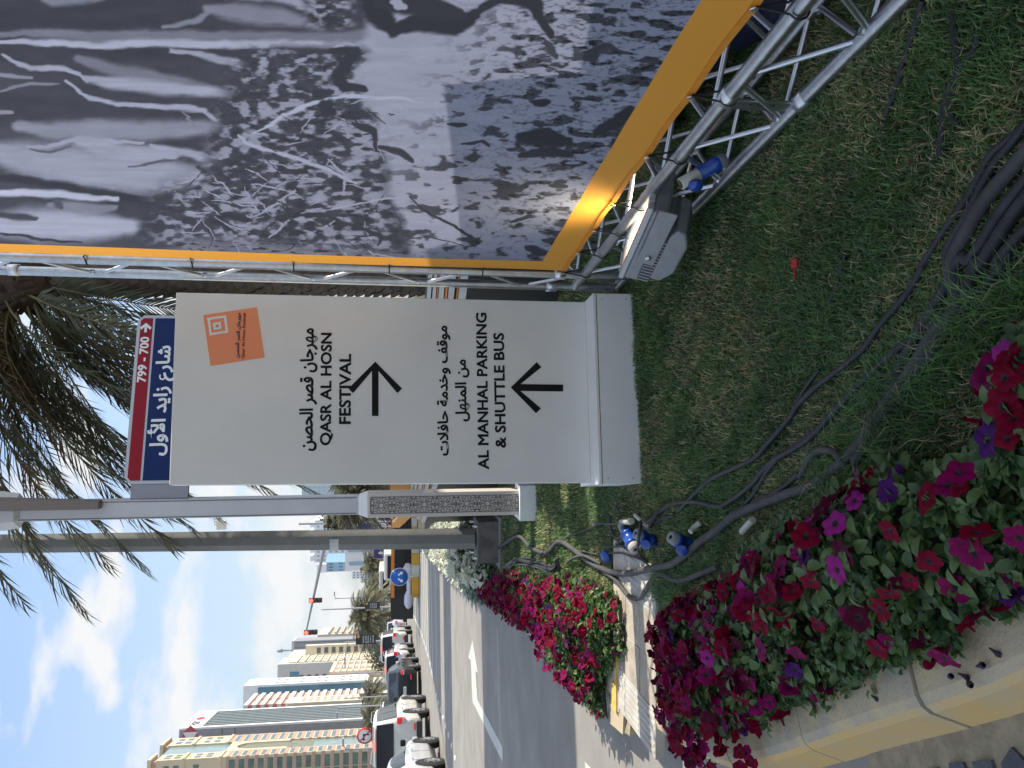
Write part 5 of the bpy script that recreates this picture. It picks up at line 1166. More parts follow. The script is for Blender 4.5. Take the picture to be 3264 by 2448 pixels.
# ================================================================= CARS
m_tyre = M('tyre', (.018, .018, .019), .85); m_rimc = M('alloy_rim', (.55, .56, .58), .3, .9); m_glass = M('car_glass', (.010, .013, .017), .12, spec=.3); m_tail = M('tail_lamp', (.50, .012, .008), .3, coat=.3, emit=.15)
m_amb = M('indicator_lamp', (.75, .22, .03), .3); m_clr = M('clear_lamp', (.45, .47, .50), .15, .3); m_trimb = M('car_black_trim', (.02, .02, .02), .5); m_plate = M('number_plate', (.72, .72, .70), .5); m_under = M('car_underbody', (.012, .012, .012), .9); m_brk = M('brake_light_lit', (1.0, .08, .04), .4, emit=.8)
def paint(n, c, ct_=.5): return M(n, c, .3, .1, coat=ct_, spec=.35)
def car(label, col, rr, L=4.8, Wd=1.85, H=1.85, kind='suv', wb=2.8, wr=.36, Y0=None, lit=True, plate='5 15243'):
    """rr: ground point under the rear right wheel; the car points along the road"""
    base = Vector((rr.x, rr.y, ZR)) - NU * (Wd / 2 - .05) + EU * (wb / 2)
    rot = math.atan2(EU.y, EU.x)
    t = thing('parked_car' if False else 'car', label, 'car', base, 'cars queueing on the far side of the road', rot)
    Wm = W[t.name]
    def T(x, y, z): return Wm @ Vector((x, y, z))          # x forward, y left
    hL = L / 2; ro = -hL + (hL - wb / 2) * 0
    if kind == 'suv':   # (x, belt z, top z, half width low, half width top)
        ST = [(-hL, .55, .55, .40, .40), (-hL + .01, .98, 1.02, .46, .44), (-hL + .05, 1.02, H * .63, .485, .46), (-hL + .12, 1.06, H * .80, .49, .44), (-hL + .24, 1.06, H * .965, .495, .40), (-hL + .5, 1.06, H * .995, .5, .39), (-.6, 1.06, H, .5, .385), (.25, 1.06, H * .985, .5, .385), (.55, 1.06, H * .95, .5, .385), (1.12, 1.05, 1.13, .5, .44), (1.25, 1.03, 1.08, .5, .44), (hL - .35, .96, 1.00, .49, .43), (hL - .06, .80, .88, .45, .40), (hL, .55, .60, .40, .36)]
        gl = (-hL + .30, 1.0); wx_ = (.52, 1.10)
    else:
        ST = [(-hL, .50, .55, .40, .38), (-hL + .04, .86, .93, .46, .42), (-hL + .18, .96, 1.02, .49, .42), (-hL + .62, .98, 1.06, .495, .42), (-hL + 1.30, .97, H * .95, .5, .36), (-.35, .95, H, .5, .35), (.15, .94, H * .985, .5, .35), (.42, .93, H * .95, .5, .36), (1.22, .90, .98, .5, .43), (1.45, .88, .93, .5, .44), (hL - .35, .76, .81, .48, .42), (hL - .06, .62, .68, .45, .40), (hL, .42, .48, .40, .36)]
        gl = (-hL + .95, .95); wx_ = (.40, 1.18)
    n = 12; vs_ = []
    zb_ = .24 if kind != 'suv' else .32
    for x, zb2, zt2, wl, wt in ST:
        a_ = wl * Wd; c = wt * Wd; half = [(0, zb_), (a_ * .88, zb_), (a_, zb_ + .12), (a_ * 1.005, (zb_ + zb2) / 2), (a_ * .985, zb2 - .03), (a_ * .95 if zt2 - zb2 > .2 else c * 1.06, zb2 + .02 if zt2 - zb2 > .06 else (zb2 + zt2) / 2), (c, zt2 - .05 if zt2 - zb2 > .2 else zt2 - .01), (c * .80, zt2), (0, zt2 + .012)]
        vs_.append(half)
    m = len(vs_[0]); P_ = []
    for s_, x in zip(vs_, [q[0] for q in ST]):
        for y, z in s_: P_.append(T(x, -y, z))
        for y, z in s_[-2:0:-1]: P_.append(T(x, y, z))
    k = 2 * m - 2; F_ = [(i * k + j, i * k + (j + 1) % k, (i + 1) * k + (j + 1) % k, (i + 1) * k + j) for i in range(len(ST) - 1) for j in range(k)]
    bb = MB(); bb.add(P_, F_, 0, True); bb.add(P_[:k], [tuple(range(k - 1, -1, -1))], 0); bb.add(P_[-k:], [tuple(range(k))], 0)
    body = bb.build('body', col, t)
    def sec(x, f, s_=-1):
        i = next((q for q in range(len(ST) - 1) if ST[q][0] <= x <= ST[q + 1][0]), len(ST) - 2); u_ = (x - ST[i][0]) / (ST[i + 1][0] - ST[i][0])
        a_, b2 = vs_[i], vs_[i + 1]; lo_ = [a_[5][q] * (1 - u_) + b2[5][q] * u_ for q in (0, 1)]; hi_ = [a_[6][q] * (1 - u_) + b2[6][q] * u_ for q in (0, 1)]
        y = lo_[0] * (1 - f) + hi_[0] * f; z = lo_[1] * (1 - f) + hi_[1] * f; return T(x, s_ * (y + .012), z)
    def rtop(x):
        i = next((q for q in range(len(ST) - 1) if ST[q][0] <= x <= ST[q + 1][0]), len(ST) - 2); u_ = (x - ST[i][0]) / (ST[i + 1][0] - ST[i][0]); return ST[i][2] * (1 - u_) + ST[i + 1][2] * u_
    zbelt = ST[6][1]
    # side windows with pillars
    cuts = [gl[0], -.82, .10, gl[1]] if kind == 'suv' else [gl[0], -.25, gl[1]]
    for s_ in (-1, 1):
        for i in range(len(cuts) - 1):
            x0, x1 = cuts[i] + .04, cuts[i + 1] - .04; top = []; bot = []
            for q in range(7):
                x = x0 + (x1 - x0) * q / 6; room = rtop(x) - zbelt
                if room < .10: continue
                top.append(sec(x, .90, s_)); bot.append(sec(x, .08, s_))
            if len(top) < 2: continue
            mbw = MB()
            for q in range(len(top) - 1): mbw.add([bot[q], bot[q + 1], top[q + 1], top[q]], [(0, 1, 2, 3)])
            mbw.build('side_window', m_glass, t)
    # rear and front glass
    def pane(pts, nm, mt=m_glass): MB().add(pts, [tuple(range(len(pts)))]).build(nm, mt, t)
    if kind == 'suv':
        pane([T(-hL + .02, -.80 * Wd / 2, H * .635), T(-hL + .02, .80 * Wd / 2, H * .635), T(-hL + .175, .72 * Wd / 2, H * .93), T(-hL + .175, -.72 * Wd / 2, H * .93)], 'rear_window')
        MB().box((0, 0, 0), (.10, Wd * .68, .05)).build('roof_spoiler', col, t, Mw=Wm @ Matrix.Translation((-hL + .18, 0, H * .985)))
        pane([T(.60, -.36 * Wd, H * .945), T(.60, .36 * Wd, H * .945), T(1.115, .42 * Wd, 1.165), T(1.115, -.42 * Wd, 1.165)], 'windscreen')
    else:
        pane([T(-hL + .68, -.38 * Wd, 1.095), T(-hL + .68, .38 * Wd, 1.095), T(-hL + 1.26, .33 * Wd, H * .945), T(-hL + 1.26, -.33 * Wd, H * .945)], 'rear_window')
        pane([T(.47, -.34 * Wd, H * .935), T(.47, .34 * Wd, H * .935), T(1.17, .40 * Wd, 1.02), T(1.17, -.40 * Wd, 1.02)], 'windscreen')
    # arches and wheels
    for sx__ in (-1, 1):
        for s_ in (-1, 1):
            x = sx__ * wb / 2; yo = s_ * Wd / 2
            MB().lathe(T(x, yo * .995 + s_ * .012, wr + .02), Wm.to_3x3() @ Vector((0, s_, 0)), [(-.05, wr + .09), (.0, wr + .085), (.006, wr + .06), (.006, 0)], 22).build('wheel_arch', m_under, t)
            wmb = MB().lathe(T(x, yo - s_ * .20, wr), Wm.to_3x3() @ Vector((0, s_, 0)), [(0, wr * .6), (0, wr - .03), (.03, wr), (.20, wr), (.235, wr - .03), (.24, wr * .66), (.20, wr * .64), (.20, 0)], 24)
            wh = wmb.build('wheel', m_tyre, t)
            rb = MB(); ax = Wm.to_3x3() @ Vector((0, s_, 0)); cc = T(x, yo + s_ * .035, wr); rb.lathe(cc - ax * .02, ax, [(0, wr * .62), (.02, wr * .655), (.022, wr * .60), (.0, wr * .56)], 24); rb.lathe(cc - ax * .01, ax, [(0, wr * .2), (.02, wr * .16), (.022, 0)], 12)
            for q in range(6):
                a_ = q * math.pi / 3 + .3; e = Wm.to_3x3() @ Vector((math.cos(a_), 0, math.sin(a_))); rb.beam(cc + e * wr * .12, cc + e * wr * .60, .055, .02, 0, ax)
            rb.build('rim', m_rimc, wh)
    # bumpers, lamps, plate, mirrors, handles
    def lb(c, d, nm, mt, bev=.01, par=t): return MB().box((0, 0, 0), d).build(nm, mt, par, bevel=bev, Mw=Wm @ Matrix.Translation(c))
    zl = 1.0 if kind == 'suv' else .82; lh = .30 if kind == 'suv' else .16
    for s_ in (-1, 1):
        tl_ = lb((-hL + .05, s_ * Wd * .435, zl), (.14, Wd * .115, lh), 'tail_light', m_tail, .045)
        lb((-hL + .035, s_ * Wd * .435, zl - lh * .30), (.12, Wd * .10, lh * .35), 'clear_lens', m_clr, .01, tl_)
        lb((hL - .20, s_ * Wd * .41, zl * .82), (.26, Wd * .15, .15), 'headlight', m_clr, .03)
        lb((.86 if kind == 'suv' else .78, s_ * (Wd / 2 + .07), zbelt + .10), (.12, .17, .15), 'door_mirror', m_trimb if kind == 'suv' else m_under, .03)
        for x in (-.78, .22): lb((x, s_ * (Wd / 2 + .006), zbelt - .12), (.17, .03, .03), 'door_handle', col if kind != 'suv' else m_rimc, .008)
        for x in (-.98, .02, 1.02): lb((x, s_ * (Wd / 2 * 1.002), (zb_ + zbelt) / 2), (.008, .008, zbelt - zb_ - .22), 'door_gap', m_under, 0)
    lb((-hL - .01, 0, zb_ + .06), (.12, Wd * .84, .20), 'rear_bumper', m_trimb if kind == 'suv' else col, .03)
    for s_ in (-1, 1): lb((-hL - .06, s_ * Wd * .33, zb_ + .22), (.03, .22, .06), 'rear_reflector', m_tail, .008)
    lb((hL - .02, 0, zb_ + .1), (.14, Wd * .82, .24), 'front_bumper', col, .04)
    lb((0, 0, zb_ - .04), (wb - .9, Wd * .86, .10), 'sill', m_under, .01)
    pl_ = lb((-hL - .012 if kind == 'suv' else -hL - .02, .05, zl - .12 if kind == 'suv' else zl - .10), (.02, .50, .12), 'number_plate', m_plate, .004)
    text(plate, m_trimb, pl_, T(-hL - .0245 if kind == 'suv' else -hL - .0325, .05 + .2, (zl - .12 if kind == 'suv' else zl - .10) - .04), Wm.to_3x3() @ Vector((0, -1, 0)), UZ, .40, .08, 'plate_lettering')
    if lit: lb((-hL + .10 if kind == 'suv' else -hL + 1.0, 0, H * .955 if kind == 'suv' else H * .80), (.06, .30, .03), 'high_brake_light', m_brk, .004)
    if kind == 'suv':
        for s_ in (-1, 1): MB().tube([T(-1.7, s_ * .36 * Wd, H + .02), T(-1.5, s_ * .36 * Wd, H + .06), (T(.2, s_ * .36 * Wd, H + .06)), T(.45, s_ * .36 * Wd, H)], .018, 6).build('roof_rail', m_rimc, t)
    return t
pw = paint('paint_white', (.56, .555, .515)); psl = paint('paint_silver', (.46, .47, .49)); pbk = paint('paint_black', (.008, .009, .011), .12); pgy = paint('paint_grey_blue', (.30, .33, .38)); pw2 = paint('paint_pearl', (.60, .61, .60))
def carpt(x, y): return G(x, y, ZR)
car('silver hatchback nearest in the queue, partly cut off by the picture edge', psl, carpt(1418, 2432), L=4.25, Wd=1.78, H=1.50, kind='sedan', wb=2.6, wr=.33)
car('big white off road car with dark rear window and lit tail lamps', pw, carpt(1368, 2268), L=4.9, Wd=1.90, H=1.98, kind='suv', wb=2.85, wr=.42, plate='5 15243')
car('black saloon with bright red tail lamps ahead of the white off road car', pbk, carpt(1341, 2126), L=4.7, Wd=1.82, H=1.48, kind='sedan', wb=2.75, wr=.35)
car('light silver crossover between the black saloon and a white off road car', pw2, carpt(1323, 2071), L=4.5, Wd=1.84, H=1.62, kind='suv', wb=2.65, wr=.36)
car('second white off road car, under the dark pole banner', pw, carpt(1314, 2012), L=4.8, Wd=1.88, H=1.88, kind='suv', wb=2.8, wr=.39)
car('pale saloon farthest along the queue of cars', psl, carpt(1297, 1975), L=4.6, Wd=1.8, H=1.5, kind='sedan', wb=2.7, wr=.34)
p2 = carpt(1341, 2126); car('grey blue off road car in the far lane beside the black saloon', pgy, p2 - NU * 3.2 + EU * 3.0, L=4.7, Wd=1.85, H=1.72, kind='suv', wb=2.7, wr=.36)
car('white car in the far lane beside the silver crossover', pw, carpt(1323, 2071) - NU * 3.2 + EU * 3, L=4.7, Wd=1.85, H=1.80, kind='suv', wb=2.7, wr=.36)

# ================================================================= MEDIAN, HOARDING, SIGNS AHEAD
m_wk = M('kerb_white_paint', (.66, .62, .52), .8, var=.08, vs=3); m_yk = M('kerb_amber_paint', (.70, .38, .035), .7, var=.12, vs=3)
YM = 40.5
med = thing('median_kerb', 'raised median kerb in yellow and white blocks under the black hoarding', 'kerb', (AY(1330, 1800, YM).x, YM, ZR))
def mx_(y_, Y=YM): return AY(1330, y_, Y).x
zt_m = ZR + .34; edge = [1912, 1838, 1800, 1764, 1715, 1680, 1650, 1612, 1575, 1540, 1490, 1440, 1390]
for i in range(len(edge) - 1):
    x0, x1 = mx_(edge[i]), mx_(edge[i + 1]); mt = m_yk if i % 2 == 0 else m_wk
    ya = YM + (.0 if i else .12)
    if i == 0:
        ar_ = [(x1, YM), (x1 - (x1 - x0) * .75, YM), (x0 + .02, YM + .35), (x0, YM + .9), (x0 + .1, YM + 1.7), (x1, YM + 2.0)]
        MB().prism([Vector((a_, c, ZR)) for a_, c in ar_], (0, 0, .34)).build('kerb_block', mt, med, bevel=.03)
    else: MB().box(((x0 + x1) / 2, YM + 1.0, ZR + .17), (x1 - x0 - .01, 2.0, .34)).build('kerb_block', mt, med, bevel=.02)
hd = thing('hoarding', 'long black hoarding with an orange top band standing on the yellow and white median', 'hoarding', (mx_(1750), YM + 1.3, ZR + .34))
xa, xb = AY(1290, 1905, YM + 1.2).x, AY(1290, 1555, YM + 1.2).x
z0, z1 = AY(1312, 1800, YM + 1.2).z, AY(1257, 1800, YM + 1.2).z; z2 = AY(1247, 1800, YM + 1.2).z
z0 = zt_m
nP = 6
for i in range(nP):
    a_, c = xa + (xb - xa) * i / nP, xa + (xb - xa) * (i + 1) / nP
    MB().box(((a_ + c) / 2, YM + 1.3, (z0 + z1) / 2), (c - a_ - .012, .10, z1 - z0)).build('hoarding_panel', m_blkp, hd)
    MB().box(((a_ + c) / 2, YM + 1.32, (z1 + z2) / 2 + .003), (c - a_ - .004, .2, z2 - z1)).build('orange_band', m_or, hd)
hd2 = thing('hoarding', 'second black hoarding panel at the open end of the median, set farther back', 'hoarding', (AY(1290, 1920, YM + 8).x, YM + 8, ZR))
MB().box((AY(1290, 1918, YM + 8).x, YM + 8, .55), (1.9, .1, 1.25)).build('panel', m_blkp, hd2)
# draped white cloth bags
mcl = M('white_cloth', (.68, .68, .74), .9, var=.06, vs=3)
for i, (y_, x_, s_, lab) in enumerate([(1912, 1306, .36, 'white cloth bundle at the open end of the yellow median block'), (1868, 1308, .30, 'long white cloth bundle lying between the two round ones'), (1826, 1300, .42, 'large white cloth bundle beside the foot of the blue sign')]):
    p = AY(1314, y_, YM + .5); bb = MB(); r_ = random.Random(i); V_ = []; nn_ = 14
    for a_ in range(7):
        th_ = math.pi * a_ / 6
        for k in range(nn_):
            ph = 2 * math.pi * k / nn_; rr_ = s_ * (.9 + .16 * math.sin(ph * 4 + a_) + r_.uniform(-.06, .06)); V_.append((p.x + rr_ * math.sin(th_) * math.cos(ph) * (2.3 if i == 1 else 1.25), p.y + rr_ * math.sin(th_) * math.sin(ph) * .8, zt_m + s_ * .38 + rr_ * math.cos(th_) * (.42 if i == 1 else .6)))
    bb.add(V_, [(a_ * nn_ + k, a_ * nn_ + (k + 1) % nn_, (a_ + 1) * nn_ + (k + 1) % nn_, (a_ + 1) * nn_ + k) for a_ in range(6) for k in range(nn_)], 0, True); tag(bb.build('cloth_bundle', mcl), lab, 'cloth bundle')
# round blue keep left / right sign
m_sb = M('sign_blue', (.006, .11, .46), .35)
def rsign(V, U, Y, r, label, fill, rim, post_to=ZR, pcol=m_trim):
    c = AY(V, 2448 - U, Y); t = thing('round_sign', label, 'traffic sign', (c.x, c.y, post_to))
    disc = MB().lathe(c + Vector((0, .03, 0)), (0, -1, 0), [(0, 0), (0, r), (.03, r), (.03, 0)], 32).build('disc', rim, t)
    MB().lathe(c + Vector((0, -.001, 0)), (0, -1, 0), [(0, r * .93 if fill is m_sb else r * .80), (.003, r * .93 if fill is m_sb else r * .80), (.0035, 0)], 32).build('disc_face', fill, disc)
    MB().tube([(c.x, c.y + .07, post_to), (c.x, c.y + .07, c.z + r * .6)], .035, 10).build('post', pcol, t)
    return c, disc, t
c, dsc, t = rsign(1273, 609, 39.6, .41, 'round blue sign with two white arrows pointing down to both sides', m_sb, m_wk)
for s_ in (-1, 1):
    d = Vector((s_ * .55, 0, -.83)).normalized(); n_ = Vector((d.z, 0, -d.x)); o = c + Vector((s_ * .09, -.008, .04)); y_ = Vector((0, -.002, 0))
    MB().prism([o + d * q + n_ * w_ for q, w_ in ((-.02, .035), (.13, .035), (.13, .085), (.25, 0), (.13, -.085), (.13, -.035), (-.02, -.035))], y_).build('arrow', m_wht, dsc)
# no left turn
c, dsc, t = rsign(1163, 102, 44.0, .40, 'round no left turn sign with red rim above the white off road car', m_wht, M('sign_red_rim', (.55, .03, .03), .4))
bb = MB(); bb.box(c + Vector((.07, -.006, -.08)), (.07, .003, .26)); bb.box(c + Vector((-.02, -.0065, .06)), (.25, .003, .07)); bb.prism([c + Vector((-.14, -.0075, .14)), c + Vector((-.14, -.0075, -.02)), c + Vector((-.25, -.0075, .06))], (0, -.002, 0)); bb.build('turn_arrow', m_ink, dsc)
bb = MB(); bb.beam(c + Vector((-.24, -.012, .24)), c + Vector((.24, -.012, -.24)), .055, .003, 0, Vector((0, 1, 0))); bb.build('slash', MATS['sign_red_rim'], dsc)
# small speed sign far ahead
c, dsc, t = rsign(1209, 465, 92, .30, 'small round speed limit sign in front of the bushy palm', m_wht, MATS['sign_red_rim'])
c, dsc, t = rsign(1218, 770, 60, .38, 'small round white and red sign hung low on the purple hoarding poster', m_wht, MATS['sign_red_rim'])
# traffic signals on a mast arm
YT = 60
mt_ = M('mast_grey', (.34, .35, .36), .5, .3); m_tb = M('signal_black', (.012, .012, .012), .5); m_tr = M('signal_red_lit', (1.0, .035, .02), .4, emit=4.0); m_to = M('signal_lens_off', (.06, .02, .015), .3)
A1, A2, A3 = AY(1040, 2448 - 735, YT), AY(1030, 2448 - 688, YT), AY(975, 2448 - 430, YT)
t = thing('signal_mast', 'long sloping signal mast arm carrying two red traffic lights over the road', 'traffic signal mast', (A1.x, YT, ZR))
MB().tube([A1, A1.lerp(A3, .5), A3], [.14, .10, .05], 10).build('arm', mt_, t)
MB().tube([(A1.x, YT, ZR), A1 + UZ * .3], [.2, .14], 10).build('column', mt_, t)
def signal(V0, V1, U, label):
    a_ = AY(V0, 2448 - U, YT - .3); c = AY(V1, 2448 - U, YT - .3); h = a_.z - c.z; w = .30
    t = thing('traffic_light', label, 'traffic light', (a_.x, YT - .3, c.z), 'traffic lights hanging on the mast arm')
    MB().box((a_.x, YT - .3, (a_.z + c.z) / 2), (w, .2, h)).build('casing', m_tb, t, bevel=.02)
    for k in range(3):
        z = a_.z - h * (k + .5) / 3
        ln_ = MB().lathe((a_.x, YT - .4, z), (0, -1, 0), [(0, .125), (.02, .115), (.045, .06), (.05, 0)], 16).build('lens', m_tr if k == 0 else m_to, t)
        MB().tube([(a_.x + .14 * math.cos(q), YT - .5, z + .14 * math.sin(q)) for q in [math.pi * j / 8 for j in range(9)]], .012, 5).build('visor', m_tb, ln_)
signal(985, 1027, 534, 'traffic light showing red near the middle of the mast arm')
signal(969, 1012, 432, 'traffic light showing red at the tip of the mast arm')
# lamp columns and pole banners
def column(U, V0, Y, label, r=.08, arms=()):
    a_ = AY(V0, 2448 - U, Y); t = thing('lamp_column', label, 'lamp column', (a_.x, Y, ZR), 'slim street lamp columns along the road')
    MB().tube([(a_.x, Y, ZR), a_], [r * 1.3, r * .7], 8).build('shaft', mt_, t)
    for dx, dz, ln_ in arms:
        q = a_ + Vector((dx, 0, dz)); MB().tube([a_ - UZ * .2, q], r * .5, 6).build('arm', mt_, t)
        MB().box(q + Vector((math.copysign(ln_ / 2, dx), 0, 0)), (ln_, .3, .10)).build('lamp_head', mt_, t)
    return a_, t
column(400, 1100, 75, 'lamp column holding the dark pole banner near the grey glass tower', arms=((-1.2, .0, .9),))
column(505, 1025, 70, 'lamp column beside the first traffic light, with the smaller pole banner', .07)
column(540, 1066, 100, 'thin double lamp column left of the lamp post with the torn label', .06, arms=((.3, .0, .5),))
column(300, 1090, 95, 'column standing before the cream office block', .07)
column(222, 1098, 80, 'column standing before the red and white striped tower', .07)
column(192, 1075, 70, 'column standing before the glass front of the grey bank tower', .06, arms=((-.35, 0, .5),))
column(58, 1094, 52, 'green grey lamp column with its head above the white off road car', .06, arms=((.25, .0, .45),))
column(458, 1200, 90, 'short white column beside the small speed sign', .10)
m_bdk = M('banner_black', (.018, .02, .024), .6); m_bor = M('banner_orange_mark', (.80, .34, .06), .6)
def polebanner(V0, V1, U0, U1, Y, label, lines):
    a_ = AY(V0, 2448 - U0, Y); c = AY(V1, 2448 - U1, Y); w, h = c.x - a_.x, a_.z - c.z
    t = thing('pole_banner', label, 'banner', (a_.x, Y, c.z), 'black festival banners on lamp columns')
    MB().box(((a_.x + c.x) / 2, Y, (a_.z + c.z) / 2), (w, .06, h)).build('cloth', m_bdk, t, bevel=.02)
    MB().box((a_.x + w * .80, Y - .034, a_.z - h * .12), (w * .26, .004, h * .13)).build('orange_mark', m_bor, t)
    for k, s_ in enumerate(lines):
        text(s_, m_wht, t, (a_.x + w * .14, Y - .038, a_.z - h * (.42 + .12 * k)), (1, 0, 0), (0, 0, 1), w * .72, h * .075, 'banner_lettering', .0)
polebanner(1134, 1198, 393, 428, 74.7, 'larger black festival banner with an orange mark, hanging before the cream towers', ['QASR', 'AL HOSN', 'FESTIVAL', '3-13 February', '2016'])
polebanner(1163, 1211, 506, 530, 69.7, 'smaller black festival banner hanging in front of the bushy palm', ['QASR', 'AL HOSN', 'FESTIVAL', '2016'])
for i, (V0, V1, U0, U1, Y, lab, col) in enumerate([(1140, 1247, 755, 835, 62, 'purple hoarding poster with an orange frame and a white clad figure, beside the lamp post', (.03, .03, .20)), (1190, 1238, 667, 704, 95, 'smaller framed purple poster of a white clad figure, behind the black hoarding', (.03, .03, .17))]):
    a_ = AY(V0, 2448 - U0, Y); c = AY(V1, 2448 - U1, Y); w, h = c.x - a_.x, a_.z - c.z; cx__ = (a_.x + c.x) / 2; cz__ = (a_.z + c.z) / 2
    t = thing('poster_board', lab, 'poster board', (cx__, Y, ZR)); MB().box((cx__, Y + .05, cz__), (w, .1, h)).build('frame', m_or if i == 0 else M('tan_frame', (.5, .25, .16), .6), t)
    MB().box((cx__, Y - .01, cz__), (w * .92, .03, h * .93)).build('print', M('poster_purple%d' % i, col, .6, var=.3, vs=.8), t)
    MB().box((cx__, Y - .012, c.z + h * .20), (w * .9, .03, h * .36)).build('print_ground', M('poster_grey', (.22, .19, .24), .6, var=.3, vs=2), t)
    sc_ = w * .5; pp = [(-.2, -.30), (.16, -.30), (.22, .02), (.34, -.1), (.40, -.02), (.2, .30), (.10, .36), (.06, .50), (-.07, .50), (-.1, .36), (-.24, .22), (-.3, -.04)]
    MB().prism([(cx__ + a2 * sc_ * .9, Y - .03, cz__ - h * .02 + b2 * sc_ * 1.1) for a2, b2 in pp], (0, -.004, 0)).build('printed_figure', m_wk, t)
    for s_ in (-1, 1): MB().tube([(cx__ + s_ * w * .42, Y + .12, ZR), (cx__ + s_ * w * .42, Y + .12, c.z)], .05, 6).build('leg', mt_, t)
# leaning orange boards with white lettering, orange board behind the fretwork post
bo = thing('orange_board', 'slanted orange board with white lettering right of the lamp post', 'board', AY(1300, 2448 - 790, 34))
q = [AY(x, y, 34) for x, y in cr(1150, 1560, 4.915, [(490, 600), (615, 600), (615, 590), (790, 430), (720, 405), (600, 410), (495, 515)])]
MB().prism(q, (0, .12, 0)).build('panel', M('board_orange', (.86, .42, .12), .6), bo)
text('QASR', m_wht, bo, AY(1265, 2448 - 786, 33.9), (0.75, 0, .6), (-.6, 0, .75), .55, .12, 'lettering')
ob = thing('orange_board', 'orange board standing on the black deck stack between the sign and the fretwork post', 'board', AY(1310, 2448 - 880, 12.5))
p = AY(1290, 2448 - 885, 12.5); MB().box((p.x, 12.5, 1.14), (.55, .05, .34)).build('panel', MATS['board_orange'], ob)
MB().box((p.x, 12.5, .49), (.5, .04, .96)).build('support', m_blkp, ob)
# blue street name sign in the distance
a_ = AY(1031, 2448 - 764, 55); c = AY(1060, 2448 - 815, 55)
t = thing('street_name_sign', 'small blue street name sign hanging far off between the two posts', 'street sign', (a_.x, 55, c.z)); w, h = (c.x - a_.x), a_.z - c.z
MB().box((a_.x + w / 2, 55, a_.z - h / 2), (w, .06, h)).build('board', m_navys, t, bevel=.02)
text('Zayed The First St', m_wht, t, (a_.x + w * .08, 54.965, c.z + h * .14), (1, 0, 0), (0, 0, 1), w * .84, h * .26, 'lettering', .01)
text('شارع زايد الأول', m_wht, t, (a_.x + w * .08, 54.965, c.z + h * .50), (1, 0, 0), (0, 0, 1), w * .84, h * .38, 'lettering', 0, True)
MB().tube([(a_.x + w * .3, 55.1, a_.z + 1.5), (a_.x + w * .3, 55.1, ZR)], .07, 8).build('pole', mt_, t)
# tower crane jib
m_cr = M('crane_cream', (.62, .60, .52), .6); YK = 330
t = thing('tower_crane', 'distant pale tower crane jib showing between the two posts', 'tower crane', AY(1220, 2448 - 830, YK))
p, q = AY(690, 2448 - 850, YK), AY(703, 2448 - 775, YK); bb = MB()
for k in range(9):
    a1, a2 = p.lerp(q, k / 8), p.lerp(q, min(1, (k + 1) / 8)); bb.tube([a1, a2], .25, 4); bb.tube([a1 + UZ * 2, a2 + UZ * 2], .2, 4); bb.tube([a1, a2 + UZ * 2], .15, 4); bb.tube([a1 + UZ * 2, a1], .15, 4)
bb.build('jib', m_cr, t); MB().box(q - UZ * .3, (3.2, 2, 3.2)).build('counterweight', m_cr, t); MB().tube([p, (p.x, YK, ZR)], 1.0, 4).build('mast', m_cr, t)
# flowering bush and background shrubs
def leafclump(name, label, cat, c, rx, rz, n, mats, ls, stem=True, flowers=None, squash=.8):
    t = thing(name, label, cat, (c[0], c[1], ZR)); u = rs.normal(size=(n, 3)); u /= np.linalg.norm(u, axis=1)[:, None]; rad = rs.rand(n) ** .35
    lump = 1 + .25 * np.sin(u[:, 0] * 5 + 1) * np.cos(u[:, 2] * 6) + .15 * np.sin(u[:, 1] * 9)
    P = u * (rad * lump)[:, None] * np.array([rx, rx * squash, rz]) + np.array(c)
    v, f = scatter(leaf_v, leaf_f, P, rotm(rs.uniform(0, 6.28, n), rs.uniform(-1, 1, n), rs.uniform(-1, 1, n), ls * rs.uniform(.6, 1.3, n)))
    mi = np.repeat(rs.choice(len(mats), n), len(leaf_f)); o = bpy.data.objects.new('crown', npmesh('crown', v, f, mats, mi, True)); place(o, t)
    if stem:
        bb = MB(); bb.tube([(c[0], c[1], ZR), (c[0], c[1], c[2] - rz * .2)], [rx * .1, rx * .07], 7)
        for k in range(5): bb.tube([(c[0], c[1], c[2] - rz * .7), (c[0] + rx * .5 * math.cos(k * 1.3), c[1] + rx * .4 * math.sin(k * 1.3), c[2] + rz * .2)], [rx * .05, rx * .02], 5)
        bb.build('trunk', m_bark, t)
    return t
lt = [leafmat('tree_leaf_a', (.045, .075, .025), .3, .5, .3, .5), leafmat('tree_leaf_b', (.075, .10, .035), .3, .5, .3, .5)]
pb_ = leafmat('bougainvillea', (.62, .36, .40), .4, .6, .2, 1)
c = AY(1090, 2448 - 800, 45); leafclump('flowering_tree', 'dense dark bush with pale pink blossom right of the lamp post', 'tree', (c.x, 45, c.z), .95, .95, 2600, [lt[0], lt[0], lt[1], pb_], .16)
c = AY(1210, 2448 - 240, 150)
for i, (U, Y, s_, lab) in enumerate([(350, 170, 2.2, 'low dark tree under the cream office towers'), (470, 190, 2.6, 'low tree behind the bushy palm'), (590, 190, 2.4, 'tree behind the vans near the blue sign'), (130, 150, 2.0, 'low tree in front of the grey bank tower wall')]):
    q = AY(1235, 2448 - U, Y); leafclump('roadside_tree', lab, 'tree', (q.x, Y, 2.6), s_ * 1.1, s_, 900, lt, .5)
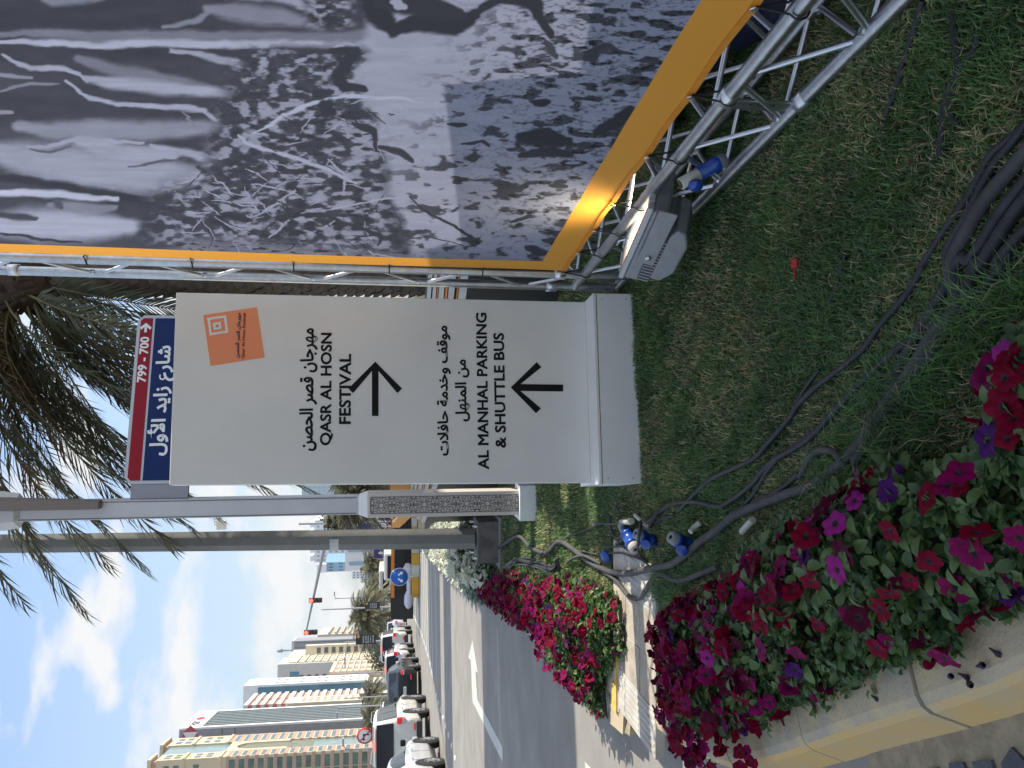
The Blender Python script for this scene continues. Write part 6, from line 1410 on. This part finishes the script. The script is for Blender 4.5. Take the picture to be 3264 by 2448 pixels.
# vans and motorbikes far ahead
def van(U, Y, label, col, w=2.0, h=2.3, L=4.8):
    q = AY(1235, 2448 - U, Y); t = thing('van', label, 'van', (q.x, Y, ZR)); x, y = q.x, Y
    MB().box((x, y + L / 2, ZR + .35 + (h - .35) / 2), (w, L, h - .35)).build('body', col, t, bevel=.15)
    MB().box((x, y - .01, ZR + h * .70), (w * .82, .03, h * .28)).build('rear_window', m_glass, t, bevel=.01)
    for s_ in (-1, 1):
        MB().box((x + s_ * w * .43, y - .015, ZR + h * .42), (.12, .04, .4)).build('tail_light', m_tail, t)
        for dy in (.8, L - .9): MB().lathe((x + s_ * (w / 2 - .2), y + dy, ZR + .33), (s_, 0, 0), [(0, .33), (.2, .33), (.205, 0)], 14).build('wheel', m_tyre, t)
    MB().box((x, y - .03, ZR + .5), (w * .9, .1, .22)).build('bumper', m_trimb, t)
van(598, 88, 'white van behind the black hoarding, above the blue sign', pw)
van(563, 120, 'pale blue van next to the white van', pgy, 1.9, 1.9)
van(640, 70, 'white vehicle mostly hidden behind the hoarding near the lamp post', pw, 2.2, 1.75)
for i, (U, lab) in enumerate([(545, 'dark motorbike beside the end of the hoarding'), (527, 'dark motorbike left of its neighbour at the hoarding end')]):
    q = AY(1290, 2448 - U, 75 + i * 4); x, y = q.x, q.y; t = thing('motorbike', lab, 'motorbike', (x, y, ZR))
    for dy in (-.6, .6): MB().lathe((x - .05, y + dy, ZR + .32), (1, 0, 0), [(0, .2), (0, .32), (.1, .32), (.1, .2)], 14).build('wheel', m_tyre, t)
    MB().tube([(x, y - .6, ZR + .35), (x, y - .2, ZR + .75), (x, y + .35, ZR + .85), (x, y + .6, ZR + .32)], [.1, .22, .18, .06], 8).build('body', m_trimb, t)
    MB().tube([(x - .35, y + .35, ZR + 1.05), (x, y + .4, ZR + .95), (x + .35, y + .35, ZR + 1.05)], .03, 6).build('handlebar', m_trimb, t)
    MB().tube([(x, y - .5, ZR + .85), (x, y, ZR + .86)], .14, 8).build('seat', m_blkp, t)
# footbridge / gantry far off
YG = 260; a_ = AY(1185, 2448 - 560, YG); c = AY(1215, 2448 - 640, YG)
t = thing('road_gantry', 'green and grey lattice gantry sign spanning the road far off', 'gantry', (a_.x, YG, ZR)); bb = MB()
for k in range(8):
    x0 = a_.x - 6 + k * 2.4; bb.tube([(x0, YG, a_.z), (x0 + 2.4, YG, a_.z)], .12, 4); bb.tube([(x0, YG, a_.z + 2), (x0 + 2.4, YG, a_.z + 2)], .12, 4); bb.tube([(x0, YG, a_.z), (x0 + 2.4, YG, a_.z + 2)], .08, 4)
bb.build('lattice', mt_, t); MB().box(((a_.x + c.x) / 2 + 4, YG - .3, a_.z - 1.2), (5, .2, 2.6)).build('sign_panel', M('gantry_green', (.02, .16, .09), .5), t)
for s_ in (-6, 13): MB().tube([(a_.x + s_, YG, ZR), (a_.x + s_, YG, a_.z + 2)], .3, 6).build('column', mt_, t)

# ================================================================= BUILDINGS ALONG THE LEFT SIDE
LF = -74.0
def bc(U, V, l=LF):
    q = onplane(V, 2448 - U, NU * l, NU); return q.dot(EU), q.z
def aU(U, V=1100, l=LF): return bc(U, V, l)[0]
class Bld:
    def __init__(s, label, l, a, cat='building', name='office_tower'):
        s.t = thing(name, label, cat, RD(l, a, ZR)); s.Mr = Matrix((NU, EU, UZ)).transposed().to_4x4()
    def box(s, l0, l1, a0, a1, z0, z1, nm, mt, par=None):
        p = [RD(l, a, z) for z in (z0, z1) for l, a in ((l0, a0), (l1, a0), (l1, a1), (l0, a1))]
        return MB().hexa(p).build(nm, mt, par or s.t)
    def grid(s, face, us, zs, w, h, mt, pos, nm='window', th=.16, par=None, frame=None):
        """face 'r': road side at l = pos, us are distances a; face 'n': near side at a = pos, us are offsets l"""
        me = MB().box((0, 0, 0), (th, w, h) if face == 'r' else (w, th, h), 0).mesh(nm, mt)
        for z in zs:
            for u in us:
                p = RD(pos, u, z) if face == 'r' else RD(u, pos, z)
                put(nm, me, par or s.t, Matrix.Translation(p) @ s.Mr)
def fr(a, b_, n): return [a + (b_ - a) * (i + .5) / n for i in range(n)]
m_gl = M('tower_glass', (.075, .12, .14), .12, .2, var=.2, vs=.3); m_glb = M('blue_glass', (.06, .20, .30), .12, .2, var=.25, vs=.15); m_wdk = M('window_dark', (.045, .05, .06), .2, var=.3, vs=.2)
m_ggr = M('green_glass', (.05, .10, .07), .12, .1, var=.5, vs=.25); m_pnk = M('pink_stone', (.38, .25, .185), .8, var=.06, vs=.6); m_sto = M('sand_stone', (.52, .44, .31), .8, var=.06, vs=.3); m_crs = M('cream_stone', (.60, .54, .41), .8, var=.05, vs=.3)
m_gst = M('grey_cladding', (.23, .24, .27), .6, var=.06, vs=.4); m_wst = M('white_cladding', (.72, .72, .70), .6, var=.04, vs=.3); m_gwl = M('grey_render', (.50, .49, .46), .8, var=.04, vs=.3); m_rdc = M('red_cladding', (.50, .11, .10), .7); m_hsr = M('emblem_red', (.42, .02, .04), .5); m_wtn = M('window_tan', (.36, .25, .17), .5, var=.2, vs=.2)

# -- 1: sand and pink tower with green glass
a1, zt1 = bc(21, 470); a2 = aU(46, 600); a3 = aU(74, 600); a4 = aU(90, 600); zt2 = bc(81, 524)[1]
B = Bld('sand coloured tower with pink and green banded bays, leftmost of the buildings', LF, a1)
FLH = 3.45
B.box(LF - 30, LF, a1, a2, ZR, zt1 - 3, 'near_bay', m_sto); B.box(LF - 30, LF - .0, a3, a4 + 4, ZR, zt2 - 3, 'far_bay', m_sto); B.box(LF - 28, LF - .7, a2 + .01, a3 - .01, ZR, zt2 - 4, 'glass_curtain', M('curtain_glass', (.20, .28, .29), .2, .1, var=.1, vs=.2))
for k, (aa, bb_, zt_) in enumerate(((a1, a2, zt1), (a3, a4 + 4, zt2))):
    B.box(LF - 30.5, LF + .5, aa - .5, bb_ + .5, zt_ - 1.2, zt_, 'parapet', m_sto); B.box(LF - 29, LF - .6, aa + .6, bb_ - .6, zt_ - 3, zt_ - 1.2, 'attic', m_pnk)
    for zz in (zt_ - 13, zt_ - 26): B.box(LF - 30.4, LF + .4, aa - .4, bb_ + .4, zz, zz + .9, 'cornice', m_sto)
    n_ = int((zt_ - 30) / FLH)
    B.grid('r', [(aa + bb_) / 2], [4 + FLH * (i + .5) for i in range(n_)], (bb_ - aa) * .8, FLH * .5, m_gl, LF)
    B.grid('r', fr(aa + 1, bb_ - 1, 2), [zt_ - 6.2, zt_ - 9.8, zt_ - 17, zt_ - 21], (bb_ - aa) * .26, 2.2, m_gl, LF)
    for i in range(n_):
        z = 4 + FLH * (i + 1.0); B.box(LF - 29.9, LF + .12, aa - .12, bb_ + .12, z - .2, z + FLH * .30, 'pink_band', m_pnk)
for i in range(int((zt1 - 30) / FLH)):
    z = 4 + FLH * i
    for k in range(6):
        u0 = LF - 29 + k * 4.7; B.box(u0 + .15, u0 + 4.45, a1 - .22, a1 - .13, z + FLH * .38, z + FLH * .98, 'green_window', m_ggr)
        for q in (1.5, 3.0): B.box(u0 + q - .05, u0 + q + .05, a1 - .30, a1 - .22, z + FLH * .38, z + FLH * .98, 'window_bar', m_gl) if k > 3 else None
B.grid('n', fr(LF - 28, LF - 1, 6), [zt1 - 6.5, zt1 - 10, zt1 - 17], 2.4, 2.0, m_ggr, a1, 'green_window')
for i in range(7): B.box(LF - .69, LF - .45, a2 + (a3 - a2) * (i + .5) / 7 - .15, a2 + (a3 - a2) * (i + .5) / 7 + .15, 30, zt2 - 30, 'mullion', m_sto)
# arch on the curtain
bb = MB(); am = (a2 + a3) / 2; zc = zt2 - 36; rr_ = (a3 - a2) * .34
ar_ = [RD(LF - .65, am + (a3 - a2) * .49, zc - 14), RD(LF - .65, am + (a3 - a2) * .49, zc + rr_ + 3), RD(LF - .65, am - (a3 - a2) * .49, zc + rr_ + 3), RD(LF - .65, am - (a3 - a2) * .49, zc - 14), RD(LF - .65, am - rr_, zc - 14)] + [RD(LF - .65, am - rr_ * math.cos(q), zc + rr_ * math.sin(q)) for q in [math.pi * k / 12 for k in range(13)]] + [RD(LF - .65, am + rr_, zc - 14)]
bb.prism(ar_, NU * .7); bb.build('arch', m_sto, B.t)
# -- 2: grey bank tower
b1, zb1 = bc(126, 569); b2, zb2 = bc(181, 637); zb1 = (zb1 + zb2) / 2
B = Bld('grey bank tower with vertical glass ribs and a red and white hexagon emblem', LF, b1)
B.box(LF - 28, LF - .8, b1, b2, ZR, zb1, 'tower_body', m_gst)
B.box(LF - .8, LF, b1, b1 + 2.4, ZR, zb1, 'edge_frame', m_wst); B.box(LF - .8, LF, b2 - 2.4, b2, ZR, zb1, 'edge_frame', m_wst); B.box(LF - .8, LF, b1 + 2.41, b2 - 2.41, zb1 - 9, zb1, 'top_frame', m_wst)
n_ = 9
for i in range(n_): 
    u0, u1 = b1 + 2.5 + (b2 - b1 - 5) * i / n_, b1 + 2.5 + (b2 - b1 - 5) * (i + 1) / n_
    B.box(LF - .78, LF - .5, u0 + .3, u1 - .3, 6, zb1 - 9.1, 'glass_strip', m_gl); B.box(LF - .78, LF - .05, u1 - .28, u1 + .28, 6, zb1 - 9.1, 'rib', M('rib_grey', (.38, .42, .42), .5))
for i in range(12): B.box(LF - .49, LF - .42, b1 + 2.6, b2 - 2.6, 10 + i * (zb1 - 22) / 12, 10.5 + i * (zb1 - 22) / 12, 'floor_band', m_wdk)
for zz in (zb1 * .74, zb1 * .80): B.box(LF - 28.05, LF - .79, b1 - .06, b1 - .001, zz, zz + .35, 'facade_joint', m_wdk)
# emblem: hexagon of triangles on the near face
cl, czm = LF - 6.2, zb1 - 4.6; ew, eh = 8.8, 6.4
def tri(pts, mt, nm, y=.06): MB().prism([RD(cl + x, b1 - y, czm + z) for x, z in pts], -EU * .10).build(nm, mt, B.t)
tri([(-ew / 2, -eh / 2), (ew / 2, -eh / 2), (ew / 2, eh / 2), (-ew / 2, eh / 2)], m_wst, 'emblem_field', .0)
tri([(-ew / 2, eh / 2), (ew / 2, eh / 2), (0, 0)], m_hsr, 'emblem_triangle', .11); tri([(-ew / 2, -eh / 2), (0, 0), (ew / 2, -eh / 2)], m_hsr, 'emblem_triangle', .11)
tri([(ew / 2, -eh / 2), (ew * .82, 0), (ew / 2, eh / 2)], m_hsr, 'emblem_triangle', .0); tri([(-ew / 2, -eh / 2), (-ew / 2, eh / 2), (-ew * .82, 0)], m_hsr, 'emblem_triangle', .0)
text('HSBC', m_ink, B.t, RD(LF + .03, b1 + 5, zb1 - 6.5), EU, UZ, 11, 3.6, 'lettering', .01, thick=.05)
MB().prism([RD(LF + .02, b1 + 21 + 3.6 * math.cos(q), zb1 - 4.6 + 2.2 * math.sin(q)) for q in [math.pi * k / 3 for k in range(6)]], NU * .08).build('emblem_hexagon', m_hsr, B.t)
MB().tube([RD(LF - 10, b1 + 4, zb1), RD(LF - 10, b1 + 4, zb1 + 2.5), RD(LF - 4, b1 - 1, zb1 + 3)], .25, 5).build('roof_davit', m_gst, B.t)
# -- 3: low cream block between
c1, zc1 = bc(199, 916); c2_ = aU(222, 1000)
B = Bld('low cream block squeezed between the bank tower and the striped tower', LF - 3, c1)
B.box(LF - 20, LF + 1.0, c1, c2_, ZR, zc1, 'tower_body', m_crs); B.grid('r', fr(c1 + 2, c2_ - 2, 3), [5 + 3.4 * i for i in range(int((zc1 - 8) / 3.4))], 3.0, 1.6, m_wtn, LF + 1.0)
# -- 4: red and white striped tower
d1, zd1 = bc(200, 776); d2 = bc(238, 804)[0]
B = Bld('white tower with red and dark striped floors beside the grey bank tower', LF, d1)
B.box(LF - 30, LF - 1.6, d1, d2, ZR, zd1, 'tower_body', m_gwl); B.box(LF - 30, LF - 18, d1 + 6, d2 + 6, ZR, zd1 + 5, 'rear_slab', m_gwl)
FL4 = 4.0; n4 = int((zd1 - 6) / FL4)
for i in range(n4):
    z = zd1 - FL4 * (i + 1)
    B.box(LF - 1.6, LF, d1 + .0, d2, z + FL4 * .5, z + FL4 * .98, 'white_band', m_wst)
    B.box(LF - 1.59, LF - .7, d1 + .02, d2 - .02, z + .0, z + FL4 * .49, 'window_band', m_wtn)
    B.box(LF - 3.8, LF - .1, d1 - .25, d1 + .3, z + .02, z + FL4 * .48, 'red_corner', m_rdc)
    B.box(LF - .72, LF - .3, (d1 + d2) / 2 - 1, (d1 + d2) / 2 + 1, z + .05, z + FL4 * .48, 'red_panel', m_rdc)
B.grid('n', [LF - 6.5], [zd1 - FL4 * (i + .75) for i in range(n4)], 4.2, 1.8, m_wdk, d1)
MB().prism([RD(LF - 17, d1 + 5.9, zd1 + 1 + 0) , RD(LF - 16, d1 + 5.9, zd1 + 2.2), RD(LF - 15, d1 + 5.9, zd1 + 1), RD(LF - 16, d1 + 5.9, zd1 - .2)], -EU * .3).build('roof_mark', m_wst, B.t)
# -- 5: white tower with blue glass corner
e1, ze1 = bc(262, 776); e2 = bc(283, 800)[0]
B = Bld('white rounded tower with a blue glass strip and small square windows', LF, e1)
B.box(LF - 26, LF, e1, e2, ZR + 14, ze1, 'tower_body', m_wst); B.box(LF - 25, LF - 2, e1 + 1, e2 - 1, ZR, ZR + 14, 'podium', m_gwl)
B.box(LF - 9.5, LF - 1.2, e1 - .5, e1 + .2, ZR + 15, ze1 - 8, 'blue_glass_strip', m_glb)
for i in range(int((ze1 - 26) / 4.6)): B.box(LF - 6.2, LF - 4.6, e1 - .62, e1 - .4, 18 + 4.6 * i, 20.4 + 4.6 * i, 'window', m_wdk)
B.grid('r', [e1 + (e2 - e1) * .22, e1 + (e2 - e1) * .70], [18 + 4.6 * i for i in range(int((ze1 - 24) / 4.6))], (e2 - e1) * .17, 1.7, m_gl, LF)
MB().lathe(RD(LF - 3, e1 + 3, ZR + 14.2), (EU), [(-2.9, 3), (e2 - e1 - 3.2, 3)], 16).build('rounded_base', m_wst, B.t)
# -- 6: low pinkish cream block
f1, zf1 = bc(296, 1050); f2 = bc(330, 1070)[0]
B = Bld('lower peach block with deep tan windows in front of the tall cream office tower', LF + 2, f1)
B.box(LF - 16, LF + 2, f1, f2, ZR, zf1, 'tower_body', M('peach_stone', (.70, .55, .42), .8, var=.05, vs=.3))
B.grid('r', fr(f1 + 1, f2 - 1, 2), [5 + 3.8 * i for i in range(int((zf1 - 5) / 3.8))], (f2 - f1) * .24, 2.3, m_wtn, LF + 2)
for i in range(int((zf1 - 3) / 3.8)): B.box(LF + 1.9, LF + 2.5, f1 - .1, f2 + .1, 6.6 + 3.8 * i, 7.3 + 3.8 * i, 'sill_band', m_crs)
# -- 7: tall cream office tower with grey side
g1_, zg1 = bc(330, 885); g2_ = bc(352, 905)[0]
B = Bld('tall cream office tower with a plain grey side and a column of narrow windows', LF, g1_)
B.box(LF - 30, LF, g1_, g2_, ZR, zg1, 'tower_body', m_gwl)
B.box(LF + .01, LF + .8, g1_ + 3, g2_ - 1, ZR, zg1 - 7, 'cream_front', m_crs)
nz7 = int((zg1 - 14) / 5.0); B.grid('n', [LF - 9], [8 + 5.0 * i for i in range(nz7)], 3.2, 2.6, m_wdk, g1_); B.box(LF - 11, LF - 5, g1_ - .4, g1_ + .1, zg1 - 14, zg1 - 8, 'blue_window', m_glb)
B.grid('r', fr(g1_ + 4, g2_ - 2, 2), [8 + 5.0 * i for i in range(nz7)], (g2_ - g1_) * .17, 2.2, m_wtn, LF + .8)
for i in range(nz7): B.box(LF + .82, LF + 1.5, g1_ + 3, g2_ - 1, 10.6 + 5.0 * i, 11.6 + 5.0 * i, 'balcony_band', m_crs)
MB().tube([RD(LF - 12, g1_ + 8, zg1), RD(LF - 12, g1_ + 8, zg1 + 6)], .4, 5).build('antenna', m_gst, B.t)
h1, zh1 = bc(352, 918); h2 = bc(374, 935)[0]
B = Bld('second cream office tower with rows of square windows and grey side bays', LF, h1)
B.box(LF - 24, LF + .5, h1, h2, ZR, zh1, 'tower_body', m_crs); nz8 = int((zh1 - 10) / 5.2)
B.grid('r', fr(h1 + 3, h2 - 3, 3), [8 + 5.2 * i for i in range(nz8)], (h2 - h1) * .13, 2.4, m_wtn, LF + .5)
B.box(LF + .55, LF + 7.5, h1 + .0, h1 + 8, ZR, zh1 - 12, 'side_bay', m_crs); B.grid('n', [LF + 4], [8 + 5.2 * i for i in range(nz8 - 2)], 4.0, 2.8, m_wdk, h1)
# -- 8 grey glass tower
i1, zi1 = bc(404, 938); i2 = i1 + 26
B = Bld('grey glass tower with a flat top, behind the cream office towers', LF - 10, i1)
l8 = LF - 0
B.box(l8 - 34, l8, i1, i2, ZR, zi1, 'tower_body', m_gst); B.box(l8 - 34.3, l8 + .3, i1 - .3, i2, zi1, zi1 + 2, 'roof_edge', m_gwl)
for i in range(9): B.box(l8 - 33.5 + i * 4, l8 - 33.2 + i * 4, i1 - .3, i1 - .01, ZR, zi1, 'mullion', m_wdk)
MB().lathe(RD(l8 - 8, i1 + 8, zi1 + 2), UZ, [(0, .6), (8, .6), (8.2, 1.6), (12, 1.4), (13, 0)], 10).build('roof_mast', m_gst, B.t)
# -- 9 cream and blue tower
j1, zj1 = bc(425, 1012); j2 = aU(446, 1030)
B = Bld('cream tower with dark window columns under the tip of the signal mast', LF, j1)
B.box(LF - 20, LF, j1, j2, ZR, zj1, 'tower_body', m_crs); nz9 = int((zj1 - 10) / 6); B.grid('n', [LF - 14, LF - 5], [8 + 6 * i for i in range(nz9)], 5, 3.2, m_wdk, j1); B.grid('r', fr(j1 + 2, j2 - 2, 3), [8 + 6 * i for i in range(nz9)], (j2 - j1) * .2, 3, m_wtn, LF)
for i in range(nz9): B.box(LF + .2, LF + 1.6, j1, j2, 10.6 + 6 * i, 11.8 + 6 * i, 'blue_grey_band', M('blue_grey', (.34, .40, .46), .6))
MB().lathe(RD(LF - 12, j1 + 5, zj1 + 3), (0, -1, .6), [(0, 3.2), (1, 2.4), (1.6, 0)], 16).build('roof_dish', m_wst, B.t)
# far towers straight ahead
def farblock(U0, U1, V0, Y, label, mt, rows=0, cols=0, wm=None, depth=30, name='far_tower'):
    p, q = AY(V0, 2448 - U0, Y), AY(V0, 2448 - U1, Y); t = thing(name, label, 'building', ((p.x + q.x) / 2, Y, ZR)); z = p.z
    MB().box(((p.x + q.x) / 2, Y + depth / 2, (z + ZR) / 2), (q.x - p.x, depth, z - ZR)).build('tower_body', mt, t)
    if rows:
        w, h = (q.x - p.x) / cols, (z - 10) / rows; me = MB().box((0, 0, 0), (w * .45, .3, h * .42)).mesh('window', wm or m_wdk)
        for i in range(rows):
            for k in range(cols): put('window', me, t, Matrix.Translation((p.x + w * (k + .5), Y, z - h * (i + .6))))
    return t, p, q
m_fw = M('far_hazed_white', (.66, .70, .74), .7); m_fb = M('far_blue', (.20, .36, .50), .3)  # far tower tones are paled so the colour carries distance haze
YF = 620
t, p, q = farblock(655, 790, 1003, YF, 'hazy white tower block with rows of small square windows, behind the mast arm', m_fw, 10, 10, M('far_hazed_window', (.30, .36, .42), .5))
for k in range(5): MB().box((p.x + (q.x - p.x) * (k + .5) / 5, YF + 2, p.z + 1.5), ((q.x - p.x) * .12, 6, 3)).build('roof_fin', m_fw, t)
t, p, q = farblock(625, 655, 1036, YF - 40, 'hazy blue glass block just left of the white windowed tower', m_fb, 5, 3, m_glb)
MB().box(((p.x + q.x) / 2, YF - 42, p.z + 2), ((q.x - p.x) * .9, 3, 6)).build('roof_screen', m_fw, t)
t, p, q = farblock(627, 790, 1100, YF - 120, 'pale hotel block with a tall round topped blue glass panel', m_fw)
for U0, U1, V0 in ((688, 711, 1104), (646, 657, 1112), (730, 742, 1112)):
    a_, c = AY(V0, 2448 - U0, YF - 120), AY(V0, 2448 - U1, YF - 120); r = (c.x - a_.x) / 2; xm = (a_.x + c.x) / 2
    MB().prism([(xm - r, YF - 120.2, 2), (xm + r, YF - 120.2, 2)] + [(xm + r * math.cos(k), YF - 120.2, a_.z - r + r * math.sin(k)) for k in [math.pi * j / 10 for j in range(11)]], (0, -.4, 0)).build('arched_glass', m_fb, t)
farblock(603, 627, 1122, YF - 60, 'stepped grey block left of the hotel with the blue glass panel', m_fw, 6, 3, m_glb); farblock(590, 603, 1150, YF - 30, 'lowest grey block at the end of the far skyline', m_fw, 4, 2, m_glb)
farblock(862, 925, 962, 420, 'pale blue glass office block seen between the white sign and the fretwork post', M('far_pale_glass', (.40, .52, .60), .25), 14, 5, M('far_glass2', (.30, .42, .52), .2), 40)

# ================================================================= UNSEEN SCREENS TO THE RIGHT (added to cast the shadow bands)
m_scr = M('shade_cloth', (.30, .30, .30), .9)
def screen(label, x, spans, z0, z1, name='shade_screen'):
    ys = [q for s_ in spans for q in s_]; t = thing(name, label, 'shade screen', (x, (min(ys) + max(ys)) / 2, 0))
    for (ya, yb) in spans: MB().box((x, (ya + yb) / 2, (z0 + z1) / 2), (.04, yb - ya, z1 - z0)).build('shade_strip', m_scr, t)
    for y in (min(ys), max(ys)): MB().tube([(x + .1, y, 0), (x + .1, y, z1)], .05, 8).build('pole', m_alu, t)
    for z in (z0, z1): MB().tube([(x + .1, min(ys), z), (x + .1, max(ys), z)], .04, 8).build('rail', m_alu, t)
screen('low line of unseen cloth screens added to shade the lawn, beyond the banner', 3.2, [(5.75, 6.42), (6.66, 7.30), (7.55, 8.28), (8.42, 9.9), (10.04, 13.0), (13.2, 17)], .0, 3.35)
screen('short unseen cloth piece added to shade the sign plinth, beside the low line of screens', 3.0, [(4.85, 5.70)], 0, 2.95)
screen('high line of unseen cloth screens added to shade the near road, beyond the lawn', 6.4, [(8.9, 11.0), (11.03, 12.4), (12.46, 13.9), (13.93, 16.0)], 6.7, 12.0)
screen('second high line of unseen cloth screens added to shade the farther road', 6.8, [(23.2, 26.0), (27.6, 29.8), (29.9, 35.0)], 6.7, 12.5)

# ================================================================= HAZE
hzm = bpy.data.materials.new('haze_air'); hzm.use_nodes = True; t_ = hzm.node_tree; t_.nodes.remove(t_.nodes['Principled BSDF'])
pvn = t_.nodes.new('ShaderNodeVolumePrincipled'); pvn.inputs['Color'].default_value = (.93, .96, 1, 1); pvn.inputs['Density'].default_value = .00013; t_.links.new(pvn.outputs[0], t_.nodes['Material Output'].inputs['Volume'])
o = MB().box((-40, 330, 58), (900, 760, 122)).build('haze', hzm); o['kind'] = 'stuff'
